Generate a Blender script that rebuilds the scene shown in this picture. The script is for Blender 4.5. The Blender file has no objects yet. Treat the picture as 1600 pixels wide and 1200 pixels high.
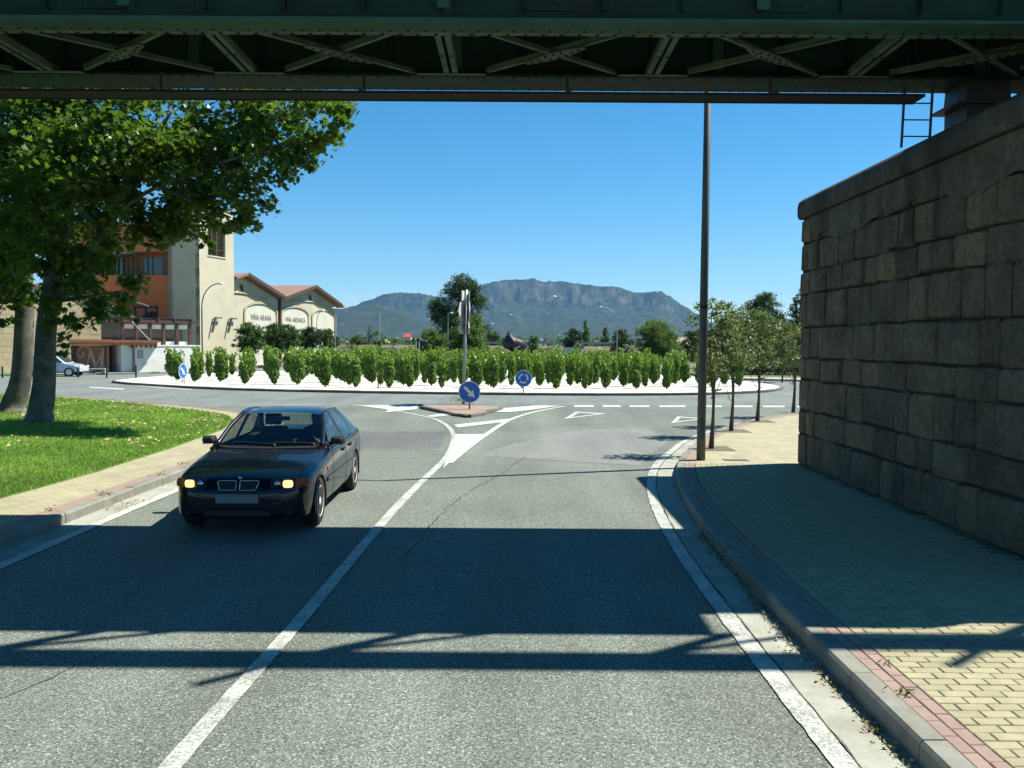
import bpy, bmesh, math, random
import numpy as np
from mathutils import Vector, Matrix

S = bpy.context.scene
C = S.collection
R = math.radians

# ------------------------------------------------------------------ camera
EYE = Vector((0.0, 0.0, 2.4))
FPX = 1331.0
PITCH = math.atan(64.0 / FPX)
ROLL = R(0.35)
CAM_ROT = Matrix.Rotation(math.pi / 2 - PITCH, 3, 'X') @ Matrix.Rotation(ROLL, 3, 'Z')
cd = bpy.data.cameras.new('camera')
cd.sensor_width = 36.0
cd.lens = 36.0 * FPX / 1600.0
cd.clip_start = 0.1
cd.clip_end = 40000.0
cam = bpy.data.objects.new('camera', cd)
C.objects.link(cam)
cam.matrix_world = Matrix.Translation(EYE) @ CAM_ROT.to_4x4()
S.camera = cam

# ------------------------------------------------------------------ light
SUN_EL, SUN_AZ = R(57.0), R(17.0)          # azimuth measured from +X towards +Y
SUN_DIR = Vector((math.cos(SUN_EL) * math.cos(SUN_AZ), math.cos(SUN_EL) * math.sin(SUN_AZ), math.sin(SUN_EL)))
sl = bpy.data.lights.new('sun', 'SUN')
sl.energy = 5.0
sl.angle = R(0.53)
sl.color = (1.0, 0.955, 0.86)
sun = bpy.data.objects.new('sun', sl)
C.objects.link(sun)
sun.rotation_euler = SUN_DIR.to_track_quat('Z', 'Y').to_euler()

W = bpy.data.worlds.new('World')
S.world = W
W.use_nodes = True
nt = W.node_tree
for n in list(nt.nodes):
    nt.nodes.remove(n)
sky = nt.nodes.new('ShaderNodeTexSky')
sky.sky_type = 'NISHITA'
sky.sun_disc = False
sky.sun_elevation = SUN_EL
sky.sun_rotation = math.atan2(SUN_DIR.x, SUN_DIR.y)
sky.altitude = 450
sky.air_density = 1.0
sky.dust_density = 0.0
sky.ozone_density = 6.0
hs = nt.nodes.new('ShaderNodeHueSaturation')
hs.inputs['Saturation'].default_value = 1.27
hs.inputs['Hue'].default_value = 0.489
bg = nt.nodes.new('ShaderNodeBackground')
bg.inputs['Strength'].default_value = 0.069
wo = nt.nodes.new('ShaderNodeOutputWorld')
nt.links.new(sky.outputs[0], hs.inputs['Color'])
nt.links.new(hs.outputs[0], bg.inputs['Color'])
nt.links.new(bg.outputs[0], wo.inputs['Surface'])

S.view_settings.view_transform = 'Standard'
S.view_settings.look = 'None'
S.view_settings.exposure = 1.05
S.view_settings.gamma = 1.0
S.view_settings.use_curve_mapping = False
S.render.engine = 'CYCLES'
S.cycles.max_bounces = 8
S.cycles.transparent_max_bounces = 12
S.cycles.caustics_reflective = False
S.cycles.caustics_refractive = False
S.cycles.sample_clamp_indirect = 6.0

# ------------------------------------------------------------------ geometry helpers
def ray(px, py):
    return CAM_ROT @ Vector(((px - 800.0) / FPX, (600.0 - py) / FPX, -1.0))

def G(px, py, z=0.0):
    """the point of the level z that the line of sight (px, py) of the survey meets"""
    d = ray(px, py)
    return EYE + d * ((z - EYE.z) / d.z)

def P(px, py, Y):
    d = ray(px, py)
    return EYE + d * (Y / d.y)

def project(p):
    q = CAM_ROT.transposed() @ (Vector(p) - EYE)
    if q.z > -0.05:
        return None
    return 800 + FPX * q.x / -q.z, 600 - FPX * q.y / -q.z

def lerp(a, b, t):
    return a + (b - a) * t

ORG = {}

def tag(o, label=None, cat=None, group=None, kind=None):
    if label: o['label'] = label
    if cat: o['category'] = cat
    if group: o['group'] = group
    if kind: o['kind'] = kind
    return o

def thing(name, label, cat, loc=(0, 0, 0), group=None, kind=None):
    o = bpy.data.objects.new(name, None)
    o.empty_display_size = 0.2
    C.objects.link(o)
    o.location = loc
    ORG[o.name] = Vector(loc)
    return tag(o, label, cat, group, kind)

def link_mesh(name, me, parent=None, org=None):
    o = bpy.data.objects.new(name, me)
    C.objects.link(o)
    if parent is not None:
        o.parent = parent
    ORG[o.name] = org if org is not None else (ORG[parent.name].copy() if parent is not None else Vector((0, 0, 0)))
    return o

class MB:
    """collects faces; build() links them as one mesh object (vertices are given in world space)"""
    def __init__(s):
        s.v = []; s.f = []; s.m = []; s.cur = 0
    def add(s, vs, fs):
        b = len(s.v)
        s.v.extend([tuple(p) for p in vs])
        for f in fs:
            s.f.append(tuple(b + i for i in f)); s.m.append(s.cur)
        return s
    def quad(s, a, b, c, d):
        return s.add([a, b, c, d], [(0, 1, 2, 3)])
    def poly(s, pts):
        return s.add(pts, [tuple(range(len(pts)))])
    def box(s, x0, x1, y0, y1, z0, z1):
        vs = [(x0, y0, z0), (x1, y0, z0), (x1, y1, z0), (x0, y1, z0), (x0, y0, z1), (x1, y0, z1), (x1, y1, z1), (x0, y1, z1)]
        return s.add(vs, [(3, 2, 1, 0), (4, 5, 6, 7), (0, 1, 5, 4), (1, 2, 6, 5), (2, 3, 7, 6), (3, 0, 4, 7)])
    def cbox(s, c, h, M=None):
        vs = []
        for k in ((-1, -1, -1), (1, -1, -1), (1, 1, -1), (-1, 1, -1), (-1, -1, 1), (1, -1, 1), (1, 1, 1), (-1, 1, 1)):
            p = Vector((k[0] * h[0], k[1] * h[1], k[2] * h[2]))
            if M is not None: p = M @ p
            vs.append(p + Vector(c))
        return s.add(vs, [(3, 2, 1, 0), (4, 5, 6, 7), (0, 1, 5, 4), (1, 2, 6, 5), (2, 3, 7, 6), (3, 0, 4, 7)])
    def beam(s, a, b, w, h, up=(0, 0, 1)):
        """a bar of rectangular section from a to b"""
        a = Vector(a); b = Vector(b)
        d = (b - a); L = d.length; d = d / L
        x = d.cross(Vector(up))
        if x.length < 1e-4: x = d.cross(Vector((1, 0, 0)))
        x.normalize(); y = x.cross(d)
        M = Matrix((x, d, y)).transposed()
        return s.cbox((a + b) / 2, (w / 2, L / 2, h / 2), M)
    def tube(s, pts, rad, n=8, cap=True):
        pts = [Vector(p) for p in pts]
        rs = rad if isinstance(rad, (list, tuple)) else [rad] * len(pts)
        rings = []
        prev = None
        for i, p in enumerate(pts):
            if i == 0: t = pts[1] - p
            elif i == len(pts) - 1: t = p - pts[-2]
            else: t = pts[i + 1] - pts[i - 1]
            t = t.normalized()
            if prev is None:
                a = t.cross(Vector((0, 0, 1)))
                if a.length < 0.05: a = t.cross(Vector((1, 0, 0)))
            else:
                a = prev - t * prev.dot(t)
            a.normalize(); prev = a
            b = t.cross(a)
            rings.append([p + (a * math.cos(2 * math.pi * k / n) + b * math.sin(2 * math.pi * k / n)) * rs[i] for k in range(n)])
        vs = [q for r in rings for q in r]
        fs = []
        for i in range(len(pts) - 1):
            for k in range(n):
                k2 = (k + 1) % n
                fs.append((i * n + k, i * n + k2, (i + 1) * n + k2, (i + 1) * n + k))
        if cap:
            fs.append(tuple(range(n - 1, -1, -1)))
            fs.append(tuple((len(pts) - 1) * n + k for k in range(n)))
        return s.add(vs, fs)
    def prism(s, poly, off):
        """closed prism: polygon (3-D points) swept by the vector off"""
        n = len(poly); off = Vector(off)
        vs = [Vector(p) for p in poly] + [Vector(p) + off for p in poly]
        fs = [tuple(range(n - 1, -1, -1)), tuple(range(n, 2 * n))]
        fs += [(i, (i + 1) % n, n + (i + 1) % n, n + i) for i in range(n)]
        return s.add(vs, fs)
    def lathe(s, prof, c, n=16, axis='Z'):
        c = Vector(c); vs = []
        for r, h in prof:
            for k in range(n):
                a = 2 * math.pi * k / n
                if axis == 'Z': p = Vector((r * math.cos(a), r * math.sin(a), h))
                elif axis == 'X': p = Vector((h, r * math.cos(a), r * math.sin(a)))
                else: p = Vector((r * math.sin(a), h, r * math.cos(a)))
                vs.append(c + p)
        fs = []
        for i in range(len(prof) - 1):
            for k in range(n):
                k2 = (k + 1) % n
                fs.append((i * n + k, i * n + k2, (i + 1) * n + k2, (i + 1) * n + k))
        fs.append(tuple(range(n - 1, -1, -1)))
        fs.append(tuple((len(prof) - 1) * n + k for k in range(n)))
        return s.add(vs, fs)
    def mesh(s, name, mats, off=Vector((0, 0, 0)), smooth=False, fix=True):
        me = bpy.data.meshes.new(name)
        me.from_pydata([(p[0] - off[0], p[1] - off[1], p[2] - off[2]) for p in s.v], [], s.f)
        if not isinstance(mats, (list, tuple)): mats = [mats]
        for m in mats: me.materials.append(m)
        if len(mats) > 1: me.polygons.foreach_set('material_index', s.m)
        if smooth: me.polygons.foreach_set('use_smooth', [True] * len(s.f))
        if fix:
            bm = bmesh.new(); bm.from_mesh(me)
            bmesh.ops.recalc_face_normals(bm, faces=bm.faces)
            bm.to_mesh(me); bm.free()
        me.update()
        return me
    def build(s, name, mats, parent=None, smooth=False, fix=True):
        off = ORG[parent.name] if parent is not None else Vector((0, 0, 0))
        return link_mesh(name, s.mesh(name, mats, off, smooth, fix), parent)

def bevel(o, w=0.01, seg=2, angle=40):
    m = o.modifiers.new('bevel', 'BEVEL'); m.width = w; m.segments = seg
    m.limit_method = 'ANGLE'; m.angle_limit = R(angle)
    return o

def np_mesh(name, co, faces_per, nv_per, mats, attrs=None):
    """mesh of many equal polygons: co (n*k,3), consecutive runs of nv_per vertices make one face"""
    n = len(co) // nv_per
    me = bpy.data.meshes.new(name)
    me.vertices.add(len(co))
    me.vertices.foreach_set('co', np.asarray(co, np.float32).ravel())
    me.loops.add(n * nv_per)
    me.loops.foreach_set('vertex_index', np.arange(n * nv_per, dtype=np.int32))
    me.polygons.add(n)
    me.polygons.foreach_set('loop_start', np.arange(0, n * nv_per, nv_per, dtype=np.int32))
    me.polygons.foreach_set('loop_total', np.full(n, nv_per, np.int32))
    if not isinstance(mats, (list, tuple)): mats = [mats]
    for m in mats: me.materials.append(m)
    for k, a in (attrs or {}).items():
        at = me.attributes.new(k, 'FLOAT', 'FACE')
        at.data.foreach_set('value', np.asarray(a, np.float32))
    me.update(calc_edges=True)
    return me

def copy_tree(o, parent=None):
    c = o.copy(); C.objects.link(c)
    c.parent = parent
    ORG[c.name] = ORG.get(o.name, Vector((0, 0, 0))).copy()
    for ch in list(o.children):
        copy_tree(ch, c)
    return c

def smooth_path(pts, per=6, closed=False):
    pts = [Vector(p) for p in pts]; n = len(pts); out = []
    rng = range(n) if closed else range(n - 1)
    for i in rng:
        if closed: p0, p1, p2, p3 = (pts[(i + k) % n] for k in (-1, 0, 1, 2))
        else: p0, p1, p2, p3 = pts[max(i - 1, 0)], pts[i], pts[i + 1], pts[min(i + 2, n - 1)]
        for k in range(per):
            t = k / per
            out.append(0.5 * ((2 * p1) + (p2 - p0) * t + (2 * p0 - 5 * p1 + 4 * p2 - p3) * t * t + (3 * p1 - p0 - 3 * p2 + p3) * t ** 3))
    if not closed: out.append(pts[-1])
    return out

def resample(pts, step, closed=False):
    pts = [Vector(p) for p in pts]
    if closed: pts = pts + [pts[0]]
    L = [0]
    for a, b in zip(pts, pts[1:]): L.append(L[-1] + (b - a).length)
    n = max(1, round(L[-1] / step)); out = []; j = 0
    for i in range(n + (0 if closed else 1)):
        t = L[-1] * i / n
        while j < len(L) - 2 and L[j + 1] < t: j += 1
        out.append(pts[j].lerp(pts[j + 1], (t - L[j]) / max(1e-9, L[j + 1] - L[j])))
    return out

def side_normals(pts, closed=False):
    """unit normals to the left of the direction of travel (level)"""
    n = len(pts); out = []
    for i in range(n):
        a = pts[(i - 1) % n] if closed or i > 0 else pts[i]
        b = pts[(i + 1) % n] if closed or i < n - 1 else pts[i]
        t = (b - a); t.z = 0; t.normalize()
        out.append(Vector((-t.y, t.x, 0)))
    return out

def strip(mb, pts, o0, o1, z):
    ns = side_normals(pts)
    for i in range(len(pts) - 1):
        a, b, na, nb = pts[i], pts[i + 1], ns[i], ns[i + 1]
        q = [a + na * o0, b + nb * o0, b + nb * o1, a + na * o1]
        mb.quad(*[(p.x, p.y, z) for p in q])

def sheet(name, poly, z0, z1, m, kind='structure', parent=None):
    mb = MB()
    mb.prism([(p[0], p[1], z0) for p in poly], (0, 0, z1 - z0))
    o = mb.build(name, m, parent)
    if kind: o['kind'] = kind
    return o

def flat(name, poly, z, m, parent=None, kind='structure'):
    mb = MB(); mb.poly([(p[0], p[1], z) for p in poly])
    o = mb.build(name, m, parent, fix=False)
    if kind: o['kind'] = kind
    return o
# ------------------------------------------------------------------ materials
def new_mat(name):
    m = bpy.data.materials.new(name); m.use_nodes = True
    nt = m.node_tree
    b = nt.nodes['Principled BSDF']
    return m, nt, b, nt.links.new

def node(nt, t, **kw):
    n = nt.nodes.new(t)
    for k, v in kw.items():
        if k.startswith('i_'):
            n.inputs[k[2:]].default_value = v
        else:
            setattr(n, k, v)
    return n

def ramp(nt, fac, stops, link):
    r = nt.nodes.new('ShaderNodeValToRGB')
    e = r.color_ramp.elements
    while len(e) < len(stops): e.new(0.5)
    for k, (p, c) in enumerate(stops):
        e[k].position = p
        e[k].color = (c[0], c[1], c[2], 1) if not isinstance(c, (int, float)) else (c, c, c, 1)
    link(fac, r.inputs[0])
    return r.outputs[0]

def mixc(nt, link, fac, a, b, mode='MIX'):
    n = nt.nodes.new('ShaderNodeMix'); n.data_type = 'RGBA'; n.blend_type = mode
    for sock, v in ((n.inputs[0], fac), (n.inputs[6], a), (n.inputs[7], b)):
        if hasattr(v, 'links'): link(v, sock)
        elif isinstance(v, (int, float)): sock.default_value = v
        else: sock.default_value = (v[0], v[1], v[2], 1)
    return n.outputs[2]

def noise(nt, link, vec, scale, detail=4, rough=0.6, out=0):
    n = node(nt, 'ShaderNodeTexNoise'); n.inputs['Scale'].default_value = scale
    n.inputs['Detail'].default_value = detail; n.inputs['Roughness'].default_value = rough
    link(vec, n.inputs['Vector'])
    return n.outputs[out]

def coords(nt, world=True):
    if world: return nt.nodes.new('ShaderNodeNewGeometry').outputs['Position']
    return nt.nodes.new('ShaderNodeTexCoord').outputs['Object']

def bump(nt, link, b, h, dist=0.01, strength=0.6):
    n = nt.nodes.new('ShaderNodeBump'); n.inputs['Distance'].default_value = dist
    n.inputs['Strength'].default_value = strength
    link(h, n.inputs['Height']); link(n.outputs[0], b.inputs['Normal'])

def M(name, col, rough=0.7, var=0.25, scale=6.0, bmp=0.0, spec=0.35, metal=0.0, fine=0.0, rnd=0.0, world=True, dirt=None, dscale=1.5):
    """plain surface: base colour broken by two scales of noise, optional dirt patches, relief and per-object variation"""
    m, nt, b, L = new_mat(name)
    v = coords(nt, world)
    f = noise(nt, L, v, scale, 5)
    lo = [c * (1 - var) for c in col]; hi = [min(1, c * (1 + var)) for c in col]
    c = ramp(nt, f, [(0.28, lo), (0.72, hi)], L)
    if fine:
        f2 = noise(nt, L, v, scale * 14, 3)
        c = mixc(nt, L, 1.0, c, ramp(nt, f2, [(0.3, 1 - fine), (0.7, 1 + 0 * fine)], L), 'MULTIPLY')
    if dirt is not None:
        f3 = noise(nt, L, v, dscale, 6, 0.65)
        c = mixc(nt, L, ramp(nt, f3, [(0.46, 0), (0.66, 0.85)], L), c, dirt)
    if rnd:
        oi = nt.nodes.new('ShaderNodeObjectInfo')
        c = mixc(nt, L, 1.0, c, ramp(nt, oi.outputs['Random'], [(0, 1 - rnd), (1, 1.0)], L), 'MULTIPLY')
    L(c, b.inputs['Base Color'])
    b.inputs['Roughness'].default_value = rough
    b.inputs['Specular IOR Level'].default_value = spec
    b.inputs['Metallic'].default_value = metal
    if bmp: bump(nt, L, b, noise(nt, L, v, scale * 6, 5), bmp, 0.7)
    return m

# asphalt: pale aggregate in dark binder
def asphalt(name, base, lo, hi, gs=95.0, tracks=False):
    m, nt, b, L = new_mat(name)
    v = coords(nt)
    vo = node(nt, 'ShaderNodeTexVoronoi'); vo.inputs['Scale'].default_value = gs
    L(v, vo.inputs['Vector'])
    sp = nt.nodes.new('ShaderNodeSeparateColor'); L(vo.outputs['Color'], sp.inputs[0])
    g = ramp(nt, sp.outputs[0], [(0.0, lo), (0.45, base), (0.8, base), (1.0, hi)], L)
    n1 = noise(nt, L, v, gs * 0.55, 4)
    g = mixc(nt, L, 1.0, g, ramp(nt, n1, [(0.3, 0.50), (0.66, 1.27)], L), 'MULTIPLY')
    big = noise(nt, L, v, 0.35, 6, 0.6)
    g = mixc(nt, L, 1.0, g, ramp(nt, big, [(0.3, 0.84), (0.7, 1.12)], L), 'MULTIPLY')
    st = node(nt, 'ShaderNodeMapping'); st.inputs['Scale'].default_value = (1.3, 0.12, 1)
    L(v, st.inputs['Vector'])
    tr = noise(nt, L, st.outputs[0], 1.0, 4)
    g = mixc(nt, L, 1.0, g, ramp(nt, tr, [(0.35, 0.88), (0.65, 1.08)], L), 'MULTIPLY')
    if tracks:      # polished wheel paths and an oily strip between them, broken by noise
        sx = nt.nodes.new('ShaderNodeSeparateXYZ'); L(v, sx.inputs[0])
        wob = noise(nt, L, v, 0.25, 3)
        ad = nt.nodes.new('ShaderNodeMath'); ad.operation = 'MULTIPLY_ADD'; L(wob, ad.inputs[0]); ad.inputs[1].default_value = 0.7; L(sx.outputs['X'], ad.inputs[2])
        mr = nt.nodes.new('ShaderNodeMapRange'); L(ad.outputs[0], mr.inputs[0]); mr.inputs[1].default_value = -5.65; mr.inputs[2].default_value = 2.35
        f = lambda x: (x + 6.0) / 8.0
        tr2 = ramp(nt, mr.outputs[0], [(0.0, 0.93), (f(-4.5), 1.07), (f(-3.65), 0.90), (f(-2.8), 1.06), (f(-1.8), 0.95), (f(-0.8), 1.08), (f(0.05), 0.90), (f(0.9), 1.06), (1.0, 0.95)], L)
        g = mixc(nt, L, 1.0, g, tr2, 'MULTIPLY')
        st2 = noise(nt, L, v, 0.9, 7, 0.72)
        g = mixc(nt, L, ramp(nt, st2, [(0.64, 0), (0.74, 0.45)], L), g, (0.05, 0.055, 0.05))
    L(g, b.inputs['Base Color'])
    b.inputs['Roughness'].default_value = 0.8
    b.inputs['Specular IOR Level'].default_value = 0.25
    bump(nt, L, b, n1, 0.006, 0.8)
    return m

MAT = {}
MAT['asphalt'] = asphalt('asphalt', (0.150, 0.172, 0.140), (0.055, 0.064, 0.055), (0.34, 0.365, 0.315), 95.0, True)
MAT['asphalt_pale'] = asphalt('asphalt_pale', (0.185, 0.195, 0.178), (0.09, 0.095, 0.09), (0.36, 0.36, 0.33))
MAT['asphalt_ring'] = asphalt('asphalt_ring', (0.165, 0.188, 0.172), (0.10, 0.112, 0.105), (0.26, 0.28, 0.26), 60)
MAT['asphalt_patch'] = asphalt('asphalt_patch', (0.115, 0.125, 0.115), (0.05, 0.055, 0.052), (0.28, 0.28, 0.27))

def road_paint(name, wear=0.5):
    m, nt, b, L = new_mat(name)
    v = coords(nt)
    f = noise(nt, L, v, 45, 5, 0.7)
    f2 = noise(nt, L, v, 3.0, 4, 0.6)
    k = nt.nodes.new('ShaderNodeMath'); k.operation = 'MULTIPLY_ADD'
    L(f2, k.inputs[0]); k.inputs[1].default_value = 0.5; L(f, k.inputs[2])
    fac = ramp(nt, k.outputs[0], [(0.60 + wear * 0.08, 0.0 + wear), (0.70 + wear * 0.12, 0.0)], L)
    c = mixc(nt, L, fac, (0.44, 0.455, 0.40), (0.18, 0.19, 0.165))
    L(c, b.inputs['Base Color'])
    b.inputs['Roughness'].default_value = 0.65
    bump(nt, L, b, f, 0.004, 0.6)
    return m
MAT['paint'] = road_paint('white_road_paint', 0.45)
MAT['paint_worn'] = road_paint('worn_road_paint', 0.9)

def brick_sheet(name, c1, c2, mortar, sc=(1, 1, 1), bw=0.2, rh=0.1):
    m, nt, b, L = new_mat(name)
    v = coords(nt)
    br = node(nt, 'ShaderNodeTexBrick')
    br.inputs['Color1'].default_value = (*c1, 1); br.inputs['Color2'].default_value = (*c2, 1)
    br.inputs['Mortar'].default_value = (*mortar, 1)
    br.inputs['Scale'].default_value = 1.0; br.inputs['Mortar Size'].default_value = 0.006
    br.inputs['Brick Width'].default_value = bw; br.inputs['Row Height'].default_value = rh
    L(v, br.inputs['Vector'])
    f = noise(nt, L, v, 2.2, 6, 0.65)
    c = mixc(nt, L, 1.0, br.outputs[0], ramp(nt, f, [(0.3, 0.78), (0.65, 1.08)], L), 'MULTIPLY')
    L(c, b.inputs['Base Color']); b.inputs['Roughness'].default_value = 0.85
    iv = nt.nodes.new('ShaderNodeInvert'); L(br.outputs['Fac'], iv.inputs['Color'])
    bump(nt, L, b, iv.outputs[0], 0.006, 0.6)
    return m
MAT['paver_sheet'] = brick_sheet('yellow_paver_sheet', (0.34, 0.315, 0.195), (0.30, 0.28, 0.17), (0.20, 0.18, 0.12))
MAT['paver_yellow'] = M('yellow_paver', (0.335, 0.31, 0.19), 0.85, 0.12, 9, 0.002, rnd=0.16, fine=0.15)
MAT['paver_pink'] = M('pink_paver', (0.30, 0.215, 0.175), 0.85, 0.12, 9, 0.002, rnd=0.16, fine=0.15)
MAT['sand_joint'] = M('sand_joint', (0.12, 0.105, 0.07), 0.95, 0.25, 12, 0.002)
MAT['kerb'] = M('kerb_concrete', (0.25, 0.25, 0.21), 0.85, 0.18, 5, 0.003, rnd=0.14, fine=0.25, dirt=(0.17, 0.165, 0.13), dscale=2.2)
MAT['kerb_dark'] = M('dark_kerb_stone', (0.16, 0.15, 0.125), 0.9, 0.25, 4, 0.004, rnd=0.3, fine=0.25)
MAT['gutter'] = M('gutter_concrete', (0.33, 0.34, 0.28), 0.85, 0.15, 4, 0.003, fine=0.2, dirt=(0.22, 0.22, 0.17), dscale=1.2)
MAT['white_gravel'] = M('white_gravel', (0.60, 0.615, 0.54), 0.95, 0.14, 18, 0.01, fine=0.35, dirt=(0.47, 0.46, 0.38), dscale=0.7)
MAT['forecourt'] = M('forecourt_tarmac', (0.20, 0.20, 0.175), 0.9, 0.15, 1.5, 0.004)
MAT['dirt'] = M('dry_earth', (0.12, 0.10, 0.065), 0.95, 0.3, 0.8, 0.01)
MAT['reddish_paving'] = M('reddish_paving', (0.25, 0.185, 0.145), 0.9, 0.25, 3, 0.003, dirt=(0.24, 0.2, 0.14))

def field_mat():
    m, nt, b, L = new_mat('field_ground')
    v = coords(nt)
    f = noise(nt, L, v, 0.012, 8, 0.6); f2 = noise(nt, L, v, 0.25, 5)
    c = ramp(nt, f, [(0.3, (0.06, 0.085, 0.03)), (0.5, (0.10, 0.115, 0.045)), (0.63, (0.17, 0.145, 0.08)), (0.75, (0.07, 0.095, 0.035))], L)
    c = mixc(nt, L, 1.0, c, ramp(nt, f2, [(0.3, 0.7), (0.7, 1.15)], L), 'MULTIPLY')
    L(c, b.inputs['Base Color']); b.inputs['Roughness'].default_value = 0.95
    return m
MAT['field'] = field_mat()

def lawn_mat():
    m, nt, b, L = new_mat('lawn_soil')
    v = coords(nt)
    f = noise(nt, L, v, 0.9, 6, 0.6); f2 = noise(nt, L, v, 22, 4)
    c = ramp(nt, f, [(0.3, (0.09, 0.155, 0.034)), (0.7, (0.15, 0.235, 0.055))], L)
    c = mixc(nt, L, 1.0, c, ramp(nt, f2, [(0.3, 0.55), (0.7, 1.2)], L), 'MULTIPLY')
    L(c, b.inputs['Base Color']); b.inputs['Roughness'].default_value = 0.95
    bump(nt, L, b, f2, 0.03, 0.8)
    return m
MAT['lawn'] = lawn_mat()

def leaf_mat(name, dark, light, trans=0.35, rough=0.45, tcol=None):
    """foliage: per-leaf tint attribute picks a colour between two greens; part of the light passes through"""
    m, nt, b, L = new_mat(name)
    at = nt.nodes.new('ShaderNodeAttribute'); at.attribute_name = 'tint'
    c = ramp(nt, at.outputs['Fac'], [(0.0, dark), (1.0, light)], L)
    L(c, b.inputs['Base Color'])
    b.inputs['Roughness'].default_value = rough
    b.inputs['Specular IOR Level'].default_value = 0.3
    tr = nt.nodes.new('ShaderNodeBsdfTranslucent')
    tc = mixc(nt, L, 1.0, c, tcol or (1.5, 1.7, 0.55), 'MULTIPLY')
    L(tc, tr.inputs['Color'])
    mx = nt.nodes.new('ShaderNodeMixShader'); mx.inputs[0].default_value = trans
    L(b.outputs[0], mx.inputs[1]); L(tr.outputs[0], mx.inputs[2])
    L(mx.outputs[0], nt.nodes['Material Output'].inputs['Surface'])
    return m
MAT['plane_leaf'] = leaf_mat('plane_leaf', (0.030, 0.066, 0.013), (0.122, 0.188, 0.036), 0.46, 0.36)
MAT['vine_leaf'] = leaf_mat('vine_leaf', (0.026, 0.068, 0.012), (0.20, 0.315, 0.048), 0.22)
MAT['dark_leaf'] = leaf_mat('dark_tree_leaf', (0.018, 0.042, 0.014), (0.048, 0.088, 0.028), 0.3)
MAT['mid_leaf'] = leaf_mat('mid_tree_leaf', (0.030, 0.065, 0.018), (0.075, 0.130, 0.035), 0.35)
MAT['light_leaf'] = leaf_mat('light_tree_leaf', (0.050, 0.095, 0.022), (0.115, 0.175, 0.042), 0.4)
MAT['olive_leaf'] = leaf_mat('olive_tree_leaf', (0.050, 0.075, 0.034), (0.165, 0.195, 0.100), 0.35)
MAT['grass_blade'] = leaf_mat('grass_blade', (0.15, 0.245, 0.06), (0.28, 0.40, 0.11), 0.5, 0.5)
MAT['dry_leaf'] = leaf_mat('dry_leaf', (0.16, 0.11, 0.05), (0.55, 0.47, 0.24), 0.2, 0.7, (1, 0.9, 0.6))
MAT['bark'] = M('plane_bark', (0.095, 0.09, 0.075), 0.9, 0.35, 2.2, 0.012, fine=0.25, dirt=(0.20, 0.19, 0.155), dscale=1.6)
MAT['bark_dark'] = M('dark_bark', (0.10, 0.075, 0.05), 0.9, 0.3, 5, 0.01)
MAT['stake'] = M('brown_stake_wood', (0.105, 0.075, 0.05), 0.85, 0.25, 7, 0.004)

# weathered masonry
def stone_mat(name, base, soot, rnd=0.3):
    m, nt, b, L = new_mat(name)
    v = coords(nt)
    f = noise(nt, L, v, 1.6, 7, 0.65); f2 = noise(nt, L, v, 11, 5, 0.6)
    c = ramp(nt, f, [(0.28, [x * 0.55 for x in base]), (0.5, base), (0.75, [min(1, x * 1.35) for x in base])], L)
    c = mixc(nt, L, 1.0, c, ramp(nt, f2, [(0.3, 0.62), (0.66, 1.12)], L), 'MULTIPLY')
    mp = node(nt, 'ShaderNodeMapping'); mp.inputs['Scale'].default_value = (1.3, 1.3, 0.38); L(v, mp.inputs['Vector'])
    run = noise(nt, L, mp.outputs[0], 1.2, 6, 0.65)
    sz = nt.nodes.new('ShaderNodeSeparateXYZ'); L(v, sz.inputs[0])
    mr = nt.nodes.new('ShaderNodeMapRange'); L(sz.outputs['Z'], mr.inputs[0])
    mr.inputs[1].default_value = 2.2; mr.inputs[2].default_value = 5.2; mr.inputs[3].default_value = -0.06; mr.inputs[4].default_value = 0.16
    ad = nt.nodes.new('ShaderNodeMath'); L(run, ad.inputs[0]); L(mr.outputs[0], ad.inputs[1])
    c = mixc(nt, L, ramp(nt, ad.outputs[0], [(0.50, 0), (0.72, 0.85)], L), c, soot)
    if rnd:
        oi = nt.nodes.new('ShaderNodeObjectInfo')
        c = mixc(nt, L, 1.0, c, ramp(nt, oi.outputs['Random'], [(0, (1 - rnd, 1 - rnd, 1 - rnd * 0.9)), (0.5, (0.9, 0.88, 0.84)), (1, (1.1, 1.03, 0.9))], L), 'MULTIPLY')
    L(c, b.inputs['Base Color']); b.inputs['Roughness'].default_value = 0.92; b.inputs['Specular IOR Level'].default_value = 0.2
    bump(nt, L, b, f2, 0.03, 0.9)
    return m
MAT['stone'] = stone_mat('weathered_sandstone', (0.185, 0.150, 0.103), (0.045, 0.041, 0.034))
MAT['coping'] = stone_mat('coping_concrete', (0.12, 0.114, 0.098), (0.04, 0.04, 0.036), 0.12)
MAT['mortar'] = M('dark_mortar', (0.055, 0.05, 0.042), 0.95, 0.3, 4, 0.01)
MAT['render'] = stone_mat('cement_render', (0.165, 0.145, 0.108), (0.045, 0.042, 0.036), 0.05)

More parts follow.
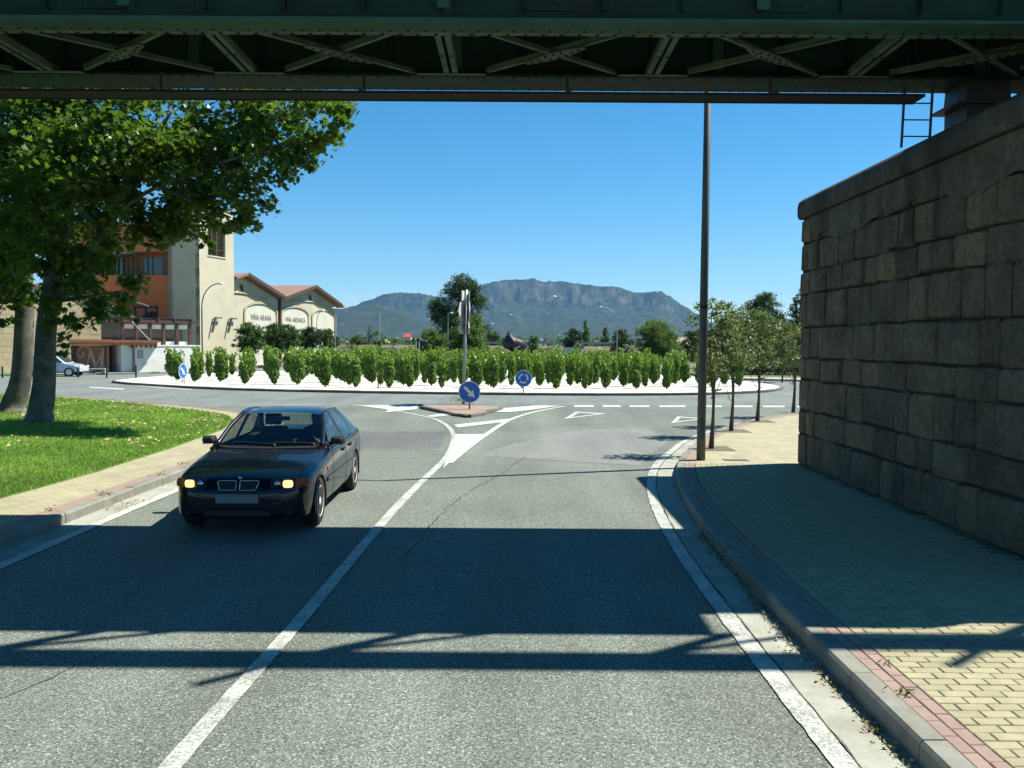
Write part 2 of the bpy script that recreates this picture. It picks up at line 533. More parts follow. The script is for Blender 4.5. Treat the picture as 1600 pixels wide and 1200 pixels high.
MAT['girder'] = M('green_girder_paint', (0.016, 0.046, 0.036), 0.7, 0.22, 2.5, 0.002, spec=0.12, fine=0.15, dirt=(0.022, 0.026, 0.02), dscale=1.1)
MAT['brace'] = M('pale_green_brace_paint', (0.098, 0.155, 0.118), 0.7, 0.2, 3, 0.002, spec=0.2, fine=0.15, dirt=(0.06, 0.065, 0.043), dscale=2.0)
MAT['brace_pale'] = M('pale_green_flange_paint', (0.030, 0.098, 0.074), 0.7, 0.2, 2, 0.002, spec=0.15, dirt=(0.025, 0.058, 0.045), dscale=0.8)
MAT['deck'] = M('dark_deck_timber', (0.014, 0.015, 0.014), 0.9, 0.3, 3, 0.005)
MAT['dark_steel'] = M('dark_steel', (0.035, 0.04, 0.042), 0.5, 0.2, 5, 0.0, metal=0.3)
MAT['blue_steel'] = M('blue_painted_steel', (0.03, 0.07, 0.16), 0.5, 0.2, 5)
MAT['galv'] = M('galvanised_steel', (0.40, 0.42, 0.42), 0.45, 0.15, 3, 0.0, spec=0.5, metal=0.5, dirt=(0.28, 0.29, 0.28))
MAT['lamp_paint'] = M('lamp_post_paint', (0.10, 0.108, 0.10), 0.6, 0.15, 2, 0.0, spec=0.35, dirt=(0.07, 0.072, 0.064))
MAT['lamp_head'] = M('lamp_head_white', (0.7, 0.72, 0.72), 0.4, 0.05, 5)
MAT['sign_blue'] = M('sign_blue', (0.014, 0.13, 0.50), 0.35, 0.06, 5, spec=0.5)
MAT['sign_white'] = M('sign_white', (0.75, 0.77, 0.78), 0.4, 0.05, 5, spec=0.5)
MAT['sign_back'] = M('sign_back_grey', (0.55, 0.57, 0.56), 0.45, 0.1, 4, metal=0.2)
MAT['sign_yellow'] = M('sign_yellow', (0.75, 0.78, 0.08), 0.5, 0.05, 5)
MAT['rust'] = M('rusty_post', (0.14, 0.075, 0.05), 0.85, 0.3, 8)
MAT['bronze'] = M('dark_bronze', (0.025, 0.024, 0.026), 0.5, 0.3, 6, 0.01, spec=0.4, metal=0.3)

MAT['tower'] = M('cream_render', (0.50, 0.465, 0.34), 0.9, 0.07, 0.8, 0.002, fine=0.08, dirt=(0.43, 0.395, 0.29), dscale=0.5)
MAT['winery'] = M('pale_winery_render', (0.44, 0.425, 0.32), 0.9, 0.10, 0.6, 0.002, dirt=(0.36, 0.345, 0.26), dscale=0.4)
MAT['winery_panel'] = M('white_arch_panel', (0.50, 0.505, 0.42), 0.9, 0.05, 0.6, dirt=(0.43, 0.43, 0.36), dscale=0.4)
MAT['winery_trim'] = M('ochre_moulding', (0.38, 0.33, 0.21), 0.9, 0.08, 1.0)
MAT['orange_brick'] = M('orange_facade', (0.62, 0.215, 0.07), 0.8, 0.1, 1.2, 0.002, dirt=(0.52, 0.17, 0.06), dscale=0.8)
MAT['house_stone'] = M('yellow_ashlar', (0.52, 0.43, 0.26), 0.9, 0.12, 0.9, 0.004, fine=0.15, rnd=0.12)
MAT['white_wall'] = M('whitewashed_wall', (0.76, 0.75, 0.68), 0.9, 0.05, 0.8, 0.002, dirt=(0.66, 0.65, 0.57))
MAT['roof_tile'] = M('terracotta_roof', (0.21, 0.135, 0.10), 0.9, 0.25, 3.0, 0.01)
MAT['dark_wood'] = M('dark_brown_timber', (0.075, 0.045, 0.032), 0.7, 0.25, 4)
MAT['copper'] = M('copper_canopy', (0.42, 0.17, 0.075), 0.6, 0.12, 2)
MAT['brown_panel'] = M('brown_sign_panel', (0.26, 0.15, 0.09), 0.8, 0.12, 1.5)
MAT['pink_letter'] = M('pinkish_letter', (0.46, 0.29, 0.20), 0.7, 0.06, 3)
MAT['letter'] = M('grey_brown_lettering', (0.23, 0.21, 0.16), 0.85, 0.1, 3)
MAT['dark_void'] = M('dark_recess', (0.03, 0.03, 0.032), 0.9, 0.2, 2)

def glass_mat(name, tint, t=0.55):
    m, nt, b, L = new_mat(name)
    nt.nodes.remove(b)
    tr = nt.nodes.new('ShaderNodeBsdfTransparent'); tr.inputs[0].default_value = (*tint, 1)
    gl = nt.nodes.new('ShaderNodeBsdfGlossy'); gl.inputs['Roughness'].default_value = 0.02
    fr = nt.nodes.new('ShaderNodeFresnel'); fr.inputs['IOR'].default_value = 1.52
    mx = nt.nodes.new('ShaderNodeMixShader')
    L(fr.outputs[0], mx.inputs[0]); L(tr.outputs[0], mx.inputs[1]); L(gl.outputs[0], mx.inputs[2])
    L(mx.outputs[0], nt.nodes['Material Output'].inputs['Surface'])
    return m
MAT['car_glass'] = glass_mat('car_glass', (0.55, 0.62, 0.60))
MAT['car_side_glass'] = glass_mat('car_side_glass', (0.45, 0.52, 0.52))
MAT['lens_glass'] = glass_mat('lens_glass', (0.9, 0.9, 0.9))

def window_mat():
    m, nt, b, L = new_mat('window_glass')
    b.inputs['Base Color'].default_value = (0.03, 0.04, 0.05, 1); b.inputs['Roughness'].default_value = 0.05
    b.inputs['Specular IOR Level'].default_value = 0.8
    return m
MAT['window'] = window_mat()

def paint(name, col, coat=1.0, rough=0.35):
    m, nt, b, L = new_mat(name)
    v = coords(nt, False)
    f = noise(nt, L, v, 3.0, 5)
    c = ramp(nt, f, [(0.3, [x * 0.85 for x in col]), (0.7, [min(1, x * 1.15) for x in col])], L)
    L(c, b.inputs['Base Color']); b.inputs['Roughness'].default_value = rough
    b.inputs['Coat Weight'].default_value = coat; b.inputs['Specular IOR Level'].default_value = 0.2; b.inputs['Coat Roughness'].default_value = 0.04
    return m
MAT['car_paint'] = paint('dark_navy_car_paint', (0.003, 0.005, 0.012), 0.7)
MAT['silver_paint'] = paint('pale_blue_car_paint', (0.42, 0.52, 0.60))
MAT['grey_paint'] = paint('dark_grey_car_paint', (0.03, 0.04, 0.07))
MAT['rubber'] = M('tyre_rubber', (0.022, 0.021, 0.020), 0.85, 0.2, 10, 0.002)
MAT['black_plastic'] = M('black_plastic', (0.012, 0.012, 0.013), 0.55, 0.15, 10)
MAT['interior'] = M('dark_interior', (0.03, 0.032, 0.034), 0.85, 0.2, 6)
MAT['dash'] = M('grey_dashboard', (0.07, 0.075, 0.075), 0.8, 0.1, 6)
MAT['alloy'] = M('silver_alloy', (0.62, 0.62, 0.58), 0.4, 0.08, 8, metal=0.1, spec=0.6)
MAT['chrome'] = M('chrome', (0.5, 0.5, 0.5), 0.15, 0.03, 8, metal=1.0)
MAT['amber'] = M('amber_lens', (0.36, 0.07, 0.015), 0.2, 0.1, 20, spec=0.6)
MAT['plate'] = M('plate_grey', (0.15, 0.17, 0.19), 0.6, 0.05, 4)
MAT['skin'] = M('skin', (0.45, 0.27, 0.19), 0.6, 0.06, 20)
MAT['hair'] = M('dark_hair', (0.02, 0.015, 0.012), 0.6, 0.2, 40)
MAT['shirt'] = M('dark_shirt', (0.03, 0.035, 0.05), 0.85, 0.15, 15)

def emit_mat(name, col, st):
    m, nt, b, L = new_mat(name)
    b.inputs['Base Color'].default_value = (*col, 1)
    b.inputs['Emission Color'].default_value = (*col, 1); b.inputs['Emission Strength'].default_value = st
    return m
MAT['headlamp'] = emit_mat('lit_headlamp', (1.0, 0.64, 0.24), 0.75)

def mountain_mat():
    m, nt, b, L = new_mat('mountain_scrub_and_rock')
    g = nt.nodes.new('ShaderNodeNewGeometry'); v = g.outputs['Position']
    f = noise(nt, L, v, 0.0035, 9, 0.68); f2 = noise(nt, L, v, 0.018, 7, 0.65)
    veg = ramp(nt, f2, [(0.32, (0.016, 0.024, 0.013)), (0.55, (0.030, 0.040, 0.020)), (0.72, (0.065, 0.07, 0.038))], L)
    rock = ramp(nt, f2, [(0.3, (0.032, 0.036, 0.026)), (0.7, (0.115, 0.118, 0.09))], L)
    sx = nt.nodes.new('ShaderNodeSeparateXYZ'); L(g.outputs['Normal'], sx.inputs[0])
    ab = nt.nodes.new('ShaderNodeMapRange'); L(sx.outputs['Z'], ab.inputs[0])
    ab.inputs[1].default_value = 0.88; ab.inputs[2].default_value = 0.55; ab.inputs[3].default_value = -0.06; ab.inputs[4].default_value = 0.22
    sp = nt.nodes.new('ShaderNodeSeparateXYZ'); L(v, sp.inputs[0])
    hz = nt.nodes.new('ShaderNodeMapRange'); L(sp.outputs['Z'], hz.inputs[0])
    hz.inputs[1].default_value = 150; hz.inputs[2].default_value = 470; hz.inputs[3].default_value = -0.08; hz.inputs[4].default_value = 0.05
    a1 = nt.nodes.new('ShaderNodeMath'); L(ab.outputs[0], a1.inputs[0]); L(hz.outputs[0], a1.inputs[1])
    a2 = nt.nodes.new('ShaderNodeMath'); L(a1.outputs[0], a2.inputs[0]); L(f, a2.inputs[1])
    c = mixc(nt, L, ramp(nt, a2.outputs[0], [(0.54, 0), (0.62, 1)], L), veg, rock)
    f3 = noise(nt, L, v, 0.011, 5, 0.7)
    c = mixc(nt, L, ramp(nt, f3, [(0.63, 0), (0.70, 0.8)], L), c, (0.125, 0.128, 0.10))
    L(c, b.inputs['Base Color']); b.inputs['Roughness'].default_value = 0.95; b.inputs['Specular IOR Level'].default_value = 0.1
    return m
MAT['mountain'] = mountain_mat()
# ------------------------------------------------------------------ the setting
rng = random.Random(7)
NR = np.random.default_rng(11)

# --- ground, one sheet to the horizon, and the mountain range
def build_ground():
    mb = MB()
    xs = [-8500, -3000, -900, -300, -90, 90, 300, 900, 3000, 8500]
    ys = [-400, -60, 90, 300, 900, 2500, 5000, 8800]
    for i in range(len(xs) - 1):
        for j in range(len(ys) - 1):
            mb.quad((xs[i], ys[j], -0.06), (xs[i + 1], ys[j], -0.06), (xs[i + 1], ys[j + 1], -0.06), (xs[i], ys[j + 1], -0.06))
    o = mb.build('ground', MAT['field'], fix=False); o['kind'] = 'structure'
build_ground()

RIDGE = [(-1200, 500), (-600, 488), (-200, 492), (0, 482), (200, 474), (400, 480), (520, 484), (545, 480), (570, 470), (600, 459), (625, 457), (650, 455), (668, 459), (690, 462), (715, 457), (740, 448),
         (760, 440), (785, 434), (812, 435), (835, 433), (846, 440), (868, 437), (905, 441), (935, 444), (965, 446), (988, 453), (1010, 452), (1030, 452), (1045, 461),
         (1062, 474), (1080, 485), (1110, 503), (1150, 513), (1185, 508), (1215, 500), (1250, 497), (1330, 500), (1500, 505), (1800, 498), (2300, 505), (2900, 500)]

def fbm(x, y, seed, octs=6, ridged=False):
    r = np.random.default_rng(seed)
    out = np.zeros_like(x); amp = 1.0; tot = 0
    for o in range(octs):
        n = 64
        g = r.random((n, n))
        xi = np.floor(x).astype(int); yi = np.floor(y).astype(int)
        fx = x - xi; fy = y - yi
        fx = fx * fx * (3 - 2 * fx); fy = fy * fy * (3 - 2 * fy)
        a = g[xi % n, yi % n]; b = g[(xi + 1) % n, yi % n]; c = g[xi % n, (yi + 1) % n]; d = g[(xi + 1) % n, (yi + 1) % n]
        v = (a * (1 - fx) + b * fx) * (1 - fy) + (c * (1 - fx) + d * fx) * fy
        if ridged: v = 1 - np.abs(2 * v - 1)
        out += v * amp; tot += amp
        amp *= 0.52; x = x * 2.03 + 11.3; y = y * 2.03 + 5.7
    return out / tot

def build_mountain():
    D0, DR, D1 = 2600.0, 6000.0, 7800.0
    px = np.concatenate([np.arange(-1100, 440, 10.0), np.arange(440, 1320, 1.3), np.arange(1320, 2800, 10.0)]); ncol, nrow = len(px), 190
    prof = np.interp(px, [p[0] for p in RIDGE], [p[1] for p in RIDGE])
    prof += (fbm(px / 26.0, px * 0 + 3.3, 5, 6) - 0.5) * 9.0 + (fbm(px / 5.0, px * 0 + 7.3, 6, 3, True) - 0.6) * 2.6
    prof0 = np.interp(px, [p[0] for p in RIDGE], [p[1] for p in RIDGE])
    hor = 536 + (px - 800) * math.tan(ROLL)
    ridge = (hor - prof) / FPX * DR + 2.4; ridge0 = (hor - prof0) / FPX * DR + 2.4
    t = np.linspace(0, 1, nrow) ** 0.9
    dist = D0 + (D1 - D0) * t
    X = (px[None, :] - 800) / FPX * dist[:, None]
    Y = np.repeat(dist[:, None], ncol, 1)
    u = (dist - D0) / (DR - D0)
    rise = np.where(u < 1, 0.05 * u + 0.62 * u ** 2.2, 0)
    cliff = 1 / (1 + np.exp(-(u - 0.955) * 90)) * 0.36
    shape = np.where(u < 1, rise + cliff, 1.0 - ((u - 1) / 0.53) ** 1.6 * 0.9)
    n1 = fbm(X / 420, Y / 900, 21, 6, True); n2 = fbm(X / 130, Y / 260, 22, 6, True); n3 = fbm(X / 900, Y / 900, 23, 4)
    tw = (1 / (1 + np.exp(-(u - 0.975) * 140)))[:, None]
    n4 = fbm(X / 60, Y / 60, 31, 5); cw = np.exp(-((u - 0.95) / 0.05) ** 2)[:, None]
    H = (ridge0[None, :] * (1 - tw) + ridge[None, :] * tw) * shape[:, None] + cw * (n4 - 0.5) * 90
    w = np.clip(shape, 0, 1)[:, None] * np.clip((1.0 - u) * 4.0, 0.12, 1)[:, None]
    H = H + w * ridge[None, :] * ((n1 - 0.62) * 0.42 + (n2 - 0.6) * 0.26) + (np.clip(u, 0, 1) * np.clip(1.1 - u, 0, 1))[:, None] * (n3 - 0.5) * 160
    H = np.minimum(H, (Y / DR) * ridge[None, :] * (0.97 + 0.05 * (n2 - 0.6)))
    H[0, :] = -8
    H = np.maximum(H, -8)
    # a nearer spur on the left, catching light
    sp = np.exp(-((X + 800) / 420) ** 2 - ((Y - 4200) / 420) ** 2) * 135 * (0.6 + 0.7 * n1)
    H = H + sp
    co = np.stack([X, Y, H], -1).reshape(-1, 3)
    idx = np.arange(ncol * nrow).reshape(nrow, ncol)
    f = np.stack([idx[:-1, :-1], idx[:-1, 1:], idx[1:, 1:], idx[1:, :-1]], -1).reshape(-1, 4)
    me = bpy.data.meshes.new('mountain')
    me.vertices.add(len(co)); me.vertices.foreach_set('co', co.astype(np.float32).ravel())
    me.loops.add(f.size); me.loops.foreach_set('vertex_index', f.astype(np.int32).ravel())
    me.polygons.add(len(f)); me.polygons.foreach_set('loop_start', np.arange(0, f.size, 4, dtype=np.int32)); me.polygons.foreach_set('loop_total', np.full(len(f), 4, np.int32))
    me.polygons.foreach_set('use_smooth', np.ones(len(f), bool))
    me.materials.append(MAT['mountain']); me.update(calc_edges=True)
    link_mesh('mountain', me)['kind'] = 'structure'
build_mountain()

# --- roads
RK = smooth_path([(2.33, -7, 0), (2.33, 0, 0), (2.33, 5, 0), (2.34, 8, 0), (2.42, 10.5, 0), (2.62, 13, 0), (2.95, 15.2, 0), (3.38, 17, 0), (3.97, 18.8, 0), (4.95, 21.4, 0), (6.9, 25.0, 0), (8.6, 27.3, 0), (10.6, 29.3, 0), (14.5, 31.9, 0), (21, 34.4, 0), (32, 36.2, 0), (60, 37.5, 0)], 6)
LK = smooth_path([(-5.83, -7, 0), (-5.83, 6, 0), (-5.83, 12, 0), (-5.76, 16, 0), (-5.9, 19, 0), (-6.35, 22, 0), (-7.2, 24.8, 0), (-8.56, 27.2, 0), (-10.3, 29, 0), (-12.2, 30.5, 0), (-15, 32.5, 0), (-17.4, 34.3, 0), (-24, 38, 0), (-34, 43, 0), (-52, 51, 0)], 6)

flat('road', [(-75, -8), (62, -8), (62, 74), (20, 96), (-28, 96), (-75, 74)], 0.0, MAT['asphalt'])
ring_poly = [(-52, 51.5), (-34, 43.4), (-24, 38.4), (-17.4, 34.6), (-12.2, 31.0), (-8.4, 31.6), (-2.5, 33.2), (3, 33.0), (9, 32.4), (16, 33.2), (25, 35.6), (60, 38), (60, 60), (20, 78), (-20, 78), (-52, 62)]
flat('roundabout_road', ring_poly, 0.004, MAT['asphalt_ring'])
# a newer strip of tarmac in the oncoming lane and a paler relaid strip in the near one
flat('asphalt_patch', [(G(560, 662)[0], 22.9), (-1.75, 22.9), (-1.62, 18.9), (-5.3, 18.9)], 0.004, MAT['asphalt_patch'])
pale = [G(*q) for q in ((745, 712), (800, 694), (900, 672), (1010, 668), (1043, 690), (1015, 712), (1000, 728))]
flat('relaid_asphalt', [(p.x, p.y) for p in pale], 0.004, MAT['asphalt_pale'])
mb = MB(); strip(mb, [Vector((-5.4, 18.88, 0)), Vector((-3.6, 18.9, 0)), Vector((-1.6, 18.93, 0))], 0.0, 0.07, 0.009)
o = mb.build('tar_seam', M('pale_seam', (0.30, 0.25, 0.22), 0.9), fix=False); o['kind'] = 'structure'

# cracks in the carriageway
def crack(pts, w=0.010):
    mb = MB(); q = resample(smooth_path([Vector((x, y, 0)) for x, y in pts], 4), 0.12)
    q = [p + Vector((rng.uniform(-.03, .03), rng.uniform(-.03, .03), 0)) for p in q]
    ns = side_normals(q); ww = [w * rng.uniform(.3, 1.2) for _ in q]
    for i in range(len(q) - 1):
        a, b = q[i], q[i + 1]; c = [a - ns[i] * ww[i], b - ns[i + 1] * ww[i + 1], b + ns[i + 1] * ww[i + 1], a + ns[i] * ww[i]]
        mb.quad(*[(p.x, p.y, 0.0065) for p in c])
    o = mb.build('road_crack', MAT['mortar'], fix=False); o['kind'] = 'structure'
crack([(-1.2, 9.0), (-0.9, 12.5), (-0.2, 15.5), (0.3, 18.0)], .007)
crack([(-5.2, 17.2), (-4.0, 17.6), (-2.6, 17.4), (-1.8, 17.7)], .008)
crack([(-4.6, 4.2), (-3.6, 5.2), (-3.1, 6.4)], .005)
crack([(0.4, 24.0), (2.2, 25.2), (4.6, 26.0)], .012)

# --- islands of pavement and lawn
def along(path, off):
    return [p + n * off for p, n in zip(path, side_normals(path))]

right_in = along(RK, -0.15)
sheet('pavement', [(p.x, p.y) for p in right_in] + [(60, -7)], -0.05, 0.145, MAT['paver_sheet'])
PAVE = bpy.data.objects['pavement']
left_in = along(LK, 0.15)
sheet('left_pavement', [(p.x, p.y) for p in left_in] + [(-75, 51), (-75, -7)], -0.05, 0.13, MAT['paver_sheet'])
LAWN = [(-7.32, -6.8), (-7.32, 6), (-7.3, 12), (-7.16, 14.6), (-7.2, 17.9), (-7.42, 21.8), (-8.0, 24.4), (-8.8, 26.0), (-9.9, 27.2), (-13.7, 30.6), (-18.3, 33.8), (-25, 37.4), (-35, 42.0), (-52, 49.6), (-74, 49.6), (-74, -6.8)]
sheet('lawn', LAWN, 0.10, 0.15, MAT['lawn'])

def rough_strip(mb, path, o0, o1, z, jit=0.012):
    q = resample(path, 0.07); ns = side_normals(q)
    g = np.random.default_rng(len(q)); n = len(q)
    sm = lambda a: (a + np.roll(a, 1)) / 2
    a = sm(g.normal(0, jit, n)); b = sm(g.normal(0, jit, n))
    for i in range(n - 1):
        c = [q[i] + ns[i] * (o0 + a[i]), q[i + 1] + ns[i + 1] * (o0 + a[i + 1]), q[i + 1] + ns[i + 1] * (o1 + b[i + 1]), q[i] + ns[i] * (o1 + b[i])]
        mb.quad(*[(p.x, p.y, z) for p in c])

def gutter_and_line(name, path, sgn, z, zl, wmat, m_line, y_end=None):
    mb = MB(); strip(mb, path, 0.0, sgn * 0.33, z); o = mb.build(name, MAT['gutter'], fix=False); o['kind'] = 'structure'
    mb = MB(); rough_strip(mb, path, sgn * 0.345, sgn * 0.50, zl, 0.005); o = mb.build('edge_line', m_line, fix=False); o['kind'] = 'structure'
gutter_and_line('gutter', [p for p in RK if p.x < 40], 1, 0.006, 0.010, 'gutter', MAT['paint_worn'])
gutter_and_line('left_gutter', [p for p in LK if p.x > -45], -1, 0.006, 0.010, 'gutter', MAT['paint'])

# thin dark joint where tarmac meets the gutter, broken and uneven
mb = MB(); jp = [p + Vector((rng.uniform(-0.012, 0.012), 0, 0)) for p in resample([q for q in RK if 2 < q.y < 26], 0.25)]
strip(mb, jp, 0.331, 0.339, 0.014); o = mb.build('gutter_joint', MAT['mortar'], fix=False); o['kind'] = 'structure'

# pink border courses
mb = MB(); strip(mb, [p for p in LK if p.x > -45], 0.15, 0.37, 0.134); o = mb.build('pink_border', MAT['paver_pink'], fix=False); o['kind'] = 'structure'
mb = MB(); strip(mb, [p for p in RK if p.y > 16.2 and p.x < 40], -0.15, -0.36, 0.149); o = mb.build('pink_border', MAT['paver_pink'], fix=False); o['kind'] = 'structure'

def kerb(name, label, path, o0, o1, z, mat, step=1.0, group=None, closed=False, kids='kerb_stone', jit=0.0):
    c = path[len(path) // 2]
    t = thing(name, label, 'kerb', (c.x, c.y, 0), group)
    pts = resample(path, step, closed); ns = side_normals(pts, closed); n = len(pts)
    for i in range(n if closed else n - 1):
        a, b, na, nb = pts[i], pts[(i + 1) % n], ns[i], ns[(i + 1) % n]
        d = (b - a).normalized() * 0.006
        a = a + d; b = b - d
        s = 1 if o1 > o0 else -1
        dz = rng.uniform(-jit, jit); zz = z + dz; sh = rng.uniform(-jit, jit) * 0.6
        prof = [(o0 + sh, -0.05), (o0 + sh, zz - 0.025), (o0 + sh + s * 0.02, zz), (o1, zz), (o1, -0.05)]
        mb = MB()
        va = [a + na * o + Vector((0, 0, h)) for o, h in prof]; vb = [b + nb * o + Vector((0, 0, h)) for o, h in prof]
        k = len(prof)
        mb.add(va + vb, [tuple(range(k)), tuple(range(2 * k - 1, k - 1, -1))] + [(j, k + j, k + (j + 1) % k, (j + 1) % k) for j in range(k)])
        mb.build(kids, mat, t)
    return t

kerb('kerb', 'grey concrete kerb along the paved footway in front of the dark stone wall', [p for p in RK if p.y > 2.0 and p.x < 32], -0.001, -0.15, 0.16, MAT['kerb'], 1.0, jit=0.004)
kerb('kerb', 'grey concrete kerb round the lawn corner beside the dark car', [p for p in LK if p.y > 3.0 and p.x > -40], 0.001, 0.15, 0.145, MAT['kerb'], 1.0, jit=0.004)

# --- roundabout island
RB = smooth_path([(-23.2, 50, 0), (-21.6, 47.0, 0), (-19, 44.9, 0), (-16.1, 42.9, 0), (-12.3, 41.1, 0), (-6, 39.7, 0), (1, 39.0, 0), (5, 39.2, 0), (8.4, 39.9, 0), (11.1, 41.2, 0), (13.3, 43.3, 0), (14.9, 46.8, 0), (15.0, 51, 0), (14, 57, 0), (10, 66, 0), (2, 72, 0), (-8, 73, 0), (-17, 69, 0), (-22.5, 59, 0)], 5, True)
sheet('gravel_bed', [(p.x, p.y) for p in along(RB, 0.16)], -0.05, 0.115, MAT['white_gravel'])
kerb('roundabout_kerb', 'low dark kerb ring round the white gravel roundabout', RB, 0.0, 0.17, 0.125, MAT['kerb_dark'], 1.0, closed=True, jit=0.006)

# white rim sheet outside the ring on the left, where the apron widens
ap = [G(*q) for q in ((180, 594), (196, 601), (240, 606), (300, 610), (300, 608.5), (240, 603.5), (200, 598), (192, 594))]
flat('white_apron', [(p.x, p.y) for p in ap], 0.010, MAT['gutter'])

# --- splitter island
SI = [G(*q, 0.1) for q in ((655, 634.4), (686, 640.3), (723.5, 648.4), (742, 647.8), (764, 642.5), (786, 636), (772, 633), (718, 631.4), (672, 631.6))]
SI = [Vector((p.x, p.y, 0)) for p in SI]
flat('splitter_paving', [(p.x, p.y) for p in along(SI, 0.1)], 0.09, MAT['reddish_paving'])
kerb('splitter_kerb', 'low stone kerb round the reddish traffic island with the arrow sign', SI, 0.0, 0.18, 0.10, MAT['kerb_dark'], 0.9, closed=True, jit=0.015)

# --- painted markings
def mark(name, pts, m=None, z=0.010):
    ps = [G(px, py) for px, py in pts]
    return flat(name, [(p.x, p.y) for p in ps], z, m or MAT['paint'])
cl = smooth_path([(-1.98, -4, 0), (-1.95, 2, 0), (-1.90, 4.85, 0), (-1.80, 7.5, 0), (-1.70, 11.4, 0), (-1.58, 14, 0)] + [Vector((G(*q).x, G(*q).y, 0)) for q in ((697, 715.6), (709, 688.7), (708, 678), (702, 668.5), (691, 660.5), (675, 653.8), (640, 646), (605, 640), (552, 633))], 6)
mb = MB(); rough_strip(mb, cl, -0.062, 0.068, 0.010, 0.003); o = mb.build('centre_line', MAT['paint_worn'], fix=False); o['kind'] = 'structure'
rl = smooth_path([Vector((G(*q).x, G(*q).y, 0)) for q in ((702, 724), (734, 698), (758, 681), (796, 657), (834, 644.5), (882, 635))], 6)
mb = MB(); strip(mb, rl, -0.07, 0.09, 0.012); o = mb.build('gore_line', MAT['paint'], fix=False); o['kind'] = 'structure'
mark('gore_fill', [(711, 679), (756, 679), (734, 697), (702, 724), (692, 733), (699, 716), (710, 690)], None, 0.014)
mark('hatch_bar', [(667, 650), (707, 644), (715, 648), (675, 652)])
mark('hatch_bar', [(709, 664), (795, 654.6), (788, 659.7), (715.5, 668.5)])
mark('white_wedge', [(560, 633.6), (654, 633.2), (651, 640), (603, 644.8), (606, 640.5)], None, 0.016)
mark('white_wedge', [(763, 644.3), (784, 638.6), (838, 634), (876, 634.2), (838, 640), (800, 644.5)], None, 0.016)
def yield_mark(a, b, c):
    a, b, c = [Vector((*G(*q)[:2], 0)) for q in (a, b, c)]
    m_ = (a + b + c) / 3
    mb = MB()
    o_, i_ = [a, b, c], [m_ + (q - m_) * 0.62 for q in (a, b, c)]
    for k in range(3):
        q = [o_[k], o_[(k + 1) % 3], i_[(k + 1) % 3], i_[k]]
        mb.quad(*[(p.x, p.y, 0.010) for p in q])
    o = mb.build('give_way_triangle', MAT['paint'], fix=False); o['kind'] = 'structure'
yield_mark((881, 655), (900, 643.5), (948, 646.5))
yield_mark((1048, 661.5), (1059, 651), (1107, 654.5))
for x0, x1 in ((897, 928), (942, 970), (984, 1015), (1030, 1071), (1103, 1128), (1145, 1176), (1192, 1226), (1245, 1272)):
    h = 536 + (x0 - 800) * math.tan(ROLL) - 536
    mark('give_way_dash', [(x0, 636.3 + h * 0.25), (x1, 636.3 + h * 0.25), (x1, 633.6 + h * 0.25), (x0, 633.6 + h * 0.25)], None, 0.012)
mark('lane_dash', [(140, 604.6), (193, 607.2), (193, 609.2), (140, 606.2)], None, 0.012)
mark('lane_dash', [(14, 597), (50, 599), (50, 600.4), (14, 598.4)], None, 0.012)

# --- forecourt of the winery, far verges, the embankment
FC = [(-75, 50.5), (-55, 53), (-36, 55.4), (-30.6, 58.2), (-27.0, 61.2), (-25.6, 66), (-24.4, 76), (-20, 98), (-6, 120), (-75, 120)]
sheet('forecourt', FC, -0.05, 0.11, MAT['forecourt'])
FV = [(-75, 50.9), (-55, 53.4), (-36.2, 55.8), (-33.4, 57.2), (-36, 61), (-40, 63), (-75, 70)]
sheet('forecourt_verge', FV, 0.05, 0.125, MAT['lawn'])
sheet('forecourt_verge', [(-26.4, 62.2), (-25.9, 66), (-24.9, 76), (-23, 76), (-23.2, 80), (-27, 80), (-27.4, 66)], 0.05, 0.125, MAT['lawn'])
sheet('far_pavement', [(14.6, 57.6), (19, 55.3), (30, 52), (60, 47.5), (60, 50.5), (31, 55), (20, 58.4), (15.6, 60.6)], -0.05, 0.13, MAT['gutter'])
sheet('far_verge', [(15.8, 60.9), (20, 58.7), (31, 55.3), (60, 50.8), (62, 110), (-20, 110), (-20, 98), (8, 78)], -0.05, 0.10, MAT['field'])

def embankment():
    mb = MB(); n = 60
    prof = [(0, -0.06), (2.5, 0.7), (5.5, 1.75), (7, 2.0), (14, 2.0), (18, -0.06)]
    xs = np.linspace(-28, 130, n)
    vs = []
    for i, x in enumerate(xs):
        for k, (dy, z) in enumerate(prof):
            vs.append((x, 120 + dy + 0.05 * x * 0.2 + rng.uniform(-0.3, 0.3), z + (rng.uniform(-0.15, 0.15) if 0 < k < 3 else 0)))
    k = len(prof)
    fs = [(i * k + j, (i + 1) * k + j, (i + 1) * k + j + 1, i * k + j + 1) for i in range(n - 1) for j in range(k - 1)]
    mb.add(vs, fs); o = mb.build('embankment', MAT['dirt']); o['kind'] = 'structure'
embankment()

